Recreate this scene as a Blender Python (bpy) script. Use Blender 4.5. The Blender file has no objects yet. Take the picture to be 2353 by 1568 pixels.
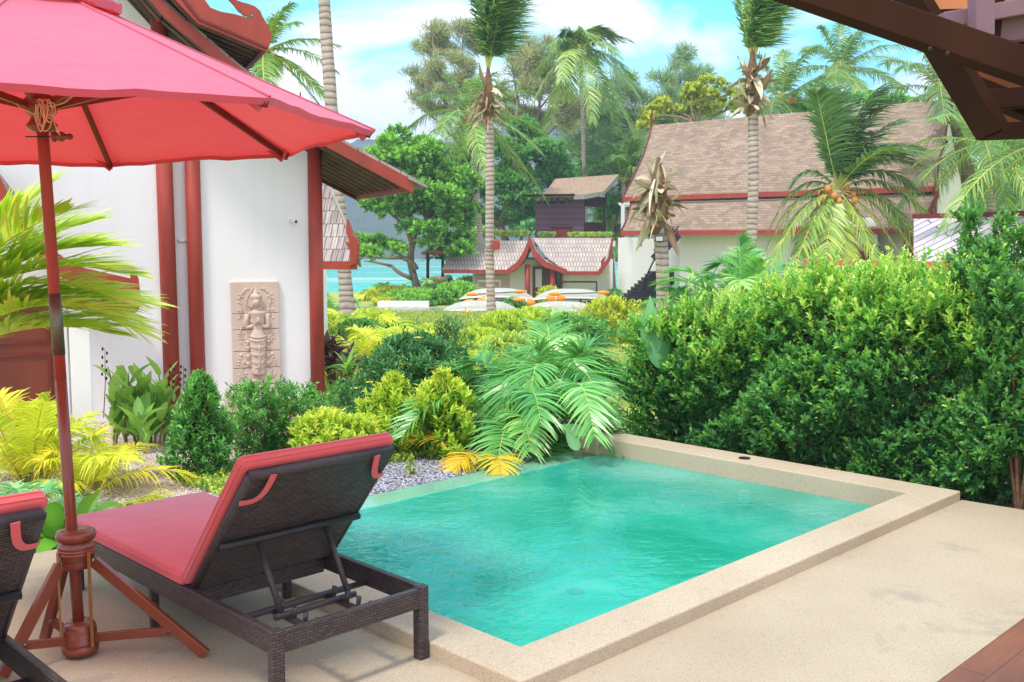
LB = 1.45
import bpy, math, random
import numpy as np
from mathutils import Vector, Matrix, Quaternion
R = math.radians
SC = bpy.context.scene
COL = SC.collection
rng = np.random.default_rng(7)
# ---------------------------------------------------------------- camera model (real pinhole, 1.7 m eye height)
FPX, CX, CY, HZ, EYE = 2316.0, 1176.5, 784.0, 556.5, 1.7
PITCH = math.atan((CY - HZ) / FPX)
_c, _s = math.cos(PITCH), math.sin(PITCH)
def ray(x, y):
    u = (x - CX) / FPX; v = -(y - CY) / FPX
    return np.array([u, _c + v * _s, -_s + v * _c])
CAM0 = np.array([0, 0, EYE])
def on(x, y, z=0.0):
    r = ray(x, y); return CAM0 + (z - EYE) / r[2] * r
def at(x, y, Y):
    r = ray(x, y); return CAM0 + Y / r[1] * r
class Fr:
    """a building's own axes: X along the wall, Y away from the viewer side, Z up"""
    def __init__(s, o, deg):
        s.o = np.array(o, float); s.deg = deg; a = R(deg)
        s.X = np.array([math.cos(a), math.sin(a), 0]); s.Y = np.array([-s.X[1], s.X[0], 0])
    def ypl(s, x, y, yl):
        r = ray(x, y); c0 = CAM0 - s.o; t = (yl - c0 @ s.Y) / (r @ s.Y); p = c0 + t * r
        return (float(p @ s.X), float(p[2]))
# pool axes
PA = R(45.3)
E1 = np.array([math.sin(PA), math.cos(PA), 0]); E2 = np.array([-E1[1], E1[0], 0])
PN = on(1196, 1485, .065); PN[2] = 0
PROT = math.atan2(E1[1], E1[0])
def uv(u, v, z=0.0): return PN + u * E1 + v * E2 + np.array([0, 0, z])
def terr(X, Y):
    if Y < 11: return -.15
    if Y < 52: return -.15 - (Y - 11) * 1.55 / 41
    if Y < 64: return -1.7
    if Y < 260: return -1.7 - (Y - 64) * .048
    return -11.2
# ---------------------------------------------------------------- tags
def tag(o, label=None, cat=None, group=None, kind=None):
    if label: o['label'] = label
    if cat: o['category'] = cat
    if group: o['group'] = group
    if kind: o['kind'] = kind
    return o
def empty(name, loc, rz=0, label=None, cat=None, group=None):
    o = bpy.data.objects.new(name, None); COL.objects.link(o)
    o.location = Vector([float(c) for c in loc]); o.rotation_euler = (0, 0, rz); o.empty_display_size = .2
    return tag(o, label, cat, group)
def copy_tree(o, parent=None):
    c = o.copy(); COL.objects.link(c)
    if parent is not None: c.parent = parent
    for ch in [x for x in COL.objects if x.parent == o]: copy_tree(ch, c)
    return c
# ---------------------------------------------------------------- mesh makers
def link(name, me, mat, parent=None, loc=None, rz=0):
    o = bpy.data.objects.new(name, me); COL.objects.link(o)
    if mat is not None:
        for m in (mat if isinstance(mat, (list, tuple)) else [mat]): me.materials.append(m)
    if parent is not None: o.parent = parent
    if loc is not None: o.location = Vector([float(c) for c in loc])
    if rz: o.rotation_euler = (0, 0, rz)
    return o
def box_uv(me):
    n = len(me.loops)
    if not n or me.uv_layers: return
    co = np.empty(len(me.vertices) * 3); me.vertices.foreach_get('co', co); co = co.reshape(-1, 3)
    li = np.empty(n, int); me.loops.foreach_get('vertex_index', li)
    pn = np.empty(len(me.polygons) * 3); me.polygons.foreach_get('normal', pn); pn = pn.reshape(-1, 3)
    pt = np.empty(len(me.polygons), int); me.polygons.foreach_get('loop_total', pt)
    nn = np.repeat(pn, pt, axis=0); a = np.abs(nn); ax = a.argmax(1)
    P = co[li]
    U = np.where(ax == 0, P[:, 1], P[:, 0]); V = np.where(ax == 2, P[:, 1], P[:, 2])
    uvl = me.uv_layers.new(name='UVMap')
    uvl.data.foreach_set('uv', np.stack([U, V], 1).astype(np.float32).ravel())
class MB:
    def __init__(s): s.v = []; s.f = []; s.fuv = {}
    def add(s, vs, fs):
        b = len(s.v); s.v += [tuple(float(c) for c in p) for p in vs]; s.f += [tuple(b + i for i in f) for f in fs]; return s
    def box(s, c, d, M=None):
        vs = [Vector((x * d[0] / 2, y * d[1] / 2, z * d[2] / 2)) for x in (-1, 1) for y in (-1, 1) for z in (-1, 1)]
        if M is not None: vs = [M @ p for p in vs]
        c = Vector([float(k) for k in c])
        return s.add([p + c for p in vs], [(0, 1, 3, 2), (4, 6, 7, 5), (0, 4, 5, 1), (2, 3, 7, 6), (0, 2, 6, 4), (1, 5, 7, 3)])
    def span(s, a, b):
        return s.box([(a[i] + b[i]) / 2 for i in range(3)], [abs(b[i] - a[i]) for i in range(3)])
    def bar(s, p, q, w, h, up=(0, 0, 1)):
        p = Vector([float(k) for k in p]); q = Vector([float(k) for k in q]); d = (q - p); L = d.length; d.normalize()
        up = Vector(up); sd = d.cross(up)
        if sd.length < 1e-4: sd = d.cross(Vector((1, 0, 0)))
        sd.normalize(); u = sd.cross(d)
        M = Matrix((d, sd, u)).transposed()
        return s.box((p + q) / 2, (L, w, h), M)
    def tube(s, pts, rad, n=8, cap=True):
        P = [Vector([float(k) for k in p]) for p in pts]
        if not isinstance(rad, (list, tuple, np.ndarray)): rad = [rad] * len(P)
        vs = []; prev = None
        for i, p in enumerate(P):
            t = (P[min(i + 1, len(P) - 1)] - P[max(i - 1, 0)]).normalized()
            a = prev if prev is not None else (Vector((1, 0, 0)) if abs(t.x) < .8 else Vector((0, 1, 0)))
            a = (a - t * a.dot(t)).normalized(); prev = a; b = t.cross(a)
            for k in range(n):
                an = 2 * math.pi * k / n; vs.append(p + (a * math.cos(an) + b * math.sin(an)) * float(rad[i]))
        fs = [(i * n + k, i * n + (k + 1) % n, (i + 1) * n + (k + 1) % n, (i + 1) * n + k) for i in range(len(P) - 1) for k in range(n)]
        if cap: fs += [tuple(range(n - 1, -1, -1)), tuple((len(P) - 1) * n + k for k in range(n))]
        return s.add(vs, fs)
    def lathe(s, prof, n=24, c=(0, 0, 0), M=None):
        vs = []
        for r, z in prof:
            for k in range(n):
                a = 2 * math.pi * k / n; vs.append(Vector((r * math.cos(a), r * math.sin(a), z)))
        if M is not None: vs = [M @ p for p in vs]
        vs = [p + Vector([float(k) for k in c]) for p in vs]
        m = len(prof)
        fs = [(i * n + k, i * n + (k + 1) % n, (i + 1) * n + (k + 1) % n, (i + 1) * n + k) for i in range(m - 1) for k in range(n)]
        fs += [tuple(range(n - 1, -1, -1)), tuple((m - 1) * n + k for k in range(n))]
        return s.add(vs, fs)
    def prism(s, poly, y0, y1, fn=None):
        """outline in the x-z plane extruded along y (fn maps (a,b,t) to a point)"""
        fn = fn or (lambda a, b, t: (a, t, b)); n = len(poly)
        ar = sum(poly[i][0] * poly[(i + 1) % n][1] - poly[(i + 1) % n][0] * poly[i][1] for i in range(n))
        if ar < 0: poly = poly[::-1]
        vs = [fn(a, b, y0) for a, b in poly] + [fn(a, b, y1) for a, b in poly]
        fs = [tuple(range(n)), tuple(range(2 * n - 1, n - 1, -1))] + [(i, i + n, (i + 1) % n + n, (i + 1) % n) for i in range(n)]
        return s.add(vs, fs)
    def grid(s, G, thick=0.0, nrm=(0, 0, -1)):
        """G rows x cols of points -> sheet (thick>0: closed slab)"""
        r, c = len(G), len(G[0]); flat = [p for row in G for p in row]
        F = [(i * c + j, i * c + j + 1, (i + 1) * c + j + 1, (i + 1) * c + j) for i in range(r - 1) for j in range(c - 1)]
        if not thick: return s.add(flat, F)
        off = Vector(nrm) * thick; m = r * c
        flat2 = [Vector([float(k) for k in p]) + off for p in flat]
        F2 = [tuple(m + k for k in f[::-1]) for f in F]
        E = []
        for j in range(c - 1): E += [(j + 1, j, m + j, m + j + 1), ((r - 1) * c + j, (r - 1) * c + j + 1, m + (r - 1) * c + j + 1, m + (r - 1) * c + j)]
        for i in range(r - 1): E += [(i * c, (i + 1) * c, m + (i + 1) * c, m + i * c), ((i + 1) * c + c - 1, i * c + c - 1, m + i * c + c - 1, m + (i + 1) * c + c - 1)]
        return s.add(flat + flat2, F + F2 + E)
    def ball(s, c, r, n=8, m=5, sc=(1, 1, 1)):
        prof = [(max(1e-3, math.sin(math.pi * i / m)), -math.cos(math.pi * i / m)) for i in range(m + 1)]
        M = Matrix.Diagonal((r * sc[0], r * sc[1], r * sc[2]))
        return s.lathe(prof, n, c, M)
    def build(s, name, mat, parent=None, loc=None, rz=0, smooth=False, bevel=0, sub=0, fixn=False):
        me = bpy.data.meshes.new(name); me.from_pydata(s.v, [], s.f); me.update()
        if fixn:
            import bmesh
            bm = bmesh.new(); bm.from_mesh(me); bmesh.ops.recalc_face_normals(bm, faces=bm.faces); bm.to_mesh(me); bm.free()
        box_uv(me)
        if smooth: me.shade_smooth()
        o = link(name, me, mat, parent, loc, rz)
        if bevel:
            b = o.modifiers.new('bevel', 'BEVEL'); b.width = bevel; b.segments = 2; b.limit_method = 'ANGLE'; b.angle_limit = R(40)
        if sub:
            b = o.modifiers.new('sub', 'SUBSURF'); b.levels = sub; b.render_levels = sub
        return o
def build_np(name, V, F, mat, parent=None, tint=None, smooth=False, loc=None, rz=0, midx=None):
    """V (n,3), F (m,4) quads"""
    V = np.asarray(V, np.float32); F = np.asarray(F, np.int32)
    me = bpy.data.meshes.new(name); me.vertices.add(len(V)); me.vertices.foreach_set('co', V.ravel())
    me.loops.add(F.size); me.loops.foreach_set('vertex_index', F.ravel()); k = F.shape[1]
    me.polygons.add(len(F)); me.polygons.foreach_set('loop_start', np.arange(0, F.size, k, dtype=np.int32))
    if tint is not None:
        a = me.attributes.new('tint', 'FLOAT', 'POINT'); a.data.foreach_set('value', np.asarray(tint, np.float32))
    if midx is not None: me.polygons.foreach_set('material_index', np.asarray(midx, np.int32))
    me.update(calc_edges=True)
    if smooth: me.shade_smooth()
    return link(name, me, mat, parent, loc, rz)
class NB:
    """numpy quad soup"""
    def __init__(s): s.V = []; s.F = []; s.T = []; s.n = 0
    def add(s, V, F, T=None):
        V = np.asarray(V).reshape(-1, 3); s.V.append(V); s.F.append(np.asarray(F) + s.n)
        s.T.append(np.broadcast_to(np.asarray(.5 if T is None else T, float), (len(V),)) if np.ndim(T) == 0 or T is None else np.asarray(T)); s.n += len(V)
    def build(s, name, mat, parent=None, smooth=False, loc=None, rz=0):
        return build_np(name, np.concatenate(s.V), np.concatenate(s.F), mat, parent, np.concatenate(s.T), smooth, loc, rz)
def nz(a): return a / np.maximum(np.linalg.norm(a, axis=-1, keepdims=True), 1e-9)
# ---------------------------------------------------------------- materials
def srgb(r, g, b):
    f = lambda c: (c / 255 / 12.92) if c / 255 <= .04045 else ((c / 255 + .055) / 1.055) ** 2.4
    return (f(r), f(g), f(b), 1)
def newmat(name):
    m = bpy.data.materials.new(name); m.use_nodes = True; nt = m.node_tree; nt.nodes.clear(); return m, nt
def nd(nt, t, **kw):
    n = nt.nodes.new(t)
    for k, v in kw.items():
        if k in n.inputs: n.inputs[k].default_value = v
        else: setattr(n, k, v)
    return n
def ramp(nt, fac, stops):
    r = nt.nodes.new('ShaderNodeValToRGB'); e = r.color_ramp.elements
    while len(e) > len(stops): e.remove(e[-1])
    while len(e) < len(stops): e.new(.5)
    for i, (p, c) in enumerate(stops): e[i].position = p; e[i].color = c if len(c) == 4 else (*c, 1)
    nt.links.new(fac, r.inputs[0]); return r.outputs[0]
def coords(nt, kind='Object', scale=(1, 1, 1), rot=(0, 0, 0)):
    t = nt.nodes.new('ShaderNodeTexCoord'); m = nt.nodes.new('ShaderNodeMapping')
    m.inputs['Scale'].default_value = scale; m.inputs['Rotation'].default_value = rot
    nt.links.new(t.outputs[kind], m.inputs[0]); return m.outputs[0]
def noise(nt, vec, scale, detail=4, rough=.55, dist=0):
    n = nd(nt, 'ShaderNodeTexNoise', Scale=scale, Detail=detail, Roughness=rough, Distortion=dist); nt.links.new(vec, n.inputs['Vector']); return n.outputs[0]
def mix(nt, fac, a, b, mode='MIX'):
    m = nt.nodes.new('ShaderNodeMix'); m.data_type = 'RGBA'; m.blend_type = mode
    for i, x in ((0, fac), (6, a), (7, b)):
        if hasattr(x, 'links') or hasattr(x, 'is_linked'): nt.links.new(x, m.inputs[i])
        else: m.inputs[i].default_value = x
    return m.outputs[2]
def bump(nt, h, strength=.3, dist=.01):
    b = nd(nt, 'ShaderNodeBump', Strength=strength, Distance=dist); nt.links.new(h, b.inputs['Height']); return b.outputs[0]
def finish(nt, col, rough=.7, normal=None, spec=.4, metal=0, **kw):
    p = nd(nt, 'ShaderNodeBsdfPrincipled', Roughness=rough, Metallic=metal)
    p.inputs['Specular IOR Level'].default_value = spec
    if hasattr(col, 'links'): nt.links.new(col, p.inputs['Base Color'])
    else: p.inputs['Base Color'].default_value = col
    if normal is not None: nt.links.new(normal, p.inputs['Normal'])
    for k, v in kw.items(): p.inputs[k].default_value = v
    o = nt.nodes.new('ShaderNodeOutputMaterial'); nt.links.new(p.outputs[0], o.inputs[0]); return p
def simple(name, col, rough=.6, var=.15, scale=6, bs=.15, bd=.004, bscale=60, spec=.4, metal=0, coord='Object', stretch=(1, 1, 1)):
    m, nt = newmat(name); v = coords(nt, coord, stretch)
    a = tuple(c * (1 - var) for c in col[:3]) + (1,); b = tuple(min(1, c * (1 + var)) for c in col[:3]) + (1,)
    c = ramp(nt, noise(nt, v, scale, 6), [(.3, a), (.7, b)])
    finish(nt, c, rough, bump(nt, noise(nt, v, bscale, 4), bs, bd), spec, metal); return m
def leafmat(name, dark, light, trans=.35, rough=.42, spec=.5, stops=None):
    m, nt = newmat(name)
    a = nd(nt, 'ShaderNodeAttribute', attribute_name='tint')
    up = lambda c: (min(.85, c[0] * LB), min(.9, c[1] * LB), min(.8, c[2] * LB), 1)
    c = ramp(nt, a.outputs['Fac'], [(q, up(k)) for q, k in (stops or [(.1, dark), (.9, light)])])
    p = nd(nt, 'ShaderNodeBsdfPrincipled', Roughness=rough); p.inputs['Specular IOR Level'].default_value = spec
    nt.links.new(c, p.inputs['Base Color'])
    t = nt.nodes.new('ShaderNodeBsdfTranslucent')
    tc = mix(nt, .35, c, (.35, .5, .04, 1)); nt.links.new(tc, t.inputs[0])
    mx = nd(nt, 'ShaderNodeMixShader'); mx.inputs[0].default_value = trans
    nt.links.new(p.outputs[0], mx.inputs[1]); nt.links.new(t.outputs[0], mx.inputs[2])
    o = nt.nodes.new('ShaderNodeOutputMaterial'); nt.links.new(mx.outputs[0], o.inputs[0]); return m
def shingle(name, cols, bw, bh, mortar, rough=.85, off=.5, bs=.6, streak=None, mort=.006):
    m, nt = newmat(name); v = coords(nt, 'UV')
    b = nd(nt, 'ShaderNodeTexBrick', Scale=1.0, offset=off); nt.links.new(v, b.inputs['Vector'])
    b.inputs['Color1'].default_value = cols[0]; b.inputs['Color2'].default_value = cols[1]; b.inputs['Mortar'].default_value = mortar
    b.inputs['Brick Width'].default_value = bw; b.inputs['Row Height'].default_value = bh; b.inputs['Mortar Size'].default_value = mort; b.inputs['Bias'].default_value = 0
    c = b.outputs[0]
    n = noise(nt, v, 1.1, 5); c = mix(nt, .3, c, ramp(nt, n, [(.3, (.55, .55, .55, 1)), (.7, (1.25, 1.25, 1.25, 1))]), 'MULTIPLY')
    if streak:
        sv = coords(nt, 'UV', (40, 3, 1)); c = mix(nt, streak, c, ramp(nt, noise(nt, sv, 1, 4), [(.35, (.35, .33, .33, 1)), (.65, (1.2, 1.2, 1.2, 1))]), 'MULTIPLY')
    # saw-tooth course step
    sx = nt.nodes.new('ShaderNodeSeparateXYZ'); nt.links.new(v, sx.inputs[0])
    d = nd(nt, 'ShaderNodeMath', operation='DIVIDE'); nt.links.new(sx.outputs[1], d.inputs[0]); d.inputs[1].default_value = bh
    fr = nd(nt, 'ShaderNodeMath', operation='FRACT'); nt.links.new(d.outputs[0], fr.inputs[0])
    finish(nt, c, rough, bump(nt, fr.outputs[0], bs, -.02), .2); return m
M = {}
def plaster():
    m, nt = newmat('white_plaster'); v = coords(nt, 'Object')
    c = ramp(nt, noise(nt, v, .7, 6, .6), [(.3, (.79, .79, .80, 1)), (.7, (.86, .86, .865, 1))])
    sv = coords(nt, 'Object', (9, 9, .35)); c = mix(nt, .22, c, ramp(nt, noise(nt, sv, 1, 5, .65), [(.30, (.84, .83, .82, 1)), (.48, (1, 1, 1, 1))]), 'MULTIPLY')
    finish(nt, c, .85, bump(nt, noise(nt, v, 14, 5, .6), .25, .006), .2); return m
M['white'] = plaster()
M['redpaint'] = simple('red_brown_paint', srgb(156, 62, 50), .48, .2, 5, .12, .002, 30, .4, stretch=(1, 1, .3))
M['redwood'] = simple('red_varnished_wood', srgb(126, 58, 38), .25, .22, 3, .08, .001, 30, .55, stretch=(1, 1, .15))
M['darkred'] = simple('dark_red_timber', srgb(110, 38, 32), .55, .2, 4, .1, .003, 40)
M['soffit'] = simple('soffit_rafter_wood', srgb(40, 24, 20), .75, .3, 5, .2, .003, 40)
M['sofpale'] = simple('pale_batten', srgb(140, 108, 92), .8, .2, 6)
M['darkwood'] = simple('dark_brown_beam', srgb(54, 32, 22), .8, .35, 5, .2, .003, 40, .12, stretch=(1, .2, .2))
M['orangewood'] = simple('orange_ceiling_boards', srgb(176, 108, 62), .6, .2, 3)
M['mauvewood'] = simple('weathered_mauve_timber', srgb(128, 100, 112), .6, .15, 4)
M['door'] = simple('brown_door_wood', srgb(120, 58, 40), .45, .2, 2.5, .1, .003, 40, stretch=(1, 1, .2))
M['metal'] = simple('stainless_steel', (.17, .16, .11, 1), .5, .1, 20, 0.02, .001, 60, .5, 1.0)
M['brass'] = simple('brass_strip', srgb(190, 140, 90), .35, .1, 20, .02, .001, 60, .5, .7)
M['black'] = simple('black_metal', (.02, .02, .022, 1), .45, .2, 10)
M['blackstep'] = simple('black_stair_board', (.035, .036, .042, 1), .7, .2, 10)
M['rope'] = simple('cotton_rope', srgb(226, 190, 175), .9, .1, 80, .4, .002, 300)
M['grayroofcap'] = simple('gray_wood_trim', srgb(150, 145, 140), .8, .15, 8)
M['shake'] = shingle('weathered_wood_shakes', (srgb(186, 176, 172), srgb(152, 142, 138)), .11, .26, srgb(70, 66, 72), streak=.6)
M['shakefar'] = shingle('pale_wood_shakes', (srgb(206, 194, 184), srgb(188, 176, 168)), .17, .46, srgb(120, 110, 116), streak=.45, mort=.018)
M['asphalt'] = shingle('brown_composite_shingles', (srgb(162, 144, 126), srgb(136, 118, 104)), .34, .135, srgb(114, 92, 80), off=.37, mort=.008)
M['graytile'] = shingle('gray_pink_tile', (srgb(205, 198, 205), srgb(185, 178, 188)), 2.2, .34, srgb(120, 112, 125), mort=.03)
M['thatch'] = simple('straw_thatch', srgb(168, 146, 126), .95, .3, 4, .9, .05, 22, .1, stretch=(3, 1, 1))
M['bark'] = simple('gray_bark', srgb(140, 122, 108), .9, .3, 8, .6, .02, 30, .15)
M['branch'] = simple('brown_branch_bark', srgb(120, 92, 70), .9, .3, 8, .6, .02, 30, .15)
M['stem'] = simple('green_brown_stem', srgb(120, 120, 62), .7, .3, 8)
M['coconut'] = simple('orange_coconut', srgb(206, 140, 76), .55, .25, 5)
M['husk'] = leafmat('dry_husk', srgb(110, 82, 62), srgb(222, 196, 170), .15, .8, .2)
M['stone'] = simple('carved_sandstone', srgb(206, 184, 170), .9, .08, 5, .25, .002, 120, .2)
M['terracotta'] = simple('terracotta_wall_paint', srgb(196, 104, 84), .8, .08, 2)
M['whitemetal'] = simple('white_powder_coat', (.8, .8, .82, 1), .4, .02, 3)
M['orangefl'] = simple('orange_float_plastic', srgb(245, 150, 45), .4, .08, 4)
M['yellowfl'] = simple('yellow_petal', srgb(250, 225, 40), .5, .08, 4)
M['curtain'] = simple('white_curtain', (.75, .78, .82, 1), .9, .08, 3, .5, .02, 8, stretch=(6, 6, .1))
M['darkglass'] = simple('window_glass', (.05, .06, .06, 1), .06, .4, 1, 0, .001, 10, .8)
# canopy fabric
def fabric(name, col, tr, trcol):
    m, nt = newmat(name); v = coords(nt, 'Object')
    w = noise(nt, v, 3, 5); a = tuple(c * .93 for c in col[:3]) + (1,)
    c = ramp(nt, w, [(.3, a), (.7, col)])
    bn = bump(nt, noise(nt, v, 5, 5, .55, 1.2), .45, .018)
    p = nd(nt, 'ShaderNodeBsdfPrincipled', Roughness=.85); p.inputs['Specular IOR Level'].default_value = .15
    p.inputs['Sheen Weight'].default_value = .5 if tr else .4; p.inputs['Sheen Tint'].default_value = (1, .72, .92, 1)
    nt.links.new(c, p.inputs['Base Color']); nt.links.new(bn, p.inputs['Normal'])
    t = nd(nt, 'ShaderNodeBsdfTranslucent', Color=trcol); nt.links.new(bn, t.inputs['Normal'])
    mx = nd(nt, 'ShaderNodeMixShader'); mx.inputs[0].default_value = tr
    nt.links.new(p.outputs[0], mx.inputs[1]); nt.links.new(t.outputs[0], mx.inputs[2])
    o = nt.nodes.new('ShaderNodeOutputMaterial'); nt.links.new(mx.outputs[0], o.inputs[0]); return m
M['canvas'] = fabric('red_canopy_canvas', (.70, .17, .27, 1), .34, (.88, .05, .055, 1))
M['cushion'] = fabric('red_cushion_canvas', (.66, .105, .105, 1), 0.0, (.5, .05, .05, 1))
def wicker(name):
    m, nt = newmat(name); v = coords(nt, 'UV')
    b = nd(nt, 'ShaderNodeTexBrick', Scale=1.0, offset=.5); nt.links.new(v, b.inputs['Vector'])
    b.inputs['Color1'].default_value = srgb(88, 74, 76); b.inputs['Color2'].default_value = srgb(62, 52, 54); b.inputs['Mortar'].default_value = srgb(8, 6, 7)
    b.inputs['Brick Width'].default_value = .034; b.inputs['Row Height'].default_value = .0115; b.inputs['Mortar Size'].default_value = .0022; b.inputs['Mortar Smooth'].default_value = .6
    finish(nt, b.outputs[0], .42, bump(nt, b.outputs['Fac'], .9, -.004), .5); return m
M['wicker'] = wicker('dark_brown_wicker')
M['wrap'] = simple('wicker_wrapped_tube', srgb(58, 50, 54), .4, .3, 60, .8, .004, 160, .5)
def deckmat(name, c0, c1, stain=True):
    m, nt = newmat(name); v = coords(nt, 'Object')
    n1 = noise(nt, v, .9, 5); n2 = noise(nt, v, 120, 3, .75); n3 = noise(nt, v, 38, 2, .6)
    c = ramp(nt, n1, [(.3, c0), (.7, c1)])
    c = mix(nt, .75, c, ramp(nt, n2, [(.32, (.62, .6, .58, 1)), (.5, (1, 1, 1, 1)), (.68, (1.25, 1.22, 1.15, 1))]), 'MULTIPLY')
    c = mix(nt, .4, c, ramp(nt, n3, [(.28, (.72, .68, .64, 1)), (.45, (1, 1, 1, 1))]), 'MULTIPLY')
    if stain:
        s = noise(nt, v, 1.7, 6, .65, .4); c = mix(nt, ramp(nt, s, [(.57, (0, 0, 0, 1)), (.70, (.55, .55, .55, 1))]), c, srgb(120, 115, 112))
    vo = nd(nt, 'ShaderNodeTexVoronoi', Scale=9); nt.links.new(v, vo.inputs['Vector'])
    c = mix(nt, ramp(nt, vo.outputs['Distance'], [(.03, (.7, .7, .7, 1)), (.055, (0, 0, 0, 1))]), c, srgb(96, 84, 76)) if stain else c
    finish(nt, c, .75, bump(nt, n2, .35, .002), .3); return m
M['deck'] = deckmat('sand_wash_concrete', srgb(166, 152, 130), srgb(184, 170, 148))
M['curb'] = deckmat('pale_sand_wash_curb', srgb(174, 159, 137), srgb(192, 177, 155), False)
M['basin'] = simple('green_stone_basin', (.07, .62, .46, 1), .7, .22, 1.3, .1, .002, 20, .2)
M['ledge'] = simple('pale_wet_ledge', (.40, .58, .46, 1), .7, .12, 3, .1, .002, 60, .2)
def watermat(name, tint, bscale, bstr, rough=.02, fac=None, d=.02, stretch=(1, 1, 1), dif=None, dm=0, ior=1.33):
    m, nt = newmat(name); v = coords(nt, 'Object', stretch)
    n = noise(nt, v, bscale, 3, .5, .8); n2 = noise(nt, v, bscale * 3.3, 2, .5, .5)
    h = nd(nt, 'ShaderNodeMath', operation='MULTIPLY_ADD'); nt.links.new(n2, h.inputs[0]); h.inputs[1].default_value = .3; nt.links.new(n, h.inputs[2])
    bn = bump(nt, h.outputs[0], bstr, d)
    t = nd(nt, 'ShaderNodeBsdfTransparent', Color=tint) if dif is None else nd(nt, 'ShaderNodeBsdfDiffuse', Color=dif)
    if dif is not None and dm:
        sv = coords(nt, 'Object', (.006, .035, 1)); cc = ramp(nt, noise(nt, sv, 1, 5), [(.50, dif), (.66, dm)]); nt.links.new(cc, t.inputs[0])
    g = nd(nt, 'ShaderNodeBsdfGlossy', Roughness=rough); nt.links.new(bn, g.inputs['Normal'])
    f = nd(nt, 'ShaderNodeFresnel', IOR=ior); nt.links.new(bn, f.inputs[1])
    mx = nt.nodes.new('ShaderNodeMixShader'); nt.links.new(f.outputs[0], mx.inputs[0]); nt.links.new(t.outputs[0], mx.inputs[1]); nt.links.new(g.outputs[0], mx.inputs[2])
    o = nt.nodes.new('ShaderNodeOutputMaterial'); nt.links.new(mx.outputs[0], o.inputs[0]); return m
M['pondwater'] = watermat('pond_water', None, 3, .15, .03, dif=(.30, .36, .30, 1))
M['sea'] = watermat('sea_water', None, .5, .5, .15, d=.3, stretch=(.3, 1, 1), dif=(.06, .74, .62, 1), dm=(.75, 1, .95, 1), ior=1.04)
def poolwater():
    m, nt = newmat('turbid_pool_water'); v = coords(nt, 'Object', (1, 1, 1), (0, 0, .6))
    n = noise(nt, coords(nt, 'Object', (1, 1.5, 1), (0, 0, .8)), 8, 3, .5, .6); n2 = noise(nt, v, 17, 2, .5, .5)
    h = nd(nt, 'ShaderNodeMath', operation='MULTIPLY_ADD'); nt.links.new(n2, h.inputs[0]); h.inputs[1].default_value = .25; nt.links.new(n, h.inputs[2])
    bn = bump(nt, h.outputs[0], .42, .02)
    t = nd(nt, 'ShaderNodeBsdfTransparent', Color=(.62, .97, .90, 1)); d = nt.nodes.new('ShaderNodeBsdfDiffuse')
    big = noise(nt, v, .9, 4, .55, .4); nt.links.new(ramp(nt, big, [(.34, (.01, .44, .30, 1)), (.5, (.05, .60, .45, 1)), (.68, (.20, .74, .62, 1))]), d.inputs[0])
    a = nt.nodes.new('ShaderNodeMixShader'); a.inputs[0].default_value = .52; nt.links.new(t.outputs[0], a.inputs[1]); nt.links.new(d.outputs[0], a.inputs[2])
    g = nd(nt, 'ShaderNodeBsdfGlossy', Roughness=.02); nt.links.new(bn, g.inputs['Normal']); f = nd(nt, 'ShaderNodeFresnel', IOR=1.45); nt.links.new(bn, f.inputs[1])
    mx = nt.nodes.new('ShaderNodeMixShader'); nt.links.new(f.outputs[0], mx.inputs[0]); nt.links.new(a.outputs[0], mx.inputs[1]); nt.links.new(g.outputs[0], mx.inputs[2])
    o = nt.nodes.new('ShaderNodeOutputMaterial'); nt.links.new(mx.outputs[0], o.inputs[0]); return m
M['poolwater'] = poolwater(); M['clearwater'] = watermat('clear_water_film', (.78, .97, .92, 1), 9, .15, .03, d=.01)
def groundmat():
    m, nt = newmat('lawn_grass'); v = coords(nt, 'Object')
    c = ramp(nt, noise(nt, v, 1.2, 8, .7), [(.28, srgb(112, 130, 62)), (.5, srgb(166, 176, 92)), (.72, srgb(206, 200, 134))])
    finish(nt, c, .95, bump(nt, noise(nt, v, 40, 3), .7, .03), .1); return m
M['lawn'] = groundmat()
def sandmat(name, a, b, dark, sc):
    m, nt = newmat(name); v = coords(nt, 'Object')
    c = ramp(nt, noise(nt, v, 1.2, 5), [(.3, a), (.7, b)])
    vo = nd(nt, 'ShaderNodeTexVoronoi', Scale=sc); nt.links.new(v, vo.inputs['Vector'])
    bw = nt.nodes.new('ShaderNodeRGBToBW'); nt.links.new(vo.outputs['Color'], bw.inputs[0])
    c = mix(nt, .8, c, ramp(nt, bw.outputs[0], [(.2, dark), (.5, (1, 1, 1, 1)), (.8, (1.2, 1.2, 1.2, 1))]), 'MULTIPLY')
    finish(nt, c, .9, bump(nt, vo.outputs['Distance'], .8, -.02), .2); return m
M['sand'] = sandmat('pinkish_gravel', srgb(190, 170, 162), srgb(214, 196, 186), (.5, .48, .5, 1), 55)
M['gravel'] = sandmat('gray_gravel', srgb(150, 150, 160), srgb(188, 188, 198), (.4, .4, .45, 1), 38)
M['pebble'] = leafmat('gray_pebble', srgb(84, 84, 94), srgb(176, 176, 188), 0, .7, .3)
M['pebpink'] = leafmat('pink_pebble', srgb(150, 130, 124), srgb(232, 214, 204), 0, .8, .3)
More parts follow.
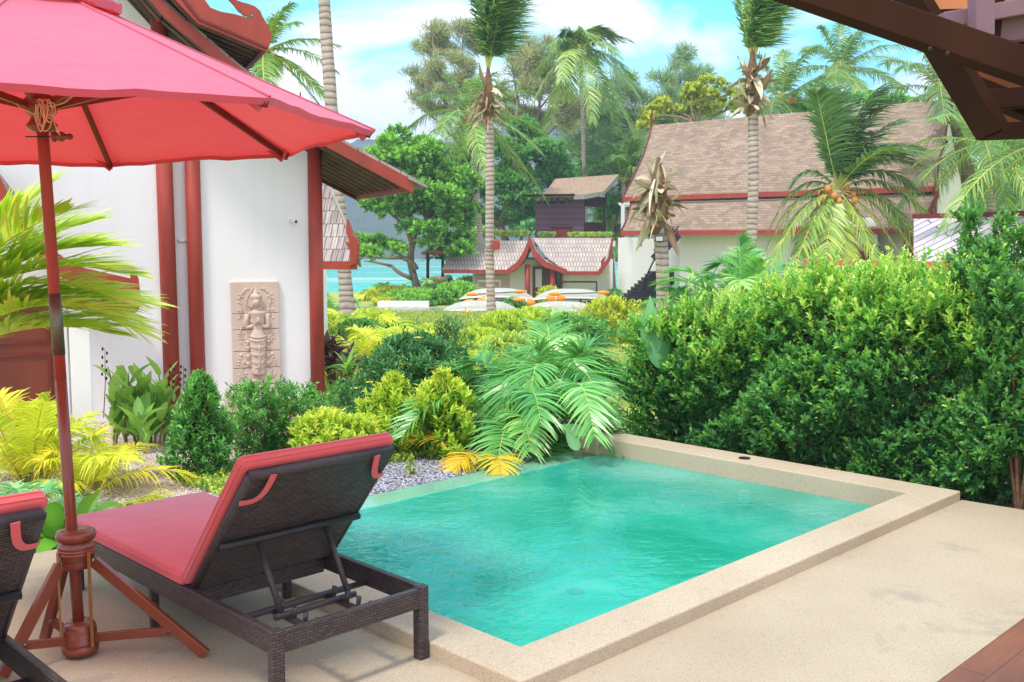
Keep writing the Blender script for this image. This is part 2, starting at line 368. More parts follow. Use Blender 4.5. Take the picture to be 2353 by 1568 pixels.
def tilemat():
    m, nt = newmat('brown_plank_tile'); v = coords(nt, 'Object')
    b = nd(nt, 'ShaderNodeTexBrick', Scale=1.0, offset=.5); nt.links.new(v, b.inputs['Vector'])
    b.inputs['Color1'].default_value = srgb(140, 88, 66); b.inputs['Color2'].default_value = srgb(124, 76, 58); b.inputs['Mortar'].default_value = srgb(96, 66, 56)
    b.inputs['Brick Width'].default_value = .6; b.inputs['Row Height'].default_value = .2; b.inputs['Mortar Size'].default_value = .003
    sv = coords(nt, 'Object', (2, 14, 1)); c = mix(nt, .5, b.outputs[0], ramp(nt, noise(nt, sv, 2, 5), [(.3, (.7, .7, .7, 1)), (.7, (1.2, 1.2, 1.2, 1))]), 'MULTIPLY')
    finish(nt, c, .4, bump(nt, b.outputs['Fac'], .3, -.002), .4); return m
M['tile'] = tilemat()
def hillmat():
    m, nt = newmat('forest_hill'); v = coords(nt, 'Object')
    c = ramp(nt, noise(nt, v, .06, 8, .7), [(.3, (.02, .05, .015, 1)), (.7, (.08, .14, .04, 1))])
    finish(nt, c, .95, bump(nt, noise(nt, v, .12, 6, .7), 1, 8), .1); return m
M['hill'] = hillmat()
def kay():
    m, nt = newmat('clear_kayak_plastic')
    p = nd(nt, 'ShaderNodeBsdfPrincipled', Roughness=.15); p.inputs['Base Color'].default_value = (.72, .74, .70, 1); p.inputs['Specular IOR Level'].default_value = .6
    t = nd(nt, 'ShaderNodeBsdfTransparent', Color=(.92, .95, .93, 1)); mx = nt.nodes.new('ShaderNodeMixShader'); mx.inputs[0].default_value = .45
    nt.links.new(p.outputs[0], mx.inputs[1]); nt.links.new(t.outputs[0], mx.inputs[2])
    o = nt.nodes.new('ShaderNodeOutputMaterial'); nt.links.new(mx.outputs[0], o.inputs[0]); return m
M['kayak'] = kay()
def trunkmat():
    m, nt = newmat('ringed_palm_bark'); v = coords(nt, 'Object')
    w = nd(nt, 'ShaderNodeTexWave', wave_type='BANDS', bands_direction='Z', Scale=2.1, Distortion=5.0, Detail=3.0); w.inputs['Detail Scale'].default_value = .7; nt.links.new(v, w.inputs['Vector'])
    c = ramp(nt, w.outputs['Fac'], [(.0, srgb(112, 96, 88)), (.10, srgb(168, 154, 146)), (.9, srgb(188, 176, 168))])
    c = mix(nt, .6, c, ramp(nt, noise(nt, v, 3, 5), [(.3, (.65, .62, .6, 1)), (.7, (1.15, 1.15, 1.15, 1))]), 'MULTIPLY')
    finish(nt, c, .9, bump(nt, w.outputs['Fac'], .5, .015), .15); return m
M['palmbark'] = trunkmat()
def cladding():
    m, nt = newmat('dark_plum_cladding'); v = coords(nt, 'Object')
    w = nd(nt, 'ShaderNodeTexWave', wave_type='BANDS', bands_direction='Z', wave_profile='SAW', Scale=.9); nt.links.new(v, w.inputs['Vector'])
    c = ramp(nt, w.outputs['Fac'], [(0, srgb(62, 44, 54)), (.12, srgb(104, 78, 92)), (1, srgb(88, 64, 78))])
    finish(nt, c, .6, bump(nt, w.outputs['Fac'], .5, .03), .3); return m
M['cladding'] = cladding()
EXPO = 0.8
HAZE = 0.0010
# ---------------------------------------------------------------- foliage generators (numpy)
UPV = np.array([0, 0, 1.0])
def rdir(n, r=None):
    r = r or rng
    return nz(r.normal(size=(n, 3)))
def leaf_quads(P, D, Nn, L, W, fold=.22, droop=.15):
    n = len(P); D = nz(D); S = nz(np.cross(D, Nn)); N2 = np.cross(S, D)
    L = np.broadcast_to(L, (n,))[:, None]; W = np.broadcast_to(W, (n,))[:, None]
    tip = P + D * L - N2 * L * droop; a = P + D * L * .32; b = P + D * L * .72 - N2 * L * droop * .45
    V = np.stack([P, a + S * W * .5 + N2 * W * fold, b + S * W * .4 + N2 * W * fold * .8, tip, b - S * W * .4 + N2 * W * fold * .8, a - S * W * .5 + N2 * W * fold], 1)
    i = np.arange(n)[:, None] * 6
    F = np.stack([i + [0, 3, 2, 1], i + [0, 5, 4, 3]], 1).reshape(-1, 4)
    return V.reshape(-1, 3), F
def twig_leaves(nb, P, D, per, tl, L, W, spread=.9, tint=None, r=None, fold=.22, droop=.15, tj=.22):
    """P twig base, D twig direction; leaves spiral along each twig"""
    r = r or rng; n = len(P); D = nz(D)
    A = nz(np.cross(D, nz(r.normal(size=(n, 3))))); B = np.cross(D, A)
    k = np.arange(per)[None, :]; ph = k * 2.4 + r.uniform(0, 6.3, (n, 1)); s = (k + .6) / per
    rad = A[:, None] * np.cos(ph)[..., None] + B[:, None] * np.sin(ph)[..., None]
    sp = spread * (1.15 - .75 * s)[..., None]
    d = nz(D[:, None] + rad * sp + r.normal(size=(n, per, 3)) * .18)
    p = P[:, None] + D[:, None] * (tl * s)[..., None]
    nn = nz(D[:, None] * .8 - rad * .5 + UPV * .5)
    sz = r.uniform(.55, 1.25, (n, per)) * (1.05 - .35 * s)
    if tint is None: tint = r.uniform(.2, .8, n)
    t = np.clip(np.asarray(tint)[:, None] + (s - .5) * .3 + r.normal(size=(n, per)) * tj * .6, 0, 1)
    V, F = leaf_quads(p.reshape(-1, 3), d.reshape(-1, 3), nn.reshape(-1, 3), (L * sz).ravel(), (W * sz).ravel(), fold, droop)
    nb.add(V, F, np.repeat(t.ravel(), 6))
def shrub(seed, h, r, prof='cone', ntw=700, per=8, L=.05, W=.02, tl=.07, up=.5, gap=.35, tint=(.2, .8), toplight=.3):
    g = np.random.default_rng(seed); nb = NB()
    n = ntw; t = g.uniform(0, 1, n) ** .85; az = g.uniform(0, 6.283, n)
    pf = {'cone': lambda t: (1 - t) ** .55 * (.82 + .18 * np.minimum(1, t * 6)), 'round': lambda t: np.sqrt(np.clip(1 - (2 * t - 1) ** 2, 0, 1)) * .9 + .1,
          'col': lambda t: np.clip(1 - t ** 4, .15, 1) * (.75 + .25 * np.minimum(1, t * 4)), 'vase': lambda t: .45 + .55 * np.sin(t * 2.6)}[prof](t)
    lump = 1 + gap * .6 * np.sin(az * 3 + seed + t * 5) * np.cos(t * 9 + seed * 1.7) + gap * .4 * np.sin(az * 7 + t * 13 + seed)
    rr = r * pf * lump * g.uniform(.3, 1, n) ** .35
    P = np.stack([rr * np.cos(az), rr * np.sin(az), h * t * .94 + .02], 1)
    out = np.stack([np.cos(az), np.sin(az), np.zeros(n)], 1)
    D = nz(out * (1 - up) * (1 - .5 * t[:, None]) + UPV * (up + .3 * t[:, None]) + g.normal(size=(n, 3)) * .25)
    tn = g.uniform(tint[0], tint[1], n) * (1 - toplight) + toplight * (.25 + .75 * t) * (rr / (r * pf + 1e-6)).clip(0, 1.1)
    twig_leaves(nb, P - D * tl, D, per, tl, L, W, .95, tn, g)
    return nb
def stems_mb(seed, h, r, n=7, rad=.008):
    g = random.Random(seed); mb = MB()
    for i in range(n):
        a = g.uniform(0, 6.28); q = g.uniform(.3, .8) * r; hh = h * g.uniform(.55, .88)
        mb.tube([(0.02 * math.cos(a), .02 * math.sin(a), -.03), (q * .4 * math.cos(a), q * .4 * math.sin(a), hh * .45), (q * math.cos(a + .2), q * math.sin(a + .2), hh)], [rad, rad * .8, rad * .4], 5)
    return mb
def put_shrub(name, label, cat, loc, seed, h, r, leaf, group=None, stemn=7, srad=.008, **kw):
    e = empty(name, loc, 0, label, cat, group)
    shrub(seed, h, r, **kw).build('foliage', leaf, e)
    stems_mb(seed, h, r, stemn, srad).build('stem', M['branch'], e)
    return e
def frond_np(nb, base, az, el, L, droop=.35, ll=.5, n=34, lw=.03, wind=(0, 0, 0), vee=.25, tint=.5, ld=.35, g=None, rr=.012, m=12, windl=1.0, tj=.1, s0=.14, tipf=.45, side=(-1, 1)):
    g = g or rng; wind = np.asarray(wind, float); base = np.asarray(base, float)
    d0 = np.array([math.cos(el) * math.cos(az), math.cos(el) * math.sin(az), math.sin(el)])
    sp = np.linspace(0, 1, m); crv = base + L * (sp[:, None] * d0 + (sp ** 2)[:, None] * wind * .8 + (sp ** 2.2)[:, None] * np.array([0, 0, -droop]))
    T = nz(np.gradient(crv, axis=0))
    sd = np.cross(T, UPV); sd = nz(sd + 1e-4 * np.array([math.sin(az), -math.cos(az), 0])); up = np.cross(sd, T)
    # rachis, 3-sided
    w = rr * (1 - .85 * sp)[:, None]
    V = np.stack([crv + up * w, crv - up * w * .6 + sd * w, crv - up * w * .6 - sd * w], 1).reshape(-1, 3)
    i = np.arange(m - 1)[:, None] * 3; F = np.concatenate([i + [a, b, b + 3, a + 3] for a, b in ((0, 1), (1, 2), (2, 0))])
    nb.add(V, F, np.full(len(V), .97))
    s = np.linspace(s0, .995, n); s = np.clip(s + g.normal(size=n) * .004, s0, 1)
    f = lambda A: np.stack([np.interp(s, sp, A[:, c]) for c in range(3)], 1)
    a0, t0, u0, s1 = f(crv), nz(f(T)), nz(f(up)), nz(f(sd))
    for q in side:
        ln = ll * (np.sin(np.pi * np.clip(.12 + .80 * (s - s0) / (1 - s0), 0, 1)) ** .6) * g.uniform(.85, 1.1, n)
        d = nz(t0 * (.35 + tipf * s)[:, None] + s1 * q * (1.05 - .45 * s)[:, None] + u0 * vee + g.normal(size=(n, 3)) * .06)
        k = np.linspace(0, 1, 4)[None, :, None]
        c = a0[:, None] + d[:, None] * ln[:, None, None] * k + (k ** 2.0) * ln[:, None, None] * (np.array([0, 0, -ld]) * g.uniform(.6, 1.5, (n, 1, 1)) + wind * windl * .7 * g.uniform(.45, 1.5, (n, 1, 1)))
        ax = nz(t0 - d * np.sum(t0 * d, 1, keepdims=True))[:, None]
        ww = lw * np.array([.55, 1, .7, .06])[None, :, None] * .5
        V = np.stack([c + ax * ww, c - ax * ww], 2).reshape(-1, 3)
        b = np.arange(n)[:, None] * 8
        F = np.concatenate([b + [j * 2, j * 2 + 1, j * 2 + 3, j * 2 + 2] for j in range(3)])
        tt = np.clip(tint + g.normal(size=n) * tj, 0, .93)
        tv = np.repeat(tt, 8).reshape(n, 4, 2) + np.array([0, 0, .03, .1])[None, :, None]
        nb.add(V, F, np.clip(tv, 0, .94).ravel())
def blade_np(nb, base, az, el, L, W, droop=.3, fold=.35, n=8, tint=.5, prof='oval', twist=0, pet=.0, g=None, wave=0):
    base = np.asarray(base, float); s = np.linspace(0, 1, n)
    d0 = np.array([math.cos(el) * math.cos(az), math.cos(el) * math.sin(az), math.sin(el)])
    c = base + L * (s[:, None] * d0 + (s ** 2)[:, None] * np.array([0, 0, -droop]))
    T = nz(np.gradient(c, axis=0)); sd = nz(np.cross(T, UPV) + 1e-4 * np.array([math.sin(az), -math.cos(az), 0])); up = np.cross(sd, T)
    if twist: sd, up = sd * math.cos(twist) + up * math.sin(twist), up * math.cos(twist) - sd * math.sin(twist)
    q = np.clip((s - pet) / (1 - pet), 0, 1)
    w = {'oval': np.sin(np.pi * q ** .85) ** .75, 'strap': np.minimum(1, (1 - q) * 3.2) ** .7 * (.6 + .4 * np.minimum(1, q * 4)), 'lance': np.sin(np.pi * np.clip(q, 0, 1) ** .65) ** .9}[prof]
    w = (np.maximum(w, .04) * W * .5)[:, None]
    wv = (np.sin(s * 17 + az * 5) * wave * W)[:, None]
    V = np.stack([c + sd * w + up * w * fold + up * wv, c, c - sd * w + up * w * fold - up * wv], 1).reshape(-1, 3)
    i = np.arange(n - 1)[:, None] * 3; F = np.concatenate([i + [0, 1, 4, 3], i + [1, 2, 5, 4]])
    t = np.full((n, 3), tint); t[:, 1] += .12
    nb.add(V, F, np.clip(t, 0, 1).ravel())
def blob_leaves(nb, blobs, ntw, per, L, W, tl, up=.4, shell=.55, tint=(.15, .75), wind=(0, 0, 0), g=None, lift=.25, split=0):
    """leaf tufts spread through ellipsoid clumps (denser towards their surface)"""
    g = g or rng
    if split:
        nb_ = []
        for b in blobs:
            for _ in range(split): d_ = rdir(1, g)[0] * g.uniform(.35, 1.0); k_ = g.uniform(.34, .66); nb_.append((b[0] + d_[0] * b[3], b[1] + d_[1] * b[4], b[2] + d_[2] * b[5], b[3] * k_ * 1.15, b[4] * k_ * 1.1, b[5] * k_))
        blobs = nb_
    vol = np.array([b[3] * b[4] * b[5] for b in blobs]) ** .67; cnt = np.maximum(4, (ntw * vol / vol.sum())).astype(int)
    for b, n in zip(blobs, cnt):
        d = rdir(n, g); d[:, 2] = np.where(d[:, 2] < -.35, -d[:, 2] * .6, d[:, 2]); d = nz(d)
        r = g.uniform(shell ** 3, 1, n) ** (1 / 3) * (1 + .22 * np.sin(d[:, 0] * 5 + b[0] * 3) * np.cos(d[:, 2] * 6 + b[2]))
        P = np.array(b[:3]) + d * r[:, None] * np.array(b[3:6])
        D = nz(d * .7 + UPV * up + np.asarray(wind) + g.normal(size=(n, 3)) * .35)
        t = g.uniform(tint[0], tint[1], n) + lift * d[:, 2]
        twig_leaves(nb, P, D, per, tl, L, W, .9, t, g)
def branch_mb(mb, p, q, r0, r1, g, bend=.15, n=5, k=6):
    p = np.array(p, float); q = np.array(q, float); L = np.linalg.norm(q - p)
    off = np.array([g.uniform(-1, 1), g.uniform(-1, 1), g.uniform(-.2, .8)]) * bend * L
    pts = [p + (q - p) * s + off * math.sin(math.pi * s) for s in np.linspace(0, 1, n)]
    mb.tube(pts, list(np.linspace(r0, r1, n)), k)
def coconut_palm(name, label, loc, top, rad0, rad1, fronds, leaf, nuts=0, husk=0, group=None, tl=.9, rings=True, seed=1, bend=0, cat='palm tree', green=None, nutr=.11, droopdead=0, fl=None):
    """loc ground point, top crown point (world); fronds list of dict"""
    g = np.random.default_rng(seed); loc = np.array(loc, float); top = np.array(top, float) - loc
    e = empty(name, loc, 0, label, cat, group)
    H_ = np.linalg.norm(top); n = max(10, int(H_ / .085)) if rings else 14
    mb = MB(); pts = []; rad = []
    for i in range(n + 1):
        s = i / n; bx = bend * math.sin(math.pi * s)
        pts.append(top * s + np.array([bx + .35 * math.sin(s * 2.1 + seed) * s * (1 - s), 0, 0]))
        r = rad0 + (rad1 - rad0) * s + (rad0 * .5 * max(0, 1 - s * 9))
        rad.append(r * (1 + (g.uniform(.0, .03) if g.uniform() < .4 else -.01) * (1 if rings else 0) + g.normal() * .012))
    mb.tube(pts, rad, 12).build('trunk', M['palmbark'], e, smooth=True)
    nb = NB()
    for f in fronds:
        f = dict(f); f.setdefault('g', g); off = f.pop('dz', .0)
        frond_np(nb, top + np.array([0, 0, off]), **f)
    if fronds: nb.build('crown', leaf, e)
    if husk:
        hb = NB()
        for i in range(husk):
            a = g.uniform(0, 6.28); z = g.uniform(-.62, .75); rr = rad1 * (1.6 - .5 * abs(z))
            blade_np(hb, top + np.array([math.cos(a) * rr * .55, math.sin(a) * rr * .55, z * .8]), a, g.uniform(-1.0, 1.3), g.uniform(.25, .72), g.uniform(.05, .20), g.uniform(-.3, 1.0), g.uniform(-.8, 1.2), 6, g.uniform(.0, .85) ** 1.3, 'strap', g.uniform(-1.4, 1.4), wave=.12)
        hb.build('dry_husk', M['husk'], e)
        mb = MB(); mb.lathe([(rad1 * .9, -.7), (rad1 * 1.5, -.25), (rad1 * 1.3, .2), (rad1 * .8, .7), (.04, 1.1)], 10, tuple(top))
        mb.build('husk_core', M['branch'], e)
    for i in range(nuts):
        a = g.uniform(0, 6.28); rr = g.uniform(.2, .75)
        nm = MB().ball((0, 0, 0), nutr * g.uniform(.85, 1.15), 10, 7, (1, 1, 1.2))
        nm.build('coconut', green or M['coconut'], e, tuple(top + np.array([rr * math.cos(a) * 1.2, rr * math.sin(a) * .7, g.uniform(-.55, .1)])), smooth=True)
    return e
def rosette(n, L, el=(0, 80), seed=0, wind=(0, 0, 0), droop=.45, ll=.75, nl=44, lw=.045, tint=.45, az0=0, azr=6.283, **kw):
    g = np.random.default_rng(seed); out = []
    for i in range(n):
        s = (i + .5) / n; e = R(el[0] + (el[1] - el[0]) * s)
        out.append(dict(az=az0 + (i * 2.399963) % azr if azr < 6.2 else az0 + i * 2.39996, el=e, L=L * g.uniform(.85, 1.1), droop=droop * (1.25 - .5 * s), ll=ll, n=nl, lw=lw,
                        wind=np.array(wind) * g.uniform(.6, 1.3), tint=tint + g.normal() * .1 + (.12 if s < .2 else 0), ld=.5, **kw))
    return out
def areca(name, label, loc, seed, n, L, leaf, group=None, el=(35, 85), droop=.7, ll=.34, nl=34, lw=.022, tint=.5, wind=(0, 0, 0), cat='palm plant', az0=0, azr=None, rr=.008, zb=.0, vee=.3, spread=.12, ld=.4, stemmat=None):
    g = np.random.default_rng(seed); e = empty(name, loc, 0, label, cat, group); nb = NB(); mb = MB()
    for i in range(n):
        a = az0 + (g.uniform(-.5, .5) * azr if azr else i * 2.39996 + g.uniform(-.4, .4)); s = (i + .5) / n
        elv = R(el[0] + (el[1] - el[0]) * s + g.uniform(-6, 6)); b = np.array([math.cos(a) * spread * g.uniform(0, 1), math.sin(a) * spread * g.uniform(0, 1), zb])
        frond_np(nb, b, a, elv, L * g.uniform(.75, 1.1), droop * g.uniform(.8, 1.2), ll * g.uniform(.85, 1.1), nl, lw, wind, vee, np.clip(tint + g.normal() * .14, .05, .9), ld, g, rr)
    ns = max(3, n // 3)
    for i in range(ns):
        if ns <= 4 and i: mb.build('stem', stemmat or M['stem'], e); mb = MB()
        a = g.uniform(0, 6.28); mb.tube([(math.cos(a) * spread * .6, math.sin(a) * spread * .6, -.05), (math.cos(a) * spread * .8, math.sin(a) * spread * .8, max(.15, zb + .1))], [.02, .013], 6)
    nb.build('frond_crown', leaf, e); mb.build('stem', stemmat or M['stem'], e)
    return e
# leaf colours
lf = lambda a, b: (srgb(*a), srgb(*b))
G = {}
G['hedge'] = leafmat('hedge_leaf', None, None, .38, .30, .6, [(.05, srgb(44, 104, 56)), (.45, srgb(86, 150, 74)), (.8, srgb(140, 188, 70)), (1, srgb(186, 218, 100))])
G['shrub'] = leafmat('dark_shrub_leaf', *lf((30, 92, 48), (112, 176, 84)), .3, .35, .55)
G['lime'] = leafmat('lime_shrub_leaf', None, None, .38, .4, .4, [(.05, srgb(64, 124, 44)), (.5, srgb(158, 192, 56)), (.9, srgb(222, 232, 84))])
G['allam'] = leafmat('allamanda_leaf', *lf((24, 78, 48), (80, 142, 80)), .25, .35, .55)
G['coco'] = leafmat('coconut_frond', None, None, .32, .35, .55, [(.05, srgb(36, 70, 36)), (.5, srgb(84, 126, 60)), (.85, srgb(150, 178, 90)), (.97, srgb(196, 196, 96))])
G['areca'] = leafmat('areca_frond', None, None, .35, .32, .6, [(.05, srgb(30, 98, 50)), (.5, srgb(96, 168, 84)), (.88, srgb(176, 210, 130)), (.97, srgb(214, 206, 96))])
G['yellow'] = leafmat('yellow_palm_frond', None, None, .4, .38, .5, [(.05, srgb(106, 156, 48)), (.4, srgb(206, 216, 60)), (.7, srgb(248, 226, 66)), (.9, srgb(250, 176, 48)), (.97, srgb(236, 176, 60))])
G['lime_areca'] = leafmat('lime_palm_frond', None, None, .42, .35, .5, [(.05, srgb(110, 160, 40)), (.5, srgb(176, 212, 60)), (.9, srgb(220, 236, 100)), (.97, srgb(226, 214, 70))])
G['orange'] = leafmat('orange_palm_frond', None, None, .4, .4, .5, [(.05, srgb(90, 130, 40)), (.3, srgb(200, 170, 50)), (.6, srgb(250, 180, 40)), (.97, srgb(250, 150, 40))])
G['canna'] = leafmat('canna_leaf', *lf((54, 124, 50), (164, 204, 96)), .4, .35, .5)
G['banana'] = leafmat('broad_pale_leaf', *lf((62, 142, 84), (160, 206, 150)), .4, .3, .55)
G['crinum'] = leafmat('crinum_leaf', *lf((58, 138, 40), (150, 204, 78)), .38, .3, .6)
G['purple'] = leafmat('purple_cordyline_leaf', *lf((60, 26, 40), (150, 84, 100)), .25, .35, .55)
G['almond'] = leafmat('sea_almond_leaf', *lf((38, 104, 44), (150, 204, 84)), .35, .45, .4)
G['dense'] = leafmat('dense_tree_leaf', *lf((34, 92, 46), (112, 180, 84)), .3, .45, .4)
G['casu'] = leafmat('casuarina_needles', *lf((104, 118, 88), (196, 196, 152)), .35, .7, .2)
G['casug'] = leafmat('green_casuarina_needles', *lf((84, 124, 86), (168, 192, 144)), .35, .7, .2)
G['olive'] = leafmat('yellow_green_leaf', *lf((96, 120, 36), (208, 210, 70)), .35, .5, .35)
G['cover'] = leafmat('ground_cover_leaf', *lf((70, 120, 44), (190, 210, 96)), .35, .5, .3)
G['grassb'] = leafmat('grass_blade', *lf((96, 126, 52), (182, 190, 104)), .35, .6, .3)
# ================================================================= SETTING: sky, sun, ground
W_ = bpy.data.worlds.new('World'); SC.world = W_; W_.use_nodes = True
nt = W_.node_tree; nt.nodes.clear()
SUN_EL, SUN_AZ = 62.0, 215.0           # azimuth clockwise from +Y: sun behind and a little to one side
sky = nd(nt, 'ShaderNodeTexSky', sky_type='NISHITA'); sky.sun_disc = False
sky.sun_elevation = R(SUN_EL); sky.sun_rotation = R(SUN_AZ); sky.dust_density = .6; sky.ozone_density = 1.5
tc = nt.nodes.new('ShaderNodeTexCoord')
mp = nt.nodes.new('ShaderNodeMapping'); mp.inputs['Scale'].default_value = (1, 1, 2.6); mp.inputs['Location'].default_value = (.35, .2, .1); nt.links.new(tc.outputs['Generated'], mp.inputs[0])
n1 = noise(nt, mp.outputs[0], 3.2, 7, .5, .6)
n2 = noise(nt, mp.outputs[0], 1.5, 4, .5, .3)
skyc = mix(nt, .9, sky.outputs[0], (.0, 7.6, 11.2, 1))
mask = ramp(nt, n1, [(.47, (0, 0, 0, 1)), (.58, (.95, .95, .95, 1))])
sx = nt.nodes.new('ShaderNodeSeparateXYZ'); nt.links.new(tc.outputs['Generated'], sx.inputs[0])
low = ramp(nt, sx.outputs[2], [(.04, (1, 1, 1, 1)), (.24, (0, 0, 0, 1))])
xm = ramp(nt, sx.outputs[0], [(.0, (1, 1, 1, 1)), (.30, (.25, .25, .25, 1))])
lowm = mix(nt, 1, low, xm, 'MULTIPLY')
back = ramp(nt, sx.outputs[1], [(.35, (1, 1, 1, 1)), (.62, (0, 0, 0, 1))])   # unseen cloud cover added overhead and behind the viewer, keeps sky light neutral
mm = mix(nt, 1, mix(nt, 1, mask, lowm, 'ADD'), back, 'ADD')
cc = mix(nt, ramp(nt, n2, [(.4, (0, 0, 0, 1)), (.6, (1, 1, 1, 1))]), (6.6, 6.9, 8.8, 1), (10.6, 10.4, 10.9, 1))
skym = mix(nt, mm, skyc, cc)
bg = nd(nt, 'ShaderNodeBackground', Strength=.1); nt.links.new(skym, bg.inputs[0])
wo = nt.nodes.new('ShaderNodeOutputWorld'); nt.links.new(bg.outputs[0], wo.inputs[0])
sl = bpy.data.lights.new('sun', 'SUN'); sl.energy = 2.2; sl.angle = R(8); sl.color = (1, .95, .86)
so = bpy.data.objects.new('sun', sl); COL.objects.link(so)
sdv = Vector((math.sin(R(SUN_AZ)) * math.cos(R(SUN_EL)), math.cos(R(SUN_AZ)) * math.cos(R(SUN_EL)), math.sin(R(SUN_EL))))
so.rotation_euler = sdv.to_track_quat('Z', 'Y').to_euler(); so.location = sdv * 50
# camera
cam = bpy.data.cameras.new('camera'); co = bpy.data.objects.new('camera', cam); COL.objects.link(co); SC.camera = co
co.location = (0, 0, EYE); co.rotation_euler = (R(90) - PITCH, 0, 0); cam.sensor_width = 36; cam.lens = 36 * FPX / 2353; cam.clip_end = 5000; cam.clip_start = .05
SC.view_settings.view_transform = 'Standard'; SC.view_settings.look = 'None'; SC.view_settings.exposure = EXPO; SC.view_settings.gamma = 1
SC.cycles.use_denoising = True; SC.cycles.max_bounces = 8; SC.cycles.transparent_max_bounces = 12; SC.cycles.volume_bounces = 0
SC.cycles.diffuse_bounces = 3; SC.cycles.glossy_bounces = 3; SC.cycles.transmission_bounces = 4
SC.cycles.caustics_reflective = False; SC.cycles.caustics_refractive = False
# terrain sheet with a hole under pool+deck handled by keeping it 15 cm lower
xs = np.concatenate([np.linspace(-1250, -60, 14), np.linspace(-50, 50, 51), np.linspace(60, 1250, 14)])
ys = np.concatenate([np.linspace(-60, -8, 6), np.linspace(-4, 96, 76), np.linspace(110, 1200, 16)])
tn = lambda x, y: terr(x, y) + (0.10 * math.sin(x * .31 + 1) * math.cos(y * .27) if 16 < y < 42 else 0) - (1.6 if (y < 9 and -6 < x < 9) else 0)
def in_pool(x, y):
    d = np.array([x, y, 0]) - PN; u, v = d @ E1, d @ E2; return -.6 < u < 4.3 and -.6 < v < 3.2
tz = lambda x, y: terr(x, y) + (0.06 * math.sin(x * .31 + 1) * math.cos(y * .27) if 16 < y < 42 else 0) - (.0)
xs2 = np.sort(np.concatenate([xs, np.linspace(-6, 8, 57)])); ys2 = np.sort(np.concatenate([ys, np.linspace(-2, 14, 65)]))
GR = [[(x, y, tz(x, y) - (1.9 if in_pool(x, y) else 0)) for x in xs2] for y in ys2]
tag(MB().grid(GR).build('ground', M['lawn'], smooth=True), 'grassy garden ground sloping away from the pool towards the sea', 'ground', kind='structure')
# sand / gravel beds
def patch(name, pts, z, m, label, nx=1, kind='structure', cat='gravel bed'):
    mb = MB(); mb.add([(p[0], p[1], z + min(0, terr(p[0], p[1]) + .15)) for p in pts], [tuple(range(len(pts)))]); o = mb.build(name, m, fixn=False)
    if o.data.polygons[0].normal.z < 0: o.data.flip_normals()
    return tag(o, label, cat, kind=kind)
patch('sand_path', [uv(-1.6, 2.95), uv(.9, 3.0), (-1.0, 7.9), (-1.15, 9.2), (-.6, 10.2), (-1.3, 11.0), (-1.9, 11.4), (-7.5, 9.0), (-6, 6.5), (-4.5, 5.2), uv(-2.6, 3.0)], -.144, M['sand'], 'pale pinkish gravel path running beside the white house wall')
patch('gravel_strip', [uv(-.2, 2.93), uv(3.6, 2.93), uv(4.1, 2.93), uv(4.2, 4.3), uv(3.0, 3.75), uv(1.2, 3.8), uv(.6, 3.6)], -.140, M['gravel'], 'strip of grey gravel along the outer edge of the plunge pool')
patch('gravel_path', [(-.2, 9.6), (.9, 9.9), (1.2, 12.2), (.6, 14.5), (-.7, 14.8), (-.5, 12.4)], -.138, M['gravel'], 'grey gravel patch between the shrubs and the lawn')
# pebbles
def pebbles(name, m, region, n, size, z, seed, label):
    g = np.random.default_rng(seed); P = region(g, n); n = len(P)
    base = nz(np.array([[x, y, zz] for x in (-1, 1) for y in (-1, 1) for zz in (-1, 1)], float))
    s = (size * g.uniform(.5, 1.2, (n, 1, 1))) * g.uniform(.6, 1.3, (n, 1, 3)) * np.array([1, 1, .6])
    a = g.uniform(0, 6.28, n); ca, sa = np.cos(a), np.sin(a)
    V = base[None] * s * (1 + .25 * g.normal(size=(n, 8, 1)).clip(-1, 1))
    V = np.stack([V[..., 0] * ca[:, None] - V[..., 1] * sa[:, None], V[..., 0] * sa[:, None] + V[..., 1] * ca[:, None], V[..., 2]], -1) + P[:, None]
    F = np.array([(0, 1, 3, 2), (4, 6, 7, 5), (0, 4, 5, 1), (2, 3, 7, 6), (0, 2, 6, 4), (1, 5, 7, 3)])
    F = (np.arange(n)[:, None, None] * 8 + F).reshape(-1, 4)
    o = build_np(name, V.reshape(-1, 3), F, m, tint=np.repeat(g.uniform(0, 1, n), 8)); tag(o, label, 'gravel', kind='stuff')
def reg_uv(u0, u1, v0, v1, z):
    def f(g, n):
        u = g.uniform(u0, u1, n); v = g.uniform(v0, v1, n); return PN + u[:, None] * E1 + v[:, None] * E2 + np.array([0, 0, z])
    return f
pebbles('gravel_stones', M['pebble'], reg_uv(.1, 4.0, 2.92, 3.8, -.132), 16000, .011, 0, 3, 'loose grey stones of the gravel strip by the pool')
def reg_xy(x0, x1, y0, y1, z):
    return lambda g, n: np.stack([g.uniform(x0, x1, n), g.uniform(y0, y1, n), np.full(n, z)], 1)
pebbles('path_stones', M['pebpink'], reg_xy(-4.2, -.9, 5.9, 10.3, -.140), 16000, .009, 0, 4, 'loose pinkish stones of the path by the house')
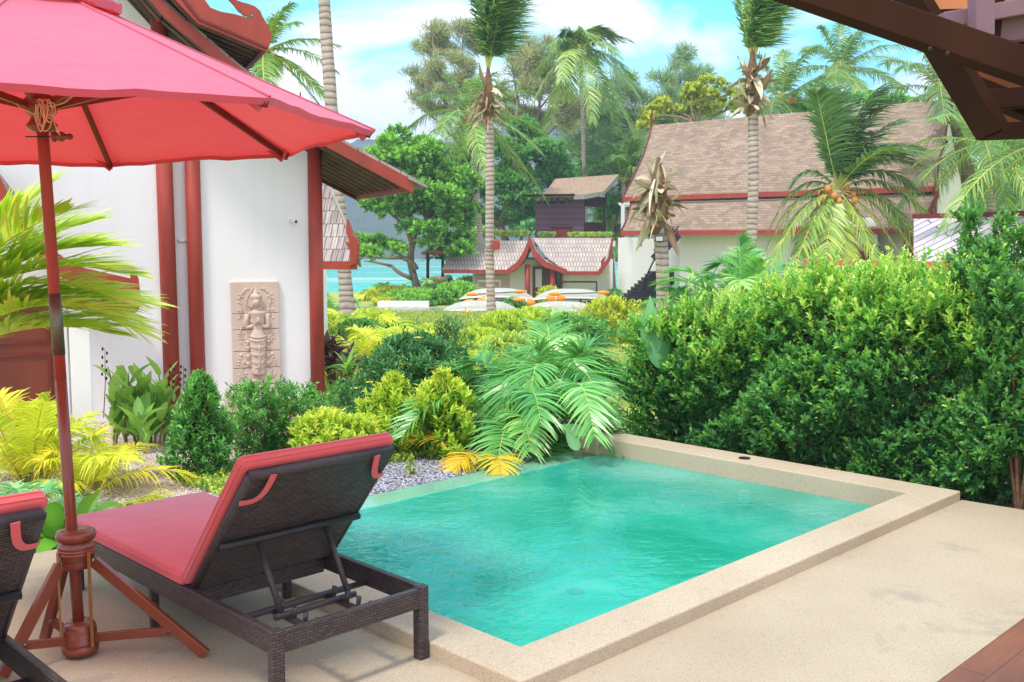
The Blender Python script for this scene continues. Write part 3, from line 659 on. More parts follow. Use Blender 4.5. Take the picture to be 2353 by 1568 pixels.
# ---- deck
def puv(pts, z): return [tuple(uv(a, b, z)) for a, b in pts]
DZ = 0.0
dk = MB()
out = [(-6.0, 2.88), (-6.0, -1.27), (5.5, -1.27), (3.96, -.62), (3.92, -.235), (-.236, -.236), (-.236, 2.88)]
out = [(-6.0, 2.88), (-6.0, -1.272), (6.5, -1.272), (3.98, -1.271), (3.91, -.235), (-.236, -.236), (-.236, 2.88)]
top = [tuple(uv(a, b, 0)) for a, b in out]; n = len(top)
dk.add(top + [(x, y, -.4) for x, y, z in top], [tuple(range(n))] + [(i, i + n, (i + 1) % n + n, (i + 1) % n) for i in range(n)])
o = dk.build('pool_deck', M['deck'], fixn=True); tag(o, 'beige sand wash concrete terrace around the plunge pool', 'terrace', kind='structure')
tl = MB(); tl.span((-6, -4.2, -.4), (6.5, -1.276, .004)); o = tl.build('tiled_floor', M['tile'], loc=PN, rz=PROT, bevel=.004); tag(o, 'brown plank tiled porch floor at the terrace corner', 'floor', kind='structure')
patch('concrete_yard', [uv(3.92, -.62), uv(6.5, -1.2), uv(9, -1), uv(9, 1.5), uv(5.2, 1.2), uv(5.0, 0)], -.143, M['deck'], 'pale concrete seen through the stems under the hedge', cat='ground')
# ---- pool: basin shell, curb, infinity ledge, water
pool = empty('plunge_pool', PN, PROT, 'square turquoise plunge pool with raised pale curb and an infinity edge', 'pool')
cb = MB(); T = .065
cb.prism([(-.235, -.235), (3.885, -.235), (3.885, 2.865), (3.53, 2.865), (3.53, 2.60), (3.60, 2.60), (3.60, 0), (0, 0), (0, 2.865), (-.235, 2.865)], -.35, T, fn=lambda a, b, t: (a, b, t))
cb.build('curb', M['curb'], pool, bevel=.008, fixn=True)
bs = MB()
bs.span((0.001, 2.6, -.55), (3.53, 2.865, -.078)); bs.build('infinity_ledge', M['ledge'], pool, bevel=.006)
bs = MB(); D = -1.0
bs.add([(0, 0, D), (3.6, 0, D), (3.6, 2.6, D), (0, 2.6, D)], [(0, 1, 2, 3)]); bs.build('pool_floor', M['basin'], pool)
bs = MB()
for a, b in (((0, 0), (3.6, 0)), ((3.6, 0), (3.6, 2.6)), ((3.6, 2.6), (0, 2.6)), ((0, 2.6), (0, 0))):
    bs.add([(a[0], a[1], D), (b[0], b[1], D), (b[0], b[1], -.346), (a[0], a[1], -.346)], [(3, 2, 1, 0)])
bs.build('pool_wall', M['basin'], pool)
bs = MB(); bs.span((.003, .003, D), (3.597, .20, -.42)); bs.build('bench_step', M['basin'], pool, bevel=.02)
ws = MB(); nx, ny = 2, 2
ws.add([(0, 0, -.07), (3.6, 0, -.07), (3.6, 2.6, -.07), (0, 2.6, -.07)], [(0, 1, 2, 3)]); MB().add([(0, 2.6, -.07), (3.53, 2.6, -.07), (3.53, 2.862, -.071), (0, 2.862, -.071)], [(0, 1, 2, 3)]).build('water_film', M['clearwater'], pool); ws.build('water', M['poolwater'], pool)
MB().lathe([(.001, 0), (.045, 0), (.045, .006), (.036, .008), (.001, .008)], 20).build('drain_cap', M['black'], pool, (3.74, 1.32, T))
for (x_, y_) in ((1322, 1360), (1522, 1276)):
    f_ = on(x_, y_, D + .004) - PN; MB().lathe([(.001, 0), (.07, 0), (.07, .012), (.05, .016), (.001, .016)], 20).build('floor_drain', M['black'], pool, (float(f_ @ E1), float(f_ @ E2), D + .002))
r_ = ray(1712, 1142); t_ = (3.597 - (CAM0 - PN) @ E1) / (r_ @ E1); f_ = CAM0 + r_ * t_ - PN
MB().lathe([(.001, 0), (.055, 0), (.055, .015), (.001, .02)], 20, (0, 0, 0), Matrix.Rotation(R(-90), 3, 'Y')).build('pool_lamp', M['whitemetal'], pool, (3.598, float(f_ @ E2), float(f_[2])))
# damp wall of the infinity side
o = MB().span((-.23, 2.60, -.55), (-.002, 2.86, -.352)); o.build('outer_wall', M['curb'], pool)
# ---- sea and hills
sea = MB(); sea.add([(-1250, 150, -9), (1250, 150, -9), (1250, 1200, -9), (-1250, 1200, -9)], [(0, 1, 2, 3)])
tag(sea.build('sea', M['sea']), 'turquoise sea beyond the garden with bands of pale surf', 'sea', kind='structure')
def hills(name, y0, yr, x0, x1, hf, seed, label):
    g = np.random.default_rng(seed); X = np.linspace(x0, x1, 140); rows = []
    for j in range(14):
        t = j / 13; row = []
        for x in X:
            h = hf(x) * (math.sin(min(1, t * 1.15) * math.pi / 2) ** 1.1)
            h += (math.sin(x * .05 + seed) * 3 + math.sin(x * .21 + j) * 1.5 + g.normal() * 1.3) * t
            row.append((x, y0 + yr * t + 12 * math.sin(x * .02 + j), -11 + max(0, h)))
        rows.append(row)
    tag(MB().grid(rows).build(name, M['hill'], smooth=False), label, 'hill', kind='structure')
hills('hill', 640, 130, -900, 500, lambda x: 83 + 7 * math.sin(x * .012 + 1.2) + 3 * math.sin(x * .05) - max(0, (x + 40) * .10), 1, 'hazy forested hillside beyond the bay')
hills('far_hill', 690, 160, -500, 1200, lambda x: 78 + 42 * math.exp(-((x - 55) / 75) ** 2) + 8 * math.sin(x * .011), 2, 'taller forested ridge rising behind the casuarina trees')
# ================================================================= SUN LOUNGERS
def cushion_mb(mb, sx, sy, sz, c, M_=None): return mb.box(c, (sx, sy, sz), M_)
def make_lounger(label):
    W, Lg, Z = .72, 1.86, .305
    e = empty('sun_lounger', uv(-.962, .29), PROT, label, 'sun lounger', 'wicker sun loungers with red cushions')
    f = MB(); h = .088; z0 = Z - h
    f.span((.0, .036, z0), (.034, Lg, Z)); f.span((W - .034, .036, z0), (W, Lg, Z)); f.span((.036, .002, z0 + .001), (W - .036, .034, Z - .004))
    f.span((.036, Lg - .034, z0 + .001), (W - .036, Lg - .001, Z - .004)); f.span((.036, .69, z0 - .01), (W - .036, .72, Z - .03))
    f.build('frame', M['wicker'], e, bevel=.006)
    for x, y in ((.022, .022), (W - .022, .022), (.03, 1.02), (W - .03, 1.02), (.022, Lg - .022), (W - .022, Lg - .022)):
        end = y < .1 or y > 1.5
        l = MB().box((0, 0, (Z + .004) / 2 if end else z0 / 2), (.048, .048, Z + .004) if end else (.036, .036, z0)); l.build('leg', M['wicker'], e, (x, y, 0), bevel=.006)
    s = MB(); s.span((.037, .70, Z - .025), (W - .037, Lg - .036, Z - .002)); s.build('seat_panel', M['wicker'], e)
    # raised backrest
    p0 = Vector((0, .655, .30)); p1 = Vector((0, .195, .842)); d = p1 - p0; L = d.length; d.normalize(); nrm = Vector((0, d.z, -d.y)).normalized()   # facing the seat
    if nrm.y < 0: nrm = -nrm
    Mb = Matrix((Vector((1, 0, 0)), d, nrm)).transposed()
    bk = MB().box(Vector((W / 2, 0, 0)) + p0 + d * (L / 2), (.645, L, .030), Mb); b = bk.build('backrest', M['wicker'], e, bevel=.008)
    t = MB(); t.tube([(W / 2 - .33, *(p1 + d * .0)[1:]), (W / 2 + .33, *(p1)[1:])], .021, 10); t.tube([(W / 2 - .325, *(p0)[1:]), (W / 2 - .325, *p1[1:])], .019, 8); t.tube([(W / 2 + .325, *p0[1:]), (W / 2 + .325, *p1[1:])], .019, 8)
    t.build('backrest_rim', M['wrap'], e, smooth=True)
    c0 = p0 + d * (L * .44) - nrm * .03
    MB().tube([(.03, *c0[1:]), (W - .03, *c0[1:])], .016, 10).build('cross_bar', M['black'], e, smooth=True)
    k = MB()
    zb = .245; q = (.27, zb)
    for x in (.20, .52): k.tube([(x, c0.y, c0.z - .012), (x, .27, zb)], .0125, 8)
    k.tube([(.17, .27, zb), (.55, .27, zb)], .014, 8)
    k.build('prop_arm', M['wrap'], e, smooth=True)
    k = MB(); k.tube([(.02, .385, zb - .012), (W - .02, .385, zb - .012)], .0145, 8)
    for x in (.235, .485):
        k.tube([(x, .385, zb - .02), (x, .02, zb - .02)], .0145, 8)
        for y in (.08, .16, .235, .33): k.tube([(x, y, zb - .015), (x, y - .008, zb + .035)], [.0085, .0105], 8)
    k.build('prop_rack', M['wrap'], e, smooth=True)
    # cushions
    q = MB().box((W / 2, .70 + .59, Z + .030), (.735, 1.20, .060)); sc_o = q.build('seat_cushion', M['cushion'], e, bevel=.022, smooth=True)
    q = MB().box(Vector((W / 2, 0, 0)) + p0 + d * (L / 2 + .012) + nrm * .052, (.71, L + .045, .060), Mb); bc = q.build('back_cushion', M['cushion'], e, bevel=.022, smooth=True)
    def piping(parent, c, sx, sy, M_, rr=.012):
        pts = []
        for qx, qy in ((1, 1), (-1, 1), (-1, -1), (1, -1)):
            for k in range(5):
                a = math.atan2(qy, qx) - math.pi / 4 + math.pi / 2 * k / 4; v = Vector((qx * (sx / 2 - .03) + .030 * math.cos(a), qy * (sy / 2 - .03) + .030 * math.sin(a), 0)); pts.append(c + (M_ @ v if M_ else v))
        pts.append(pts[0]); MB().tube(pts, .0035, 6, False).build('piping', M['cushion'], parent, smooth=True)
    piping(sc_o, Vector((W / 2, .70 + .59, Z + .041)), .735, 1.20, None); piping(sc_o, Vector((W / 2, .70 + .59, Z + .019)), .735, 1.20, None)
    piping(bc, Vector((W / 2, 0, 0)) + p0 + d * (L / 2 + .012) + nrm * .063, .71, L + .045, Mb); piping(bc, Vector((W / 2, 0, 0)) + p0 + d * (L / 2 + .012) + nrm * .041, .71, L + .045, Mb)
    for sgn in (-1, 1):
        g = MB(); xe = W / 2 + sgn * .336; pts = []
        a = Vector((xe, 0, 0)) + p1 - d * .13 - nrm * .026; bq = Vector((W / 2 + sgn * .24, 0, 0)) + p1 + d * .012 - nrm * .024
        for i in range(9):
            s_ = i / 8; p = a.lerp(bq, s_) - nrm * (.014 * math.sin(math.pi * s_)) - d * (.035 * math.sin(math.pi * s_)) - Vector((sgn * .02 * math.sin(math.pi * s_), 0, 0))
            pts.append(p)
        G_ = []
        for i, p in enumerate(pts):
            t_ = pts[min(i + 1, 8)] - pts[max(i - 1, 0)]; w_v = t_.cross(nrm).normalized() * .014; G_.append([tuple(p - w_v), tuple(p + w_v)])
        g.grid(G_, .003, tuple(nrm)); g.build('strap', M['cushion'], e)
    return e
L1 = make_lounger('wicker sun lounger with raised backrest and red cushions standing close to the pool curb')
L2 = copy_tree(L1); p = uv(-.962 - 1.395, .285); L2.location = Vector([float(c) for c in p]); L2.rotation_euler = (0, 0, PROT)
L2['label'] = 'sun lounger behind the tripod foot of the red umbrella, mostly cut off'
# ================================================================= UMBRELLA
UB = on(186, 1505, 0); AX = Vector((-.0323, .0076, 1)).normalized()
QT = Vector((0, 0, 1)).rotation_difference(AX).to_matrix()
um = empty('patio_umbrella', UB, 0, 'large red market umbrella with a wooden pole on a folding tripod foot', 'umbrella')
def up_(r, a, z): return QT @ Vector((r * math.cos(a), r * math.sin(a), z))
PH, RR, ZE, ZA = -.602, 1.305, 2.125, 2.73
pm = MB(); pm.tube([QT @ Vector((0, 0, z)) for z in (.02, .6, 1.15)], .0225, 16); pm.build('lower_pole', M['redwood'], um, smooth=True)
def zat(y):  # height on the pole axis seen at image row y
    lo, hi = 0, 3
    for _ in range(40):
        m_ = (lo + hi) / 2; P = np.array(UB) + np.array(AX) / AX.z * m_; dd = P - CAM0; zz = dd[1] * _c - dd[2] * _s; yy = CY - FPX * (dd[1] * _s + dd[2] * _c) / zz
        if yy > y: lo = m_
        else: hi = m_
    return lo
za, zb_ = zat(815), zat(675)
MB().tube([QT @ Vector((0, 0, z)) for z in (za, zb_)], .0245, 20).build('steel_sleeve', M['metal'], um, smooth=True)
MB().tube([QT @ Vector((0, 0, z)) for z in (1.149, 2.0, 2.70)], .0225, 16).build('upper_pole', M['redpaint'], um, smooth=True)
# tripod hubs
hub = MB().lathe([(.02, .0), (.070, .005), (.074, .03), (.066, .036), (.066, .044), (.072, .048), (.066, .054), (.066, .10), (.060, .122), (.045, .135), (.03, .136)], 28); hub.build('lower_hub', M['redwood'], um, (0, 0, .012), smooth=True)
hub = MB().lathe([(.03, .372), (.056, .374), (.060, .40), (.058, .404), (.068, .410), (.068, .43), (.073, .434), (.073, .440), (.068, .443), (.073, .447), (.073, .453), (.068, .456), (.073, .460), (.070, .470), (.056, .478), (.060, .486), (.074, .492), (.079, .508), (.074, .526), (.055, .534), (.03, .535)], 30)
hub.build('upper_hub', M['redwood'], um, tuple(QT @ Vector((0, 0, 0))), smooth=True)
for fx, fy in ((474, 1511), (6, 1560), (102, 1478)):
    ft = Vector([float(c) for c in on(fx, fy, 0) - UB]); ft.z = 0; dr = Vector((ft.x, ft.y, 0)).normalized(); tpz = .40
    tp = dr * .070 + Vector((0, 0, tpz)); lg = MB().bar(tp, ft + Vector((0, 0, .012)) , .026, .044); lo_ = lg.build('leg', M['redwood'], um, bevel=.003)
    s_ = .28; md = ft.lerp(tp, s_); br = MB().bar(dr * .05 + Vector((0, 0, .075)), md, .020, .036); br.build('brace', M['redwood'], um, bevel=.003)
    sd_ = dr.cross(Vector((0, 0, 1))); b = MB(); b.tube([md - sd_ * .018 - dr * .02, md + sd_ * .018 - dr * .02], .008, 10); b.build('bolt', M['metal'], um, smooth=True)
for a in (-.55, -2.3):
    dr = Vector((math.cos(a), math.sin(a), 0)); MB().bar(dr * .078 + Vector((0, 0, .05)), dr * .078 + Vector((0, 0, .45)), .004, .014, tuple(dr.cross(Vector((0, 0, 1))))).build('link_strip', M['brass'], um)
# canopy
g = np.random.default_rng(5); SUB, TB = 12, 10
Vv = []; Ff = []
def canopy_pt(r, k, t, R0, ZE_, ZA_, sagk=.035, hem=0):
    a0 = PH + k * math.pi / 4; a1 = a0 + math.pi / 4
    x = (1 - t) * math.cos(a0) + t * math.cos(a1); y = (1 - t) * math.sin(a0) + t * math.sin(a1)
    sg = math.sin(math.pi * t); inw = 1 - .035 * sg * r
    z = ZA_ + (ZE_ - ZA_) * (r ** .97) - sagk * sg * r * 1.0 * (1 - .55 * r) + .018 * sg * r
    w = .003 * math.sin(13 * t + k * 2 + 4 * r) * r * sg + .004 * math.sin(7 * r + k * 3) * sg
    if hem: w += .0025 * math.sin(25 * t + k * 1.7) + .002 * math.sin(11 * t + k)
    return QT @ Vector((R0 * r * x * inw, R0 * r * y * inw, z + w))
def canopy(R0, ZE_, ZA_, r0, name, hemdrop=.03, parent=um, sagk=.035):
    mb = MB()
    for k in range(8):
        rows = [[canopy_pt(r0 + (1 - r0) * i / SUB, k, j / TB, R0, ZE_, ZA_, sagk, i == SUB) for j in range(TB + 1)] for i in range(SUB + 1)]
        last = rows[-1]; rows.append([Vector(p) * 1.0 - QT @ Vector((0, 0, hemdrop * .75 * 1)) - Vector((p.x, p.y, 0)) * .018 for p in last])
        mb.grid(rows)
    o = mb.build(name, M['canvas'], parent)
    import bmesh
    bm = bmesh.new(); bm.from_mesh(o.data); bmesh.ops.remove_doubles(bm, verts=bm.verts, dist=.0006); bmesh.ops.recalc_face_normals(bm, faces=bm.faces); bm.to_mesh(o.data); bm.free(); o.data.shade_smooth()
    try: o.data.set_sharp_from_angle(angle=R(35))
    except Exception: pass
    return o
cn = canopy(RR, ZE, ZA, .17, 'canopy', .028)
canopy(.33, 2.625, ZA + .055, .02, 'vent_cap', .045, sagk=.04)
for k in range(8):
    a = PH + k * math.pi / 4
    MB().tube([tuple(canopy_pt(r_, k, 0, RR, ZE, ZA) + AX * .002) for r_ in np.linspace(.18, 1, 14)], .0045, 6, False).build('seam', M['canvas'], um, smooth=True)
    MB().bar(up_(.03, a, ZA - .035), up_(RR * .985, a, ZE - .020), .018, .026).build('rib', M['darkred'], um)
    MB().bar(up_(.055, a, 2.235), up_(RR * .50, a, ZE + (ZA - ZE) * .5 - .045), .016, .026).build('strut', M['redwood'], um)
    pk = MB(); c0 = up_(RR * .997, a, ZE - .004); c1 = up_(RR * .93, a - .055, ZE + .018); c2 = up_(RR * .93, a + .055, ZE + .018); c3 = up_(RR * .955, a, ZE - .045)
    pk.add([c0, c1, c3, c2], [(0, 1, 2), (0, 2, 3)]); pk.build('corner_pocket', M['canvas'], um)
rn = MB().lathe([(.026, 2.13), (.05, 2.14), (.058, 2.16), (.046, 2.175), (.038, 2.19), (.052, 2.20), (.06, 2.215), (.06, 2.26), (.045, 2.275), (.027, 2.28)], 24); rn.v = [tuple(QT @ Vector(p)) for p in rn.v]; rn.build('runner_hub', M['redwood'], um, smooth=True)
rn = MB().lathe([(.026, 2.50), (.06, 2.52), (.065, 2.58), (.05, 2.62), (.026, 2.63)], 24); rn.v = [tuple(QT @ Vector(p)) for p in rn.v]; rn.build('top_hub', M['redwood'], um, smooth=True)
pz = 2.112; c = QT @ Vector((0, 0, pz)); MB().tube([c + Vector((-.055, -.03, 0)), c + Vector((.07, -.03, 0))], .0028, 6).build('lock_pin', M['black'], um)
fn_ = MB().lathe([(.004, 0), (.02, .002), (.022, .012), (.012, .016), (.017, .026), (.02, .04), (.012, .05), (.009, .058), (.013, .068), (.009, .078), (.002, .082)], 14, (0, 0, 0), Matrix.Rotation(R(90), 3, 'Y')); fn_.build('pin_finial', M['redwood'], um, tuple(c + Vector((.05, -.03, 0))), smooth=True)
rp = MB(); cc0 = QT @ Vector((0, 0, 2.22))
gr = random.Random(3)
for i in range(7):
    w = gr.uniform(.008, .024); dz = gr.uniform(.075, .13); x0 = .035 + gr.uniform(-.012, .02); y0 = -.062 - gr.uniform(0, .02)
    rp.tube([cc0 + Vector((x0 + w * math.sin(t_) + .01 * math.sin(i), y0 + .006 * math.cos(t_ * 2 + i), .03 - dz / 2 + dz / 2 * math.cos(t_) - .02 * (i % 2))) for t_ in np.linspace(0, 6.28, 17)], .0032, 6, False)
rp.tube([cc0 + Vector((.07 + .018 * math.cos(t_), -.07, -.0 + .022 * math.sin(t_) - t_ * .002)) for t_ in np.linspace(0, 11, 26)], .0032, 6, False)
rp.tube([cc0 + Vector((.07, -.07, -.02)), cc0 + Vector((.085, -.07, -.07)), cc0 + Vector((.098, -.065, -.105))], .0028, 6)
rp.tube([cc0 + Vector((-.09, -.04, .03)), cc0 + Vector((-.05, -.065, -.0)), cc0 + Vector((.0, -.07, -.025)), cc0 + Vector((.03, -.07, -.02))], .003, 6)
rp.tube([cc0 + Vector((.07, -.07, .0)), cc0 + Vector((.12, -.06, .02)), cc0 + Vector((.2, -.05, .085))], .003, 6)
tag(rp.build('rope_bundle', M['rope'], um, smooth=True))
# ================================================================= WHITE HOUSE beside the terrace
HL = Fr((-2.10, 11.2, -.0), 23)
HO = np.array([-2.10, 11.2, 0.])
lh = empty('white_house', (HO[0], HO[1], -.15), R(23), 'white walled house with red posts and a steep red edged roof close to the pool', 'house')
def hz(y): return y + .15                     # local z is measured from the ground
def lp(x, y, yl):                             # image point on a plane parallel to the wall -> local (x, z)
    a, b = HL.ypl(x, y, yl); return (a, b + .15)
w = MB()
w.prism([(-1.30, -.1), (-.10, -.1), (-.10, 2.80), (-.30, 2.92), (-1.30, 3.72)], .0, .22); w.prism([(-.10, -.1), (-.02, -.1), (-.02, 2.78), (-.10, 2.80)], .001, 4.0)
w.build('wall', M['white'], lh)
w = MB(); w.prism([(-6.2, -.1), (-1.66, -.1), (-1.66, 3.98), (-3.3, 5.75), (-5.0, 4.1), (-6.2, 3.2)], .0, .22); w.build('wall', M['white'], lh)
MB().prism([(-1.66, -.1), (-1.30, -.1), (-1.30, 3.6), (-1.66, 3.9)], .06, .18).build('recess_wall', M['white'], lh)
def post(x, z1, r=.078, yy=-.02): MB().tube([(x - .045, yy, -.1), (x - .045 + (.0), yy, z1)], r, 20).build('post', M['redpaint'], lh, smooth=True)
MB().tube([(-.085, -.02, -.1), (-.07, -.02, 2.86)], .078, 20).build('post', M['redpaint'], lh, smooth=True)
MB().tube([(-1.625, -.01, -.1), (-1.635, -.01, 4.10)], .083, 20).build('post', M['redpaint'], lh, smooth=True)
MB().tube([(-1.36, -.01, -.1), (-1.35, -.01, 3.66)], .078, 20).build('post', M['redpaint'], lh, smooth=True)
x, z = lp(415, 553, 0); pp = MB(); pp.tube([(x - .02, .05, z), (x + .07, .05, z)], .020, 12); pp.build('drain_pipe', M['white'], lh, smooth=True)
x, z = lp(672, 508, 0); pp = MB(); pp.tube([(x - .02, .0, z), (x + .02, -.09, z - .01)], .020, 14); o = pp.build('camera_housing', M['whitemetal'], lh, smooth=True)
MB().tube([(x + .019, -.088, z - .01), (x + .021, -.094, z - .01)], .016, 14).build('lens', M['black'], o)
YB, YR = -.6, 1.73
# roof slope: curved, steeper towards the ridge
prof = [(-3.3, 6.18), (-2.6, 5.28), (-1.62, 4.18), (-.94, 3.63), (-.1, 3.02), (.95, 2.51)]
prof = [(a, b + .0) for a, b in prof]
def roof_sheet(name, prof, y0, y1, mat, parent, th=.05, sub=6):
    P = []
    for i in range(len(prof) - 1):
        for s in range(sub): t = s / sub; P.append((prof[i][0] * (1 - t) + prof[i + 1][0] * t, prof[i][1] * (1 - t) + prof[i + 1][1] * t))
    P.append(prof[-1]); mb = MB(); mb.grid([[(a, y0, b) for a, b in P], [(a, y1, b) for a, b in P]], th, (0, 0, -1))
    o = mb.build(name, mat, parent, fixn=True)
    # uv along slope
    me = o.data; arc = {}; s = 0; keys = [P[0]] + P[1:]; acc = [0]
    for i in range(1, len(P)): acc.append(acc[-1] + math.hypot(P[i][0] - P[i - 1][0], P[i][1] - P[i - 1][1]))
    uvd = me.uv_layers[0].data; m = len(P)
    for l in me.loops: j = l.vertex_index % m; uvd[l.index].uv = (me.vertices[l.vertex_index].co.y, -acc[j])
    return o
roof_sheet('roof', prof, YB + .02, YR, M['shake'], lh)
left = [(-6.6 - a, b) for a, b in prof[:5]]; roof_sheet('roof', left[::-1], YB + .02, YR, M['shake'], lh)
# barge board of the lower slope
def board(pts, w_, y0, y1, name, mat, parent, drop=.0):
    lo = [(a, b - w_ - drop) for a, b in pts]; mb = MB(); mb.prism([(a, b - drop) for a, b in pts] + lo[::-1], y0, y1); return mb.build(name, mat, parent, fixn=True)
bp = [(-3.3, 6.14), (-2.6, 5.24), (-1.62, 4.14), (-.94, 3.59), (-.1, 2.98), (.86, 2.51)]
board(bp, .135, YB - .035, YB + .015, 'barge_board', M['redpaint'], lh); board([(-6.6 - a, b) for a, b in bp[:5]], .135, YB - .035, YB + .015, 'barge_board', M['redpaint'], lh)
bt = MB(); bt.prism([(.80, 2.565), (1.02, 2.455), (1.01, 2.43), (.80, 2.52)], YB - .05, YR + .02); bt.build('eave_tile', M['grayroofcap'], lh, fixn=True)
MB().prism([(.82, 2.51), (.858, 2.50), (.858, 2.39), (.82, 2.39)], YB + .02, YR).build('eave_board', M['redpaint'], lh, fixn=True)
board([(a, b) for a, b in bp[3:]], .135, YR - .03, YR + .02, 'barge_board', M['darkred'], lh)
for i in range(9):                                   # rafters run down the slope
    yy = YB + .20 + i * .25; rf = MB()
    for j in range(len(bp) - 1): rf.bar((bp[j][0], yy, bp[j][1] - .075), (bp[j + 1][0] - .02, yy, bp[j + 1][1] - .075), .03, .024)
    rf.build('rafter', M['sofpale'], lh)
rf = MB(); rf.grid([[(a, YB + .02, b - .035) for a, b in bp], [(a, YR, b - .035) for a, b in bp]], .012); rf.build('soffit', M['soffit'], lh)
MB().bar((.0, -.3, 2.86), (.24, -.5, 2.76), .03, .04).build('bracket', M['darkred'], lh)
# upper tier with its curled end
def c4(X, Y): return (275.8 + .2995 * X, .2995 * Y)
YU = YB - .12
up_out = [(250, -180), (395, -20), (590, 185), (1110, 402), (1128, 380), (1160, 300), (1155, 258), (1122, 190), (1088, 132), (1072, 92), (1030, 55), (978, 36), (930, 24), (890, 8), (850, -20), (835, -70), (800, -70), (815, -12), (868, 42), (905, 92), (955, 125), (986, 131), (1002, 116), (1000, 104), (1014, 108), (1018, 130), (1000, 143), (960, 141), (880, 116), (770, 97), (690, 66), (640, -5), (520, -180)]
pts = [lp(*c4(a, b), YU) for a, b in up_out]
MB().prism(pts, YU - .04, YU).build('upper_barge_board', M['redpaint'], lh, fixn=True)
mo = [lp(*c4(a, b), YU) for a, b in [(600, 165), (1125, 385), (1133, 372), (612, 148), (480, -20), (455, -20)]]
MB().prism(mo, YU - .055, YU - .041).build('barge_moulding', M['darkred'], lh, fixn=True)
e0 = lp(*c4(395, -20), YU); e1_ = lp(*c4(590, 185), YU); e2_ = lp(*c4(1100, 395), YU)
ext = [(e0[0] - 1.1, e0[1] + 1.1), e0, e1_, e2_]
extt = [(a + .02, b + .20) for a, b in ext]
roof_sheet('roof', extt, YU, .98, M['shake'], lh)
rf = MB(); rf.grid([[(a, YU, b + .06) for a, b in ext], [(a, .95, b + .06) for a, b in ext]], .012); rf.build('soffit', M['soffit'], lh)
for i in range(9):
    yy = YU + .15 + i * .19; rf = MB()
    for j in range(len(ext) - 1): rf.bar((ext[j][0], yy, ext[j][1] + .02), (ext[j + 1][0], yy, ext[j + 1][1] + .02), .03, .024)
    rf.build('rafter', M['sofpale'], lh)
board([(ext[2][0], ext[2][1] + .1), (ext[3][0], ext[3][1] + .1)], .16, .95, 1.0, 'barge_board', M['darkred'], lh)
MB().prism([(ext[3][0] - .03, ext[3][1] + .14), (ext[3][0] + .02, ext[3][1] + .12), (ext[3][0] + .02, ext[3][1] - .01), (ext[3][0] - .03, ext[3][1] - .01)], YU, .98).build('eave_board', M['darkred'], lh, fixn=True)
# porch with gable, door and white post
YP = -2.1
pc = [(-4.35, 2.55), (-3.62, 2.36), (-3.2, 1.98), (-2.62, 1.66), (-2.0, 1.42)]
pl = [(-60, 330), (0, 405), (35, 480), (80, 540), (140, 588), (190, 615), (300, 640), (296, 622), (306, 612), (318, 640), (324, 690), (316, 716), (292, 722), (180, 655), (130, 632), (62, 580), (18, 520), (-60, 440)]
MB().prism([lp(a, b, YP) for a, b in pl], YP - .04, YP).build('porch_barge_board', M['redpaint'], lh, fixn=True)
pr_ = [lp(a, b, YP) for a, b in [(-60, 345), (0, 420), (35, 495), (80, 555), (140, 603), (190, 630), (300, 668)]]
mb = MB(); mb.grid([[(a, YP, b) for a, b in pr_], [(a, -.0, b) for a, b in pr_]], .05, (0, 0, -1)); mb.build('porch_roof', M['shake'], lh, fixn=True)
x0 = lp(165, 900, -1.9)[0]; x1 = lp(211, 900, -1.9)[0]; zt = lp(190, 700, -1.9)[1]
MB().span((x0, -2.0, -.05), (x1, -1.85, zt)).build('porch_post', M['white'], lh, bevel=.004)
d0 = lp(-40, 690, -.08)[0]; d1 = lp(128, 690, -.08)[0]; zt = lp(60, 692, -.08)[1]
dr_ = MB().span((d0, -.09, -.1), (d1, -.02, zt)).build('door', M['door'], lh)
dd = MB()
for a, b in ((.05, .75), (.85, zt - .1)):
    dd.span((d0 + .06, -.105, a), (d1 - .07, -.089, a + .03)); dd.span((d0 + .06, -.105, b - .03), (d1 - .07, -.089, b)); dd.span((d1 - .1, -.105, a + .031), (d1 - .07, -.089, b - .031))
dd.build('moulding', M['darkred'], dr_)
MB().span((d1, -.12, -.1), (d1 + .09, -.01, zt + .1)).build('door_frame', M['white'], lh); MB().span((d0, -.12, zt + .001), (d1 - .001, -.01, zt + .11)).build('door_frame', M['redpaint'], lh)
# ================================================================= CARVED RELIEF
rx0, rz1 = lp(530, 648, -.03); rx1 = lp(640, 645, -.03)[0]; rz0 = lp(545, 903, -.03)[1]
RW, RH = rx1 - rx0, rz1 - rz0
ro = HO + HL.X * rx0 - HL.Y * .001 + np.array([0, 0, rz0 - .15])
rl = empty('stone_relief', ro, R(23), 'tall carved sandstone panel of a praying figure mounted on the white wall', 'wall relief')
def rc(a, b): return ((a - 135) / 548 * RW, (1410 - b) / 1250 * RH)       # coordinates of the drawing
ys_ = [1410, 1345, 1130, 945, 695, 515, 160]
hts = [(1330, 1410), (1133, 1328), (942, 1131), (697, 940), (517, 695), (160, 515)]
for i, (a, b) in enumerate(hts):
    m_ = MB(); z0 = rc(0, b)[1]; z1 = rc(0, a)[1]; dpt = .075 if i == 0 else .045
    m_.span((0, -dpt, z0), (RW, 0, z1 - .004)); m_.build('stone_block', M['stone'], rl, bevel=.004)
def fold_x(a): return a
fig = MB(); YF = -.045
def bl(a, b, r, sy=1, sz=1, dep=.5): 
    x, z = rc(a, b); fig.ball((x, YF, z), r * RW / 548, 12, 8, (1, dep * 1.0, sz))
def tb(pts, rs, n=8):
    fig.tube([(rc(a, b)[0], YF - .004, rc(a, b)[1]) for a, b in pts], [r * RW / 548 for r in rs], n)
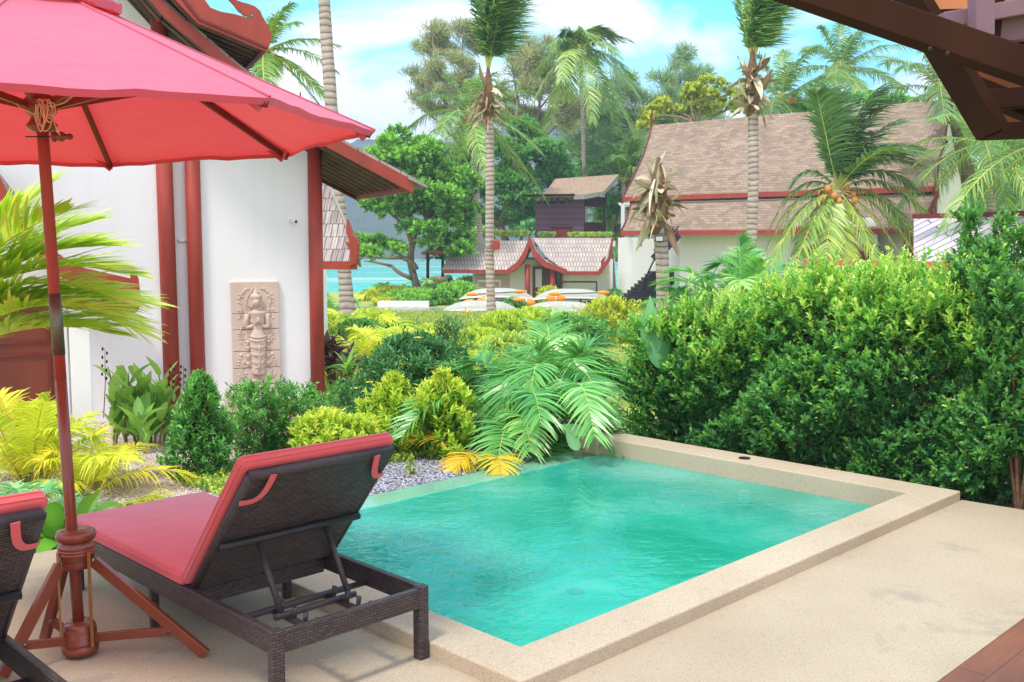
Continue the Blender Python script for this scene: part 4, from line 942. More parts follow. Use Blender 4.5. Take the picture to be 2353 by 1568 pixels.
# body of the figure, one solid of revolution flattened on the block
def flat_lathe(pr2, cx=428, dep=.55):
    pf = [(max(.002, w_ * RW / 548), rc(0, b)[1]) for w_, b in pr2]; x = rc(cx, 0)[0]
    fig.lathe(pf[::-1] if pf[0][1] > pf[-1][1] else pf, 20, (x, YF, 0), Matrix.Diagonal((1, dep, 1)))
def tf(pts, rs, w_=84, dp=.55, n=8):
    s_ = RW / 548; fig.tube([(rc(a, b)[0], YF - dp * s_ * math.sqrt(max(0, w_ * w_ - (a - 425) ** 2)) - .001, rc(a, b)[1]) for a, b in pts], [r * s_ for r in rs], n)
flat_lathe([(4, 1222), (70, 1216), (88, 1190), (72, 1135), (74, 1060), (80, 1000), (88, 930), (97, 860), (99, 800), (86, 760), (64, 715), (58, 690), (68, 650), (80, 600), (84, 560), (100, 525), (112, 500), (70, 492), (36, 485), (34, 465), (3, 460)], 425, .55)
flat_lathe([(4, 468), (30, 455), (48, 425), (54, 390), (52, 360), (60, 345), (64, 325), (52, 308), (30, 300), (28, 285), (24, 270), (16, 250), (2, 232)], 410, .8)
bl(378, 600, 42, dep=.8); bl(468, 600, 40, dep=.8)
tb([(312, 520), (296, 590), (282, 660), (300, 680)], [26, 30, 28, 24]); tb([(285, 672), (340, 668), (404, 640)], [28, 24, 20])
tb([(525, 520), (540, 590), (552, 660), (540, 680)], [26, 30, 28, 24]); tb([(548, 672), (500, 668), (448, 642)], [28, 24, 20])
for yb in (600, 625, 645): tb([(268, yb), (300, yb - 8), (332, yb - 16)], [9, 9, 9]); tb([(508, yb - 16), (540, yb - 8), (570, yb)], [9, 9, 9])
for yb, w_ in ((780, 98), (820, 100), (890, 92), (905, 90), (972, 84), (985, 84), (1060, 76), (1075, 76)): tf([(425 + w_ * q_, yb + 8 - 18 * q_ * q_) for q_ in np.linspace(-1, 1, 9)], [9] * 9, w_)
tf([(428, 870), (428, 940), (428, 1000), (428, 1100), (428, 1180)], [12] * 5, 78)
for k_ in range(5): tf([(375, 930 + 62 * k_), (400, 950 + 62 * k_), (428, 935 + 62 * k_), (456, 950 + 62 * k_), (480, 930 + 62 * k_)], [5] * 5, 80)
fig.tube([(rc(400, 640)[0], YF - .030, rc(400, 640)[1]), (rc(418, 600)[0], YF - .048, rc(418, 600)[1]), (rc(424, 555)[0], YF - .052, rc(424, 555)[1])], [.016, .012, .005], 8); fig.tube([(rc(452, 640)[0], YF - .030, rc(452, 640)[1]), (rc(436, 600)[0], YF - .048, rc(436, 600)[1]), (rc(428, 555)[0], YF - .052, rc(428, 555)[1])], [.016, .012, .005], 8)
for sgn in (-1, 1):
    for yb in (850, 915, 1010, 1095):
        x = 425 + sgn * 118; tb([(425 + sgn * 96, yb - 20), (x, yb - 8), (x + sgn * 26, yb - 22)], [12, 16, 6]); tb([(425 + sgn * 100, yb + 12), (x, yb + 6), (x + sgn * 14, yb + 26)], [10, 13, 5])
    tb([(428 + sgn * 62, 360), (428 + sgn * 64, 390), (428 + sgn * 60, 430), (425 + sgn * 75, 470), (425 + sgn * 95, 440), (425 + sgn * 70, 455)], [8, 10, 9, 10, 9, 5])
    bl(410 + sgn * 20, 395, 9, dep=.6)
    for x0_, ysn in ((0, 1),):
        for (pth) in ([(640 if sgn > 0 else 255, 240 if sgn < 0 else 245)],): pass
    cx = 408; f = lambda d: cx + sgn * d
    tb([(f(60), 238), (f(110), 245), (f(150), 285), (f(178), 330), (f(172), 400), (f(150), 440), (f(165), 490), (f(175), 560)], [5, 7, 7, 7, 6, 6, 6, 5])
    for (dx, yy) in ((105, 240), (140, 275), (185, 300), (150, 330), (195, 345), (165, 400), (190, 390), (150, 480), (195, 480), (160, 540), (195, 570)): bl(f(dx), yy, 17, dep=.5, sz=.75)
    tb([(f(150), 690), (f(175), 680), (f(185), 740), (f(165), 760), (f(178), 810), (f(165), 850), (f(185), 850)], [5, 6, 7, 7, 6, 6, 5])
    for (dx, yy) in ((150, 740), (205, 740), (160, 775), (200, 770), (145, 800), (200, 800)): bl(f(dx), yy, 17, dep=.5, sz=.6)
    tb([(f(150), 1290), (f(155), 1230), (f(175), 1150), (f(160), 1080), (f(185), 1010)], [6, 7, 6, 5, 5])
    bl(f(180), 985, 22, dep=.6)
    for (dx, yy) in ((195, 1020), (145, 1060), (205, 1060), (150, 1120), (210, 1090), (130, 1190), (205, 1210), (125, 1230), (190, 1230), (150, 1080)): bl(f(dx), yy, 18, dep=.5, sz=.6)
tb([(395, 490), (330, 485), (300, 450), (300, 380), (325, 310), (365, 260), (395, 225), (425, 260), (470, 310), (505, 370), (518, 440), (505, 480), (460, 492)], [6] * 13)
bl(400, 1240, 26, dep=.7, sz=.5); bl(455, 1250, 26, dep=.7, sz=.5); tb([(340, 1290), (400, 1275), (470, 1290)], [14, 18, 10])
bl(411, 398, 44, dep=1.55, sz=1.2); bl(396, 388, 9, dep=9.5, sz=.5); bl(428, 388, 9, dep=9.5, sz=.5); bl(412, 412, 7, dep=2.2, sz=1.3); bl(412, 432, 10, dep=1.6, sz=.45)
fig.build('carved_figure', M['stone'], rl, smooth=True, fixn=False)
# ================================================================= SECOND HOUSE behind (shake roof)
h2 = Fr((-2.6, 17.0, -.35), -12); o2 = np.array([-2.6, 17.0, -.35])
hh = empty('neighbour_house', o2, R(-12), 'house with a steep grey shake roof half hidden behind the red corner post', 'house')
def p2(x, y, yl):
    r = ray(x, y); c0 = CAM0 - h2.o; t = (yl - c0 @ h2.Y) / (r @ h2.Y); p = c0 + t * r; return (float(p @ h2.X), float(p[2]))
eR = p2(822, 602, 0); tR = p2(742, 405, 1.6)
prof2 = [(0, eR[1]), (.35, eR[1] + .48), (.72, eR[1] + 1.15), (1.15, eR[1] + 2.0), (1.4, eR[1] + 2.6)]
xr = [eR[0], p2(800, 538, .35)[0], p2(762, 450, .72)[0], p2(738, 345, 1.15)[0], p2(730, 300, 1.4)[0]]
P = []
for i in range(len(prof2) - 1):
    for s in range(5): t = s / 5; P.append((prof2[i][0] * (1 - t) + prof2[i + 1][0] * t, prof2[i][1] * (1 - t) + prof2[i + 1][1] * t, xr[i] * (1 - t) + xr[i + 1] * t))
P.append((*prof2[-1], xr[-1]))
mb = MB(); mb.grid([[(-3.6, y, z) for y, z, x in P], [(x, y, z) for y, z, x in P]], .06, (0, .5, -.8)); o = mb.build('roof', M['shake'], hh, fixn=True)
acc = [0]
for i in range(1, len(P)): acc.append(acc[-1] + math.dist(P[i][:2], P[i - 1][:2]))
for l in o.data.loops: o.data.uv_layers[0].data[l.index].uv = (o.data.vertices[l.vertex_index].co.x, acc[l.vertex_index % len(P)])
mb = MB(); mb.grid([[(x, y - .03, z + .05) for y, z, x in P], [(x + .05, y - .03, z + .05) for y, z, x in P]], .16, (0, .5, -.85)); mb.build('barge_board', M['grayroofcap'], hh, fixn=True)
MB().span((-3.6, -.06, eR[1] - .13), (eR[0] + .0, -.01, eR[1] + .01)).build('eave_board', M['redpaint'], hh)
cu = [p2(a, b, -.02) for a, b in [(806, 612), (822, 606), (825, 560), (820, 545), (812, 538), (800, 505), (799, 535), (806, 552), (806, 558), (796, 556), (808, 575), (808, 602)]]
MB().prism(cu, -.10, .02).build('curled_end', M['redpaint'], hh, fixn=True)
MB().span((-3.4, .6, -.3), (eR[0] - 2.0, 3.5, eR[1] + .6)).build('wall', M['white'], hh)
sp = p2(690, 212, 1.6); MB().tube([(sp[0], 1.6, sp[1] - 1.4), (sp[0], 1.6, sp[1])], [.05, .012], 8).build('ridge_finial', M['darkred'], hh)
# spot lamp on the gravel
c = on(524, 998, -.14); s = empty('garden_spotlight', c, 0, 'small black spotlight standing on the gravel between two green bushes', 'garden light')
MB().lathe([(.02, 0), (.055, .01), (.06, .05), (.06, .10), (.05, .105)], 16, (0, 0, .0), Matrix.Rotation(R(-55), 3, 'X')).build('lamp_body', M['black'], s, (0, 0, .10), smooth=True); MB().tube([(0, 0, -.03), (0, 0, .11)], .012, 8).build('spike', M['black'], s)
# ================================================================= BIG BROWN ROOFED HOUSE
MG = -1.3
mh = Fr((16.2, 40, 0), -40.4); mo_ = np.array([16.2, 40, 0.])
bh = empty('resort_house', (16.2, 40, MG), R(-40.4), 'large white house with a two tiered brown shingle roof edged in red', 'house')
def mp_(x, y, yl): a, b = mh.ypl(x, y, yl); return (a, b - MG)
def tier(rows, name, rows_n=6):
    """rows: (y, z, xl, xr) from the eave up; smooth concave sheet"""
    P = []
    for i in range(len(rows) - 1):
        for s in range(rows_n): t = s / rows_n; P.append([rows[i][k] * (1 - t) + rows[i + 1][k] * t for k in range(4)])
    P.append(list(rows[-1])); mb = MB(); nx = 8
    mb.grid([[(p[2] + (p[3] - p[2]) * j / nx, p[0], p[1]) for j in range(nx + 1)] for p in P])
    o = mb.build(name, M['asphalt'], bh); acc = [0]
    for i in range(1, len(P)): acc.append(acc[-1] + math.dist(P[i][:2], P[i - 1][:2]))
    for l in o.data.loops: v = l.vertex_index; o.data.uv_layers[0].data[l.index].uv = (o.data.vertices[v].co.x, acc[v // (nx + 1)])
    if o.data.polygons[0].normal.y > 0: o.data.flip_normals()
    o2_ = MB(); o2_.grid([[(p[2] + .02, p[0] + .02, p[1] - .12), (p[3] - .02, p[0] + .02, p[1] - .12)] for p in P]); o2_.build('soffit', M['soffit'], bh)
    for q, k in ((2, 0), (3, 1)):
        e = MB(); e.grid([[(p[q] + (-.06 if k == 0 else .0), p[0] - .03, p[1] + .06), (p[q] + (0 if k == 0 else .06), p[0] - .03, p[1] + .06)] for p in P], .34, (0, 0, -1)); e.build('barge_board', M['darkred'], bh, fixn=True)
    return P
up_rows = [(.9, 3.85 - MG, -14.82, .06), (1.5, 4.85 - MG, -14.62, -.02), (2.6, 6.0 - MG, -14.75, -.12), (3.4, 6.95 - MG, -14.95, -.3), (4.0, 7.7 - MG, -15.14, -.41)]
PU = tier(up_rows, 'upper_roof')
lo_rows = [(0, 2.17 - MG, -14.29, -.12), (.35, 2.75 - MG, -14.2, .0), (.75, 3.3 - MG, -14.3, .1), (1.15, 3.75 - MG, -14.45, .15)]
tier(lo_rows, 'lower_roof')
# rear slopes so that the roof closes
mb = MB(); mb.grid([[(x0, 8 - y, z) for y, z, x0, x1 in up_rows], [(x1, 8 - y, z) for y, z, x0, x1 in up_rows]]); mb.build('rear_roof', M['asphalt'], bh)
MB().span((-14.82, .86, 3.70 - MG), (.06, .90, 3.92 - MG)).build('eave_board', M['redpaint'], bh)
gx0, gx1 = mp_(1868, 512, 0)[0], mp_(2000, 515, 0)[0]
MB().span((-14.29, -.04, 2.02 - MG), (gx0, -.0, 2.24 - MG)).build('eave_board', M['redpaint'], bh); MB().span((gx1, -.04, 2.02 - MG), (-.12, -.0, 2.24 - MG)).build('eave_board', M['redpaint'], bh)
xw0 = mp_(1562, 600, 1.0)[0]
MB().span((xw0, 1.0, -1), (-.6, 6.5, 3.6 - MG)).build('wall', M['white'], bh)
MB().prism([(-14.2, 3.0 - MG), (-.6, 3.0 - MG), (-.6, 3.9 - MG), (-14.2, 3.9 - MG)], 1.9, 6).build('wall', M['white'], bh)
mb = MB()
mb.prism([(1.15, 3.7 - MG), (4, 7.45 - MG), (6.9, 3.7 - MG), (6.9, -1), (1.15, -1)], -.75, -.55, fn=lambda a, b, t: (t, a, b)); mb.build('gable_wall', M['white'], bh, fixn=True)
for yy in (1.0, 2.6): MB().span((-.54, yy, -1), (-.36, yy + .2, 3.8 - MG + (yy - 1) * 1.0)).build('post', M['redpaint'], bh)
for a, b in ((.95, 3.62), (1.6, 4.6), (2.7, 5.75), (3.4, 6.6)): MB().span((-.5, a, b - MG), (-.05, a + .1, b + .12 - MG)).build('rafter', M['soffit'], bh)
for xx in (2085, 2102): a = mp_(xx, 590, .3)[0]; MB().span((a - .13, .2, -1), (a + .13, .4, 2.1 - MG)).build('post', M['redpaint'], bh)
MB().span((mp_(2085, 590, .3)[0] + .14, .22, 1.95 - MG), (mp_(2102, 590, .3)[0] - .14, .38, 2.08 - MG)).build('beam', M['redpaint'], bh)
MB().tube([(-15.17, 4, 7.5 - MG), (-15.22, 4, 8.1 - MG), (-15.16, 4, 8.5 - MG)], [.09, .06, .02], 8).build('ridge_finial', M['darkred'], bh); MB().tube([(-.38, 4, 7.5 - MG), (-.32, 4, 8.1 - MG), (-.38, 4, 8.5 - MG)], [.09, .06, .02], 8).build('ridge_finial', M['darkred'], bh)
# porch gable with curled ends on the long side
yp = -1.0
gl = [mp_(x, y, yp) for x, y in [(1890, 536), (1868, 562), (1838, 576), (1832, 566), (1838, 556), (1848, 560), (1856, 550), (1844, 548), (1828, 560), (1825, 588), (1840, 598), (1876, 582), (1892, 560), (1912, 545), (1930, 562), (1950, 584), (1990, 600), (2004, 588), (2002, 572), (1990, 566), (1980, 560), (1990, 574), (1976, 578), (1952, 566), (1935, 545), (1918, 515), (1908, 515)]]
MB().prism(gl, yp - .08, yp).build('porch_barge_board', M['darkred'], bh, fixn=True)
pr3 = [mp_(x, y, yp) for x, y in [(1832, 580), (1872, 560), (1895, 538), (1912, 512), (1932, 545), (1952, 566), (1998, 584)]]
mb = MB(); mb.grid([[(a, yp + .02, b) for a, b in pr3], [(a, 1.0, b) for a, b in pr3]], .06); mb.build('porch_roof', M['asphalt'], bh, fixn=True)
sx_ = mp_(1868, 512, 0); sx2 = mp_(2000, 514, 0)
st = [mp_(x, y, -.02) for x, y in [(1810, 528), (1868, 524), (1886, 508), (1905, 504), (1905, 498), (1884, 502), (1864, 518), (1810, 522)]]; MB().prism(st, -.06, -.0).build('stepped_eave', M['redpaint'], bh, fixn=True)
MB().prism([mp_(x, y, -.0) for x, y in [(1862, 524), (1886, 508), (1996, 500), (2012, 520), (2012, 600), (1862, 600)]], .10, .2).build('porch_wall', M['white'], bh, fixn=True)
MB().span((mp_(1570, 600, .9)[0], .86, -.9), (mp_(1650, 600, .9)[0], .98, .9)).build('louvre_panel', M['grayroofcap'], bh)
# low grey roof and terracotta wall beside it
rwp = [at(2128, 500, 33), at(2232, 498, 31), at(2250, 600, 29), at(2118, 596, 31)]
lr = empty('low_grey_roof_house', (rwp[3][0], 31, terr(0, 31)), 0, 'low house with a pale grey tiled roof beyond the tall shoots of the hedge', 'house')
mb = MB(); z0 = terr(0, 31); org = np.array([rwp[3][0], 31, z0])
big = [at(2100, 500, 34), at(2420, 492, 30), at(2440, 620, 27), at(2100, 612, 31)]
mb.grid([[big[3] - org, big[2] - org], [big[0] - org, big[1] - org]], .08, (0, .3, -.9)); mb.build('roof', M['graytile'], lr, fixn=True)
mb = MB(); mb.bar(big[0] - org + np.array([0, 0, .04]), big[1] - org + np.array([0, 0, .04]), .18, .14); mb.build('ridge_board', M['darkred'], lr)
bl_, br_ = big[3] - org, big[2] - org; mb = MB(); mb.add([bl_ + [0, .4, -.1], br_ + [0, .4, -.1], [br_[0], br_[1] + .4, -1], [bl_[0], bl_[1] + .4, -1]], [(0, 1, 2, 3)]); mb.build('wall', M['white'], lr)
a, b = at(1852, 597, 24), at(2420, 597, 20); tw = MB(); d = b - a; tw.bar([a[0], a[1], (a[2] - 1.4) / 2 + a[2] * 0 - .0], [b[0], b[1], (a[2] - 1.4) / 2], .2, a[2] + 1.4)
tag(tw.build('terracotta_wall', M['terracotta']), 'orange terracotta painted garden wall showing above the hedge', 'garden wall')
# ================================================================= PAVILION with wood shake roof and roof terrace
KZ = -1.73
kf = Fr((0, 56, 0), -4); kh = empty('beach_pavilion', (0, 56, KZ), R(-4), 'low white pavilion with pale wood shake roof and a pointed red gable over its door', 'pavilion')
def kp(x, y, yl): a, b = kf.ypl(x, y, yl); return (a, b - KZ)
def shk(rows, name, parent=kh, mat=None):
    P = []
    for i in range(len(rows) - 1):
        for s in range(4): t = s / 4; P.append([rows[i][k] * (1 - t) + rows[i + 1][k] * t for k in range(4)])
    P.append(list(rows[-1])); nx = 4; mb = MB(); mb.grid([[(p[2] + (p[3] - p[2]) * j / nx, p[0], p[1]) for j in range(nx + 1)] for p in P])
    o = mb.build(name, mat or M['shakefar'], parent); acc = [0]
    for i in range(1, len(P)): acc.append(acc[-1] + math.dist(P[i][:2], P[i - 1][:2]))
    for l in o.data.loops: v = l.vertex_index; o.data.uv_layers[0].data[l.index].uv = (o.data.vertices[v].co.x, acc[v // (nx + 1)])
    if o.data.polygons[0].normal.y > 0: o.data.flip_normals()
    return o
a0 = kp(1015, 620, 0); a1 = kp(1030, 590, 1.1); a2 = kp(1048, 553, 2.8)
r0 = kp(1378, 624, 0); r1 = kp(1396, 592, 1.1); r2 = kp(1406, 547, 2.8)
gcx = kp(1216, 600, -.5)[0]
lx, rx = kp(1166, 622, 0)[0], kp(1302, 622, 0)[0]
shk([(0, a0[1], a0[0], lx), (1.1, a1[1], a1[0], gcx - .25), (2.8, a2[1], a2[0], gcx)], 'roof'); shk([(0, r0[1], rx, r0[0]), (1.1, r1[1], gcx + .9, r1[0]), (2.8, r2[1], gcx, r2[0])], 'roof')
gap = [kp(x, y, -.5) for x, y in [(1165, 618), (1190, 600), (1206, 576), (1217, 546), (1229, 576), (1254, 602), (1302, 620)]]
mb = MB(); mb.grid([[(a, -.5, b) for a, b in gap], [(a, 2.8, b) for a, b in gap]], .06, (0, 0, -1)); o = mb.build('gable_roof', M['shakefar'], kh, fixn=True)
gt = [(1163, 624), (1190, 606), (1206, 582), (1217, 544 - 2), (1230, 580), (1256, 606), (1304, 624)]; gb = [(1302, 631), (1250, 614), (1224, 588), (1217, 565), (1210, 588), (1194, 613), (1166, 631)]
gt = [(1163, 621), (1188, 602), (1204, 576), (1217, 542), (1231, 576), (1256, 602), (1304, 620)]
MB().prism([kp(x, y, -.56) for x, y in gt + gb], -.60, -.50).build('barge_board', M['redpaint'], kh, fixn=True)
ins = [kp(x, y, -.4) for x, y in [(1176, 624), (1200, 604), (1217, 566), (1234, 604), (1290, 624)]]
for i in range(8):
    yy = -.3 + i * .35; rf = MB()
    for j in range(4): rf.bar((ins[j][0], yy, ins[j][1]), (ins[j + 1][0], yy, ins[j + 1][1]), .08, .1)
    rf.build('rafter', M['sofpale'], kh)
MB().span((a0[0], -.06, a0[1] - .20), (lx, -.0, a0[1] + .0)).build('eave_board', M['redpaint'], kh); MB().span((rx, -.06, r0[1] - .20), (r0[0], -.0, r0[1] + .0)).build('eave_board', M['redpaint'], kh)
MB().prism([kp(x, y, 0) for x, y in [(1375, 631), (1380, 631), (1402, 600), (1410, 548), (1405, 548), (1398, 592), (1388, 604), (1392, 588), (1380, 600), (1382, 612), (1374, 622)]], -.1, 0).build('curled_barge_board', M['redpaint'], kh, fixn=True)
xa, xb = kp(1086, 640, 1.3)[0], kp(1408, 640, 1.3)[0]
MB().span((xa, 1.3, -1), (xb, 9, a0[1] + .55)).build('wall', M['white'], kh)
MB().span((a2[0], 2.81, a2[1] - .35), (r2[0] + .2, 11, a2[1] - .02)).build('terrace_slab', M['white'], kh)
c0_ = kp(1092, 632, 1.2); c1_ = kp(1178, 690, 1.2); MB().span((c0_[0], 1.2, c1_[1]), (kp(1170, 640, 1.2)[0], 1.298, c0_[1])).build('carved_panel', M['stone'], kh)
for x in (1212, 1270): a = kp(x, 640, -.2)[0]; MB().tube([(a, -.2, -.2), (a, -.2, a0[1] + .3)], .15, 12).build('post', M['redpaint'], kh, smooth=True)
d0, d1 = kp(1224, 613, 1.2), kp(1292, 697, 1.2)
dr_ = MB().span((d0[0], 1.14, d1[1]), (d1[0], 1.19, d0[1])).build('door', M['door'], kh)
mid = (d0[0] + d1[0]) / 2; gz = d1[1] + (d0[1] - d1[1]) * .42
MB().span((d0[0] + .12, 1.11, gz), (mid - .12, 1.139, d0[1] - .12)).build('pane', M['darkglass'], dr_); MB().span((mid + .12, 1.11, gz), (d1[0] - .12, 1.139, d0[1] - .12)).build('pane', M['darkglass'], dr_)
MB().span((d0[0] + .16, 1.085, gz + .02), (d0[0] + .52, 1.109, d0[1] - .14)).build('curtain', M['curtain'], dr_)
# tall white walls and stairs at the end of the pavilion
sw = empty('stair_wall', (*at(1455, 600, 52)[:2], -1.7), R(-4), 'tall plain white walls flanking the black outdoor stairs', 'wall'); so_ = at(1455, 600, 52)
def sp_(x, y, Y): p = at(x, y, Y); return (p[0] - so_[0], Y - 52, p[2] + 1.7)
l0 = sp_(1406, 546, 57); l1 = sp_(1452, 546, 57); MB().span((l0[0], 4.5, -.2), (l1[0], 5, l0[2])).build('wall', M['white'], sw)
l0 = sp_(1450, 549, 55); l1 = sp_(1500, 549, 55); MB().span((l1[0] - .1 - (l1[0] - l0[0]), 2.9, -.2), (l1[0] + 2.4, 3.3, l0[2])).build('wall', M['white'], sw)
ab = sp_(1406, 690, 53); at_ = sp_(1502, 600, 53)
stt = empty('outdoor_stairs', (*at(1408, 696, 50)[:2], -1.7), R(0), 'black stairs climbing beside the white wall up to the roof terrace', 'stairs'); s0 = at(1408, 696, 50); s1 = at(1506, 606, 51)
nst = 12
for i in range(nst):
    fx = s0[0] + (s1[0] - s0[0]) * i / nst - s0[0]; wz = (s1[2] - s0[2]) * (i + 1) / nst
    MB().span((fx, i * .06, wz - .2), (s1[0] - s0[0] + .9, 1.6 + i * .06 + .001 * i, wz - .03)).build('step', M['blackstep'], stt)
    MB().span((fx - .03, i * .06 - .03, wz - .028), (s1[0] - s0[0] + .9, 1.6 + i * .06, wz)).build('tread', M['grayroofcap'] if i % 2 > 5 else M['black'], stt)
hp = MB(); P0 = at(1468, 672, 49.8) - s0; P1 = at(1506, 588, 50.8) - s0; P0[1] = -.2; P1[1] = .6
P0[2] = at(1468, 672, 49.8)[2] + 1.7; P1[2] = at(1506, 588, 50.8)[2] + 1.7
hp.tube([P0, P1], .04, 6); hp.build('handrail', M['black'], stt)
s2 = at(1535, 560, 46); ms = empty('metal_staircase', (s2[0], 46, -1.6), 0, 'dark open metal staircase against the white wall behind the dead palm stump', 'stairs')
f = lambda x, y, dz=0: (at(x, y, 46)[0] - s2[0], dz, at(x, y, 46)[2] + 1.6)
MB().bar(f(1508, 596), f(1560, 540), .08, .3).build('stringer', M['black'], ms); MB().bar(f(1508, 596, 1.1), f(1560, 540, 1.1), .08, .3).build('stringer', M['black'], ms)
for k_ in (0, 1.1):
    mb = MB(); mb.bar(f(1510, 576, k_), f(1560, 520, k_), .05, .06); [mb.bar(f(x_, 594 - (x_ - 1508) * 1.08, k_), f(x_, 576 - (x_ - 1508) * 1.1, k_), .04, .04, (1, 0, 0)) for x_ in (1512, 1534, 1556)]; mb.build('railing', M['black'], ms)
for i in range(8):
    t = (i + .5) / 8; q = f(1508 + 52 * t, 596 - 56 * t, .55); MB().box(q, (.3, 1.04, .04)).build('tread', M['black'], ms)
# roof terrace: cabin, chair, planters
CB = at(1285, 540, 63); cb_ = empty('rooftop_cabin', (CB[0], 63, 1.75), R(-6), 'dark plum timber cabin with a straw roof standing on the pavilion terrace', 'cabin')
def cq(x, y, Y): p = at(x, y, Y); v = p - np.array([CB[0], 63, 1.75]); c_, s_ = math.cos(R(6)), math.sin(R(6)); return np.array([v[0] * c_ - v[1] * s_, v[0] * s_ + v[1] * c_, v[2]])
A, B_ = cq(1230, 545, 62.5), cq(1342, 545, 62.5); tz_ = cq(1230, 450, 62.5)[2]
MB().span((A[0], A[1], -.3), (B_[0], A[1] + .12, tz_)).build('front_wall', M['cladding'], cb_)
Cc = cq(1393, 540, 64.5)
def sidequad(z0, z1, x0=0., x1=1., dy=0):
    p = np.array([B_[0], A[1], 0.]); q = np.array([Cc[0], Cc[1], 0.]); a = p + (q - p) * x0; b = p + (q - p) * x1; n_ = np.array([-(q - p)[1], (q - p)[0], 0]); n_ = n_ / np.linalg.norm(n_) * .12
    mb = MB(); z0a, z0b = (z0, z0) if not isinstance(z0, tuple) else z0; z1a, z1b = (z1, z1) if not isinstance(z1, tuple) else z1
    vs = [a + [0, 0, z0a], b + [0, 0, z0b], b + [0, 0, z1b], a + [0, 0, z1a]]
    mb.add(vs + [v + n_ for v in vs], [(0, 1, 2, 3), (7, 6, 5, 4), (0, 4, 5, 1), (1, 5, 6, 2), (2, 6, 7, 3), (3, 7, 4, 0)]); return mb
zz = lambda y, Y=63.5: cq(1360, y, Y)[2]
sidequad(-.3, (zz(511, 62.5), zz(512, 64.5))).build('side_wall', M['darkwood'], cb_); sidequad((zz(475, 62.5), zz(477, 64.5)), (zz(450, 62.5), zz(454, 64.5))).build('side_wall', M['darkwood'], cb_)
sidequad((zz(511, 62.5), zz(512, 64.5)), (zz(475, 62.5), zz(477, 64.5)), .0, .06).build('window_frame', M['black'], cb_); sidequad((zz(511, 62.5), zz(512, 64.5)), (zz(475, 62.5), zz(477, 64.5)), .94, 1).build('window_frame', M['black'], cb_)
for x, Y in ((1393, 64.6), (1366, 63.6)): q = cq(x, 450, Y); MB().span((q[0] - .07, q[1] - .07, zz(455)), (q[0] + .07, q[1] + .07, q[2] + .5)).build('post', M['black'], cb_)
e0_ = [cq(1203, 451, 61.6), cq(1236, 449, 61.6), cq(1255, 440, 62.4), cq(1276, 411, 65)]
e1q = [cq(1318, 449, 61.6), cq(1345, 447, 61.6), cq(1385, 440, 62.6), cq(1421, 401, 65.5)]
mb = MB(); mb.grid([[e0_[i] * (1 - j / 6) + e1q[i] * (j / 6) for j in range(7)] for i in range(1, 4)], .16, (0, 0, -1)); mb.build('thatch_roof', M['thatch'], cb_, fixn=True)
mb = MB(); mb.bar(cq(1200, 450, 61.5), cq(1320, 448, 61.5), .15, .12); mb.build('eave_board', M['darkwood'], cb_)
mb = MB(); rr_ = [cq(1318, 450, 61.5), cq(1345, 449, 61.5), cq(1386, 441, 62.5), cq(1421, 402, 65.4)]
for i in range(3): mb.bar(rr_[i] - [0, 0, .1], rr_[i + 1] - [0, 0, .1], .08, .26)
mb.build('barge_board', M['grayroofcap'], cb_)
for i, x in enumerate((1236, 1251, 1263, 1275, 1291, 1310)):
    q = at(x, 466 - (i == 5) * 3, 62.2); pt = empty('hanging_pot', q, 0, None, None, 'pots hanging on the cabin wall')
    tag(pt, 'small black plant pot hanging on the dark cabin wall under the straw eave', 'plant pot', 'pots hanging on the cabin wall')
    MB().lathe([(.08, -.1), (.12, .08), (.1, .09)], 10).build('pot', M['black'], pt, smooth=True)
    nb = NB(); g = np.random.default_rng(i); P_ = rdir(14, g) * .06 + [0, 0, .1]; twig_leaves(nb, P_, nz(rdir(14, g) + UPV * 1.2), 5, .12, .11, .04, g=None if False else None) if False else twig_leaves(nb, P_, nz(rdir(14, g) + UPV * 1.2), 5, .12, .11, .04, r=g)
    nb.build('leaves', G['cover'], pt)
q = at(1294, 545, 60.5); bx = empty('storage_box', (q[0], 60.5, 1.9), R(-5), 'plum timber storage box in front of the dark cabin', 'storage box')
MB().span((-.72, 0, -.2), (.55, .5, .62)).build('body', M['darkred'], bx); MB().span((-.76, -.04, .621), (.59, .54, .68)).build('lid', M['darkwood'], bx)
q = at(1424, 538, 60.5); ch = empty('garden_chair', (q[0], 60.5, 1.9), R(30), 'black rattan armchair on the roof terrace beside the cabin', 'chair')
MB().lathe([(.05, .38), (.28, .40), (.30, .44), (.05, .45)], 14).build('seat', M['black'], ch); mb = MB()
Gd = [[(.33 * math.cos(a) * (1 + .12 * k), .33 * math.sin(a) * (1 + .12 * k), .42 + .5 * k * (.45 + .55 * max(0, math.cos(a - .6)))) for a in np.linspace(-1.3, 2.5, 14)] for k in (0, .5, 1)]
mb.grid(Gd, .03, (0, 0, -1)); mb.build('backrest', M['black'], ch)
for a in (.8, 2.4, 3.9, 5.5): MB().tube([(.22 * math.cos(a), .22 * math.sin(a), .4), (.27 * math.cos(a), .27 * math.sin(a), -.2)], .02, 6).build('leg', M['black'], ch)
pg = empty('pergola_frame', (*at(1445, 500, 55)[:2], 1.5), 0, 'white metal pergola frame behind the dead palm stump', 'pergola'); q0 = at(1445, 500, 55)
f = lambda x, y, dy=0: (at(x, y, 55)[0] - q0[0], dy, at(x, y, 55)[2] - 1.5)
mb = MB(); mb.bar(f(1431, 540), f(1431, 468), .18, .18, (1, 0, 0)); mb.bar(f(1428, 469), f(1475, 469), .14, .14); mb.bar(f(1431, 474), f(1445, 460, 5), .1, .1); mb.bar(f(1431, 474, .2), f(1475, 474, .2), .05, .05); mb.build('frame', M['whitemetal'], pg)
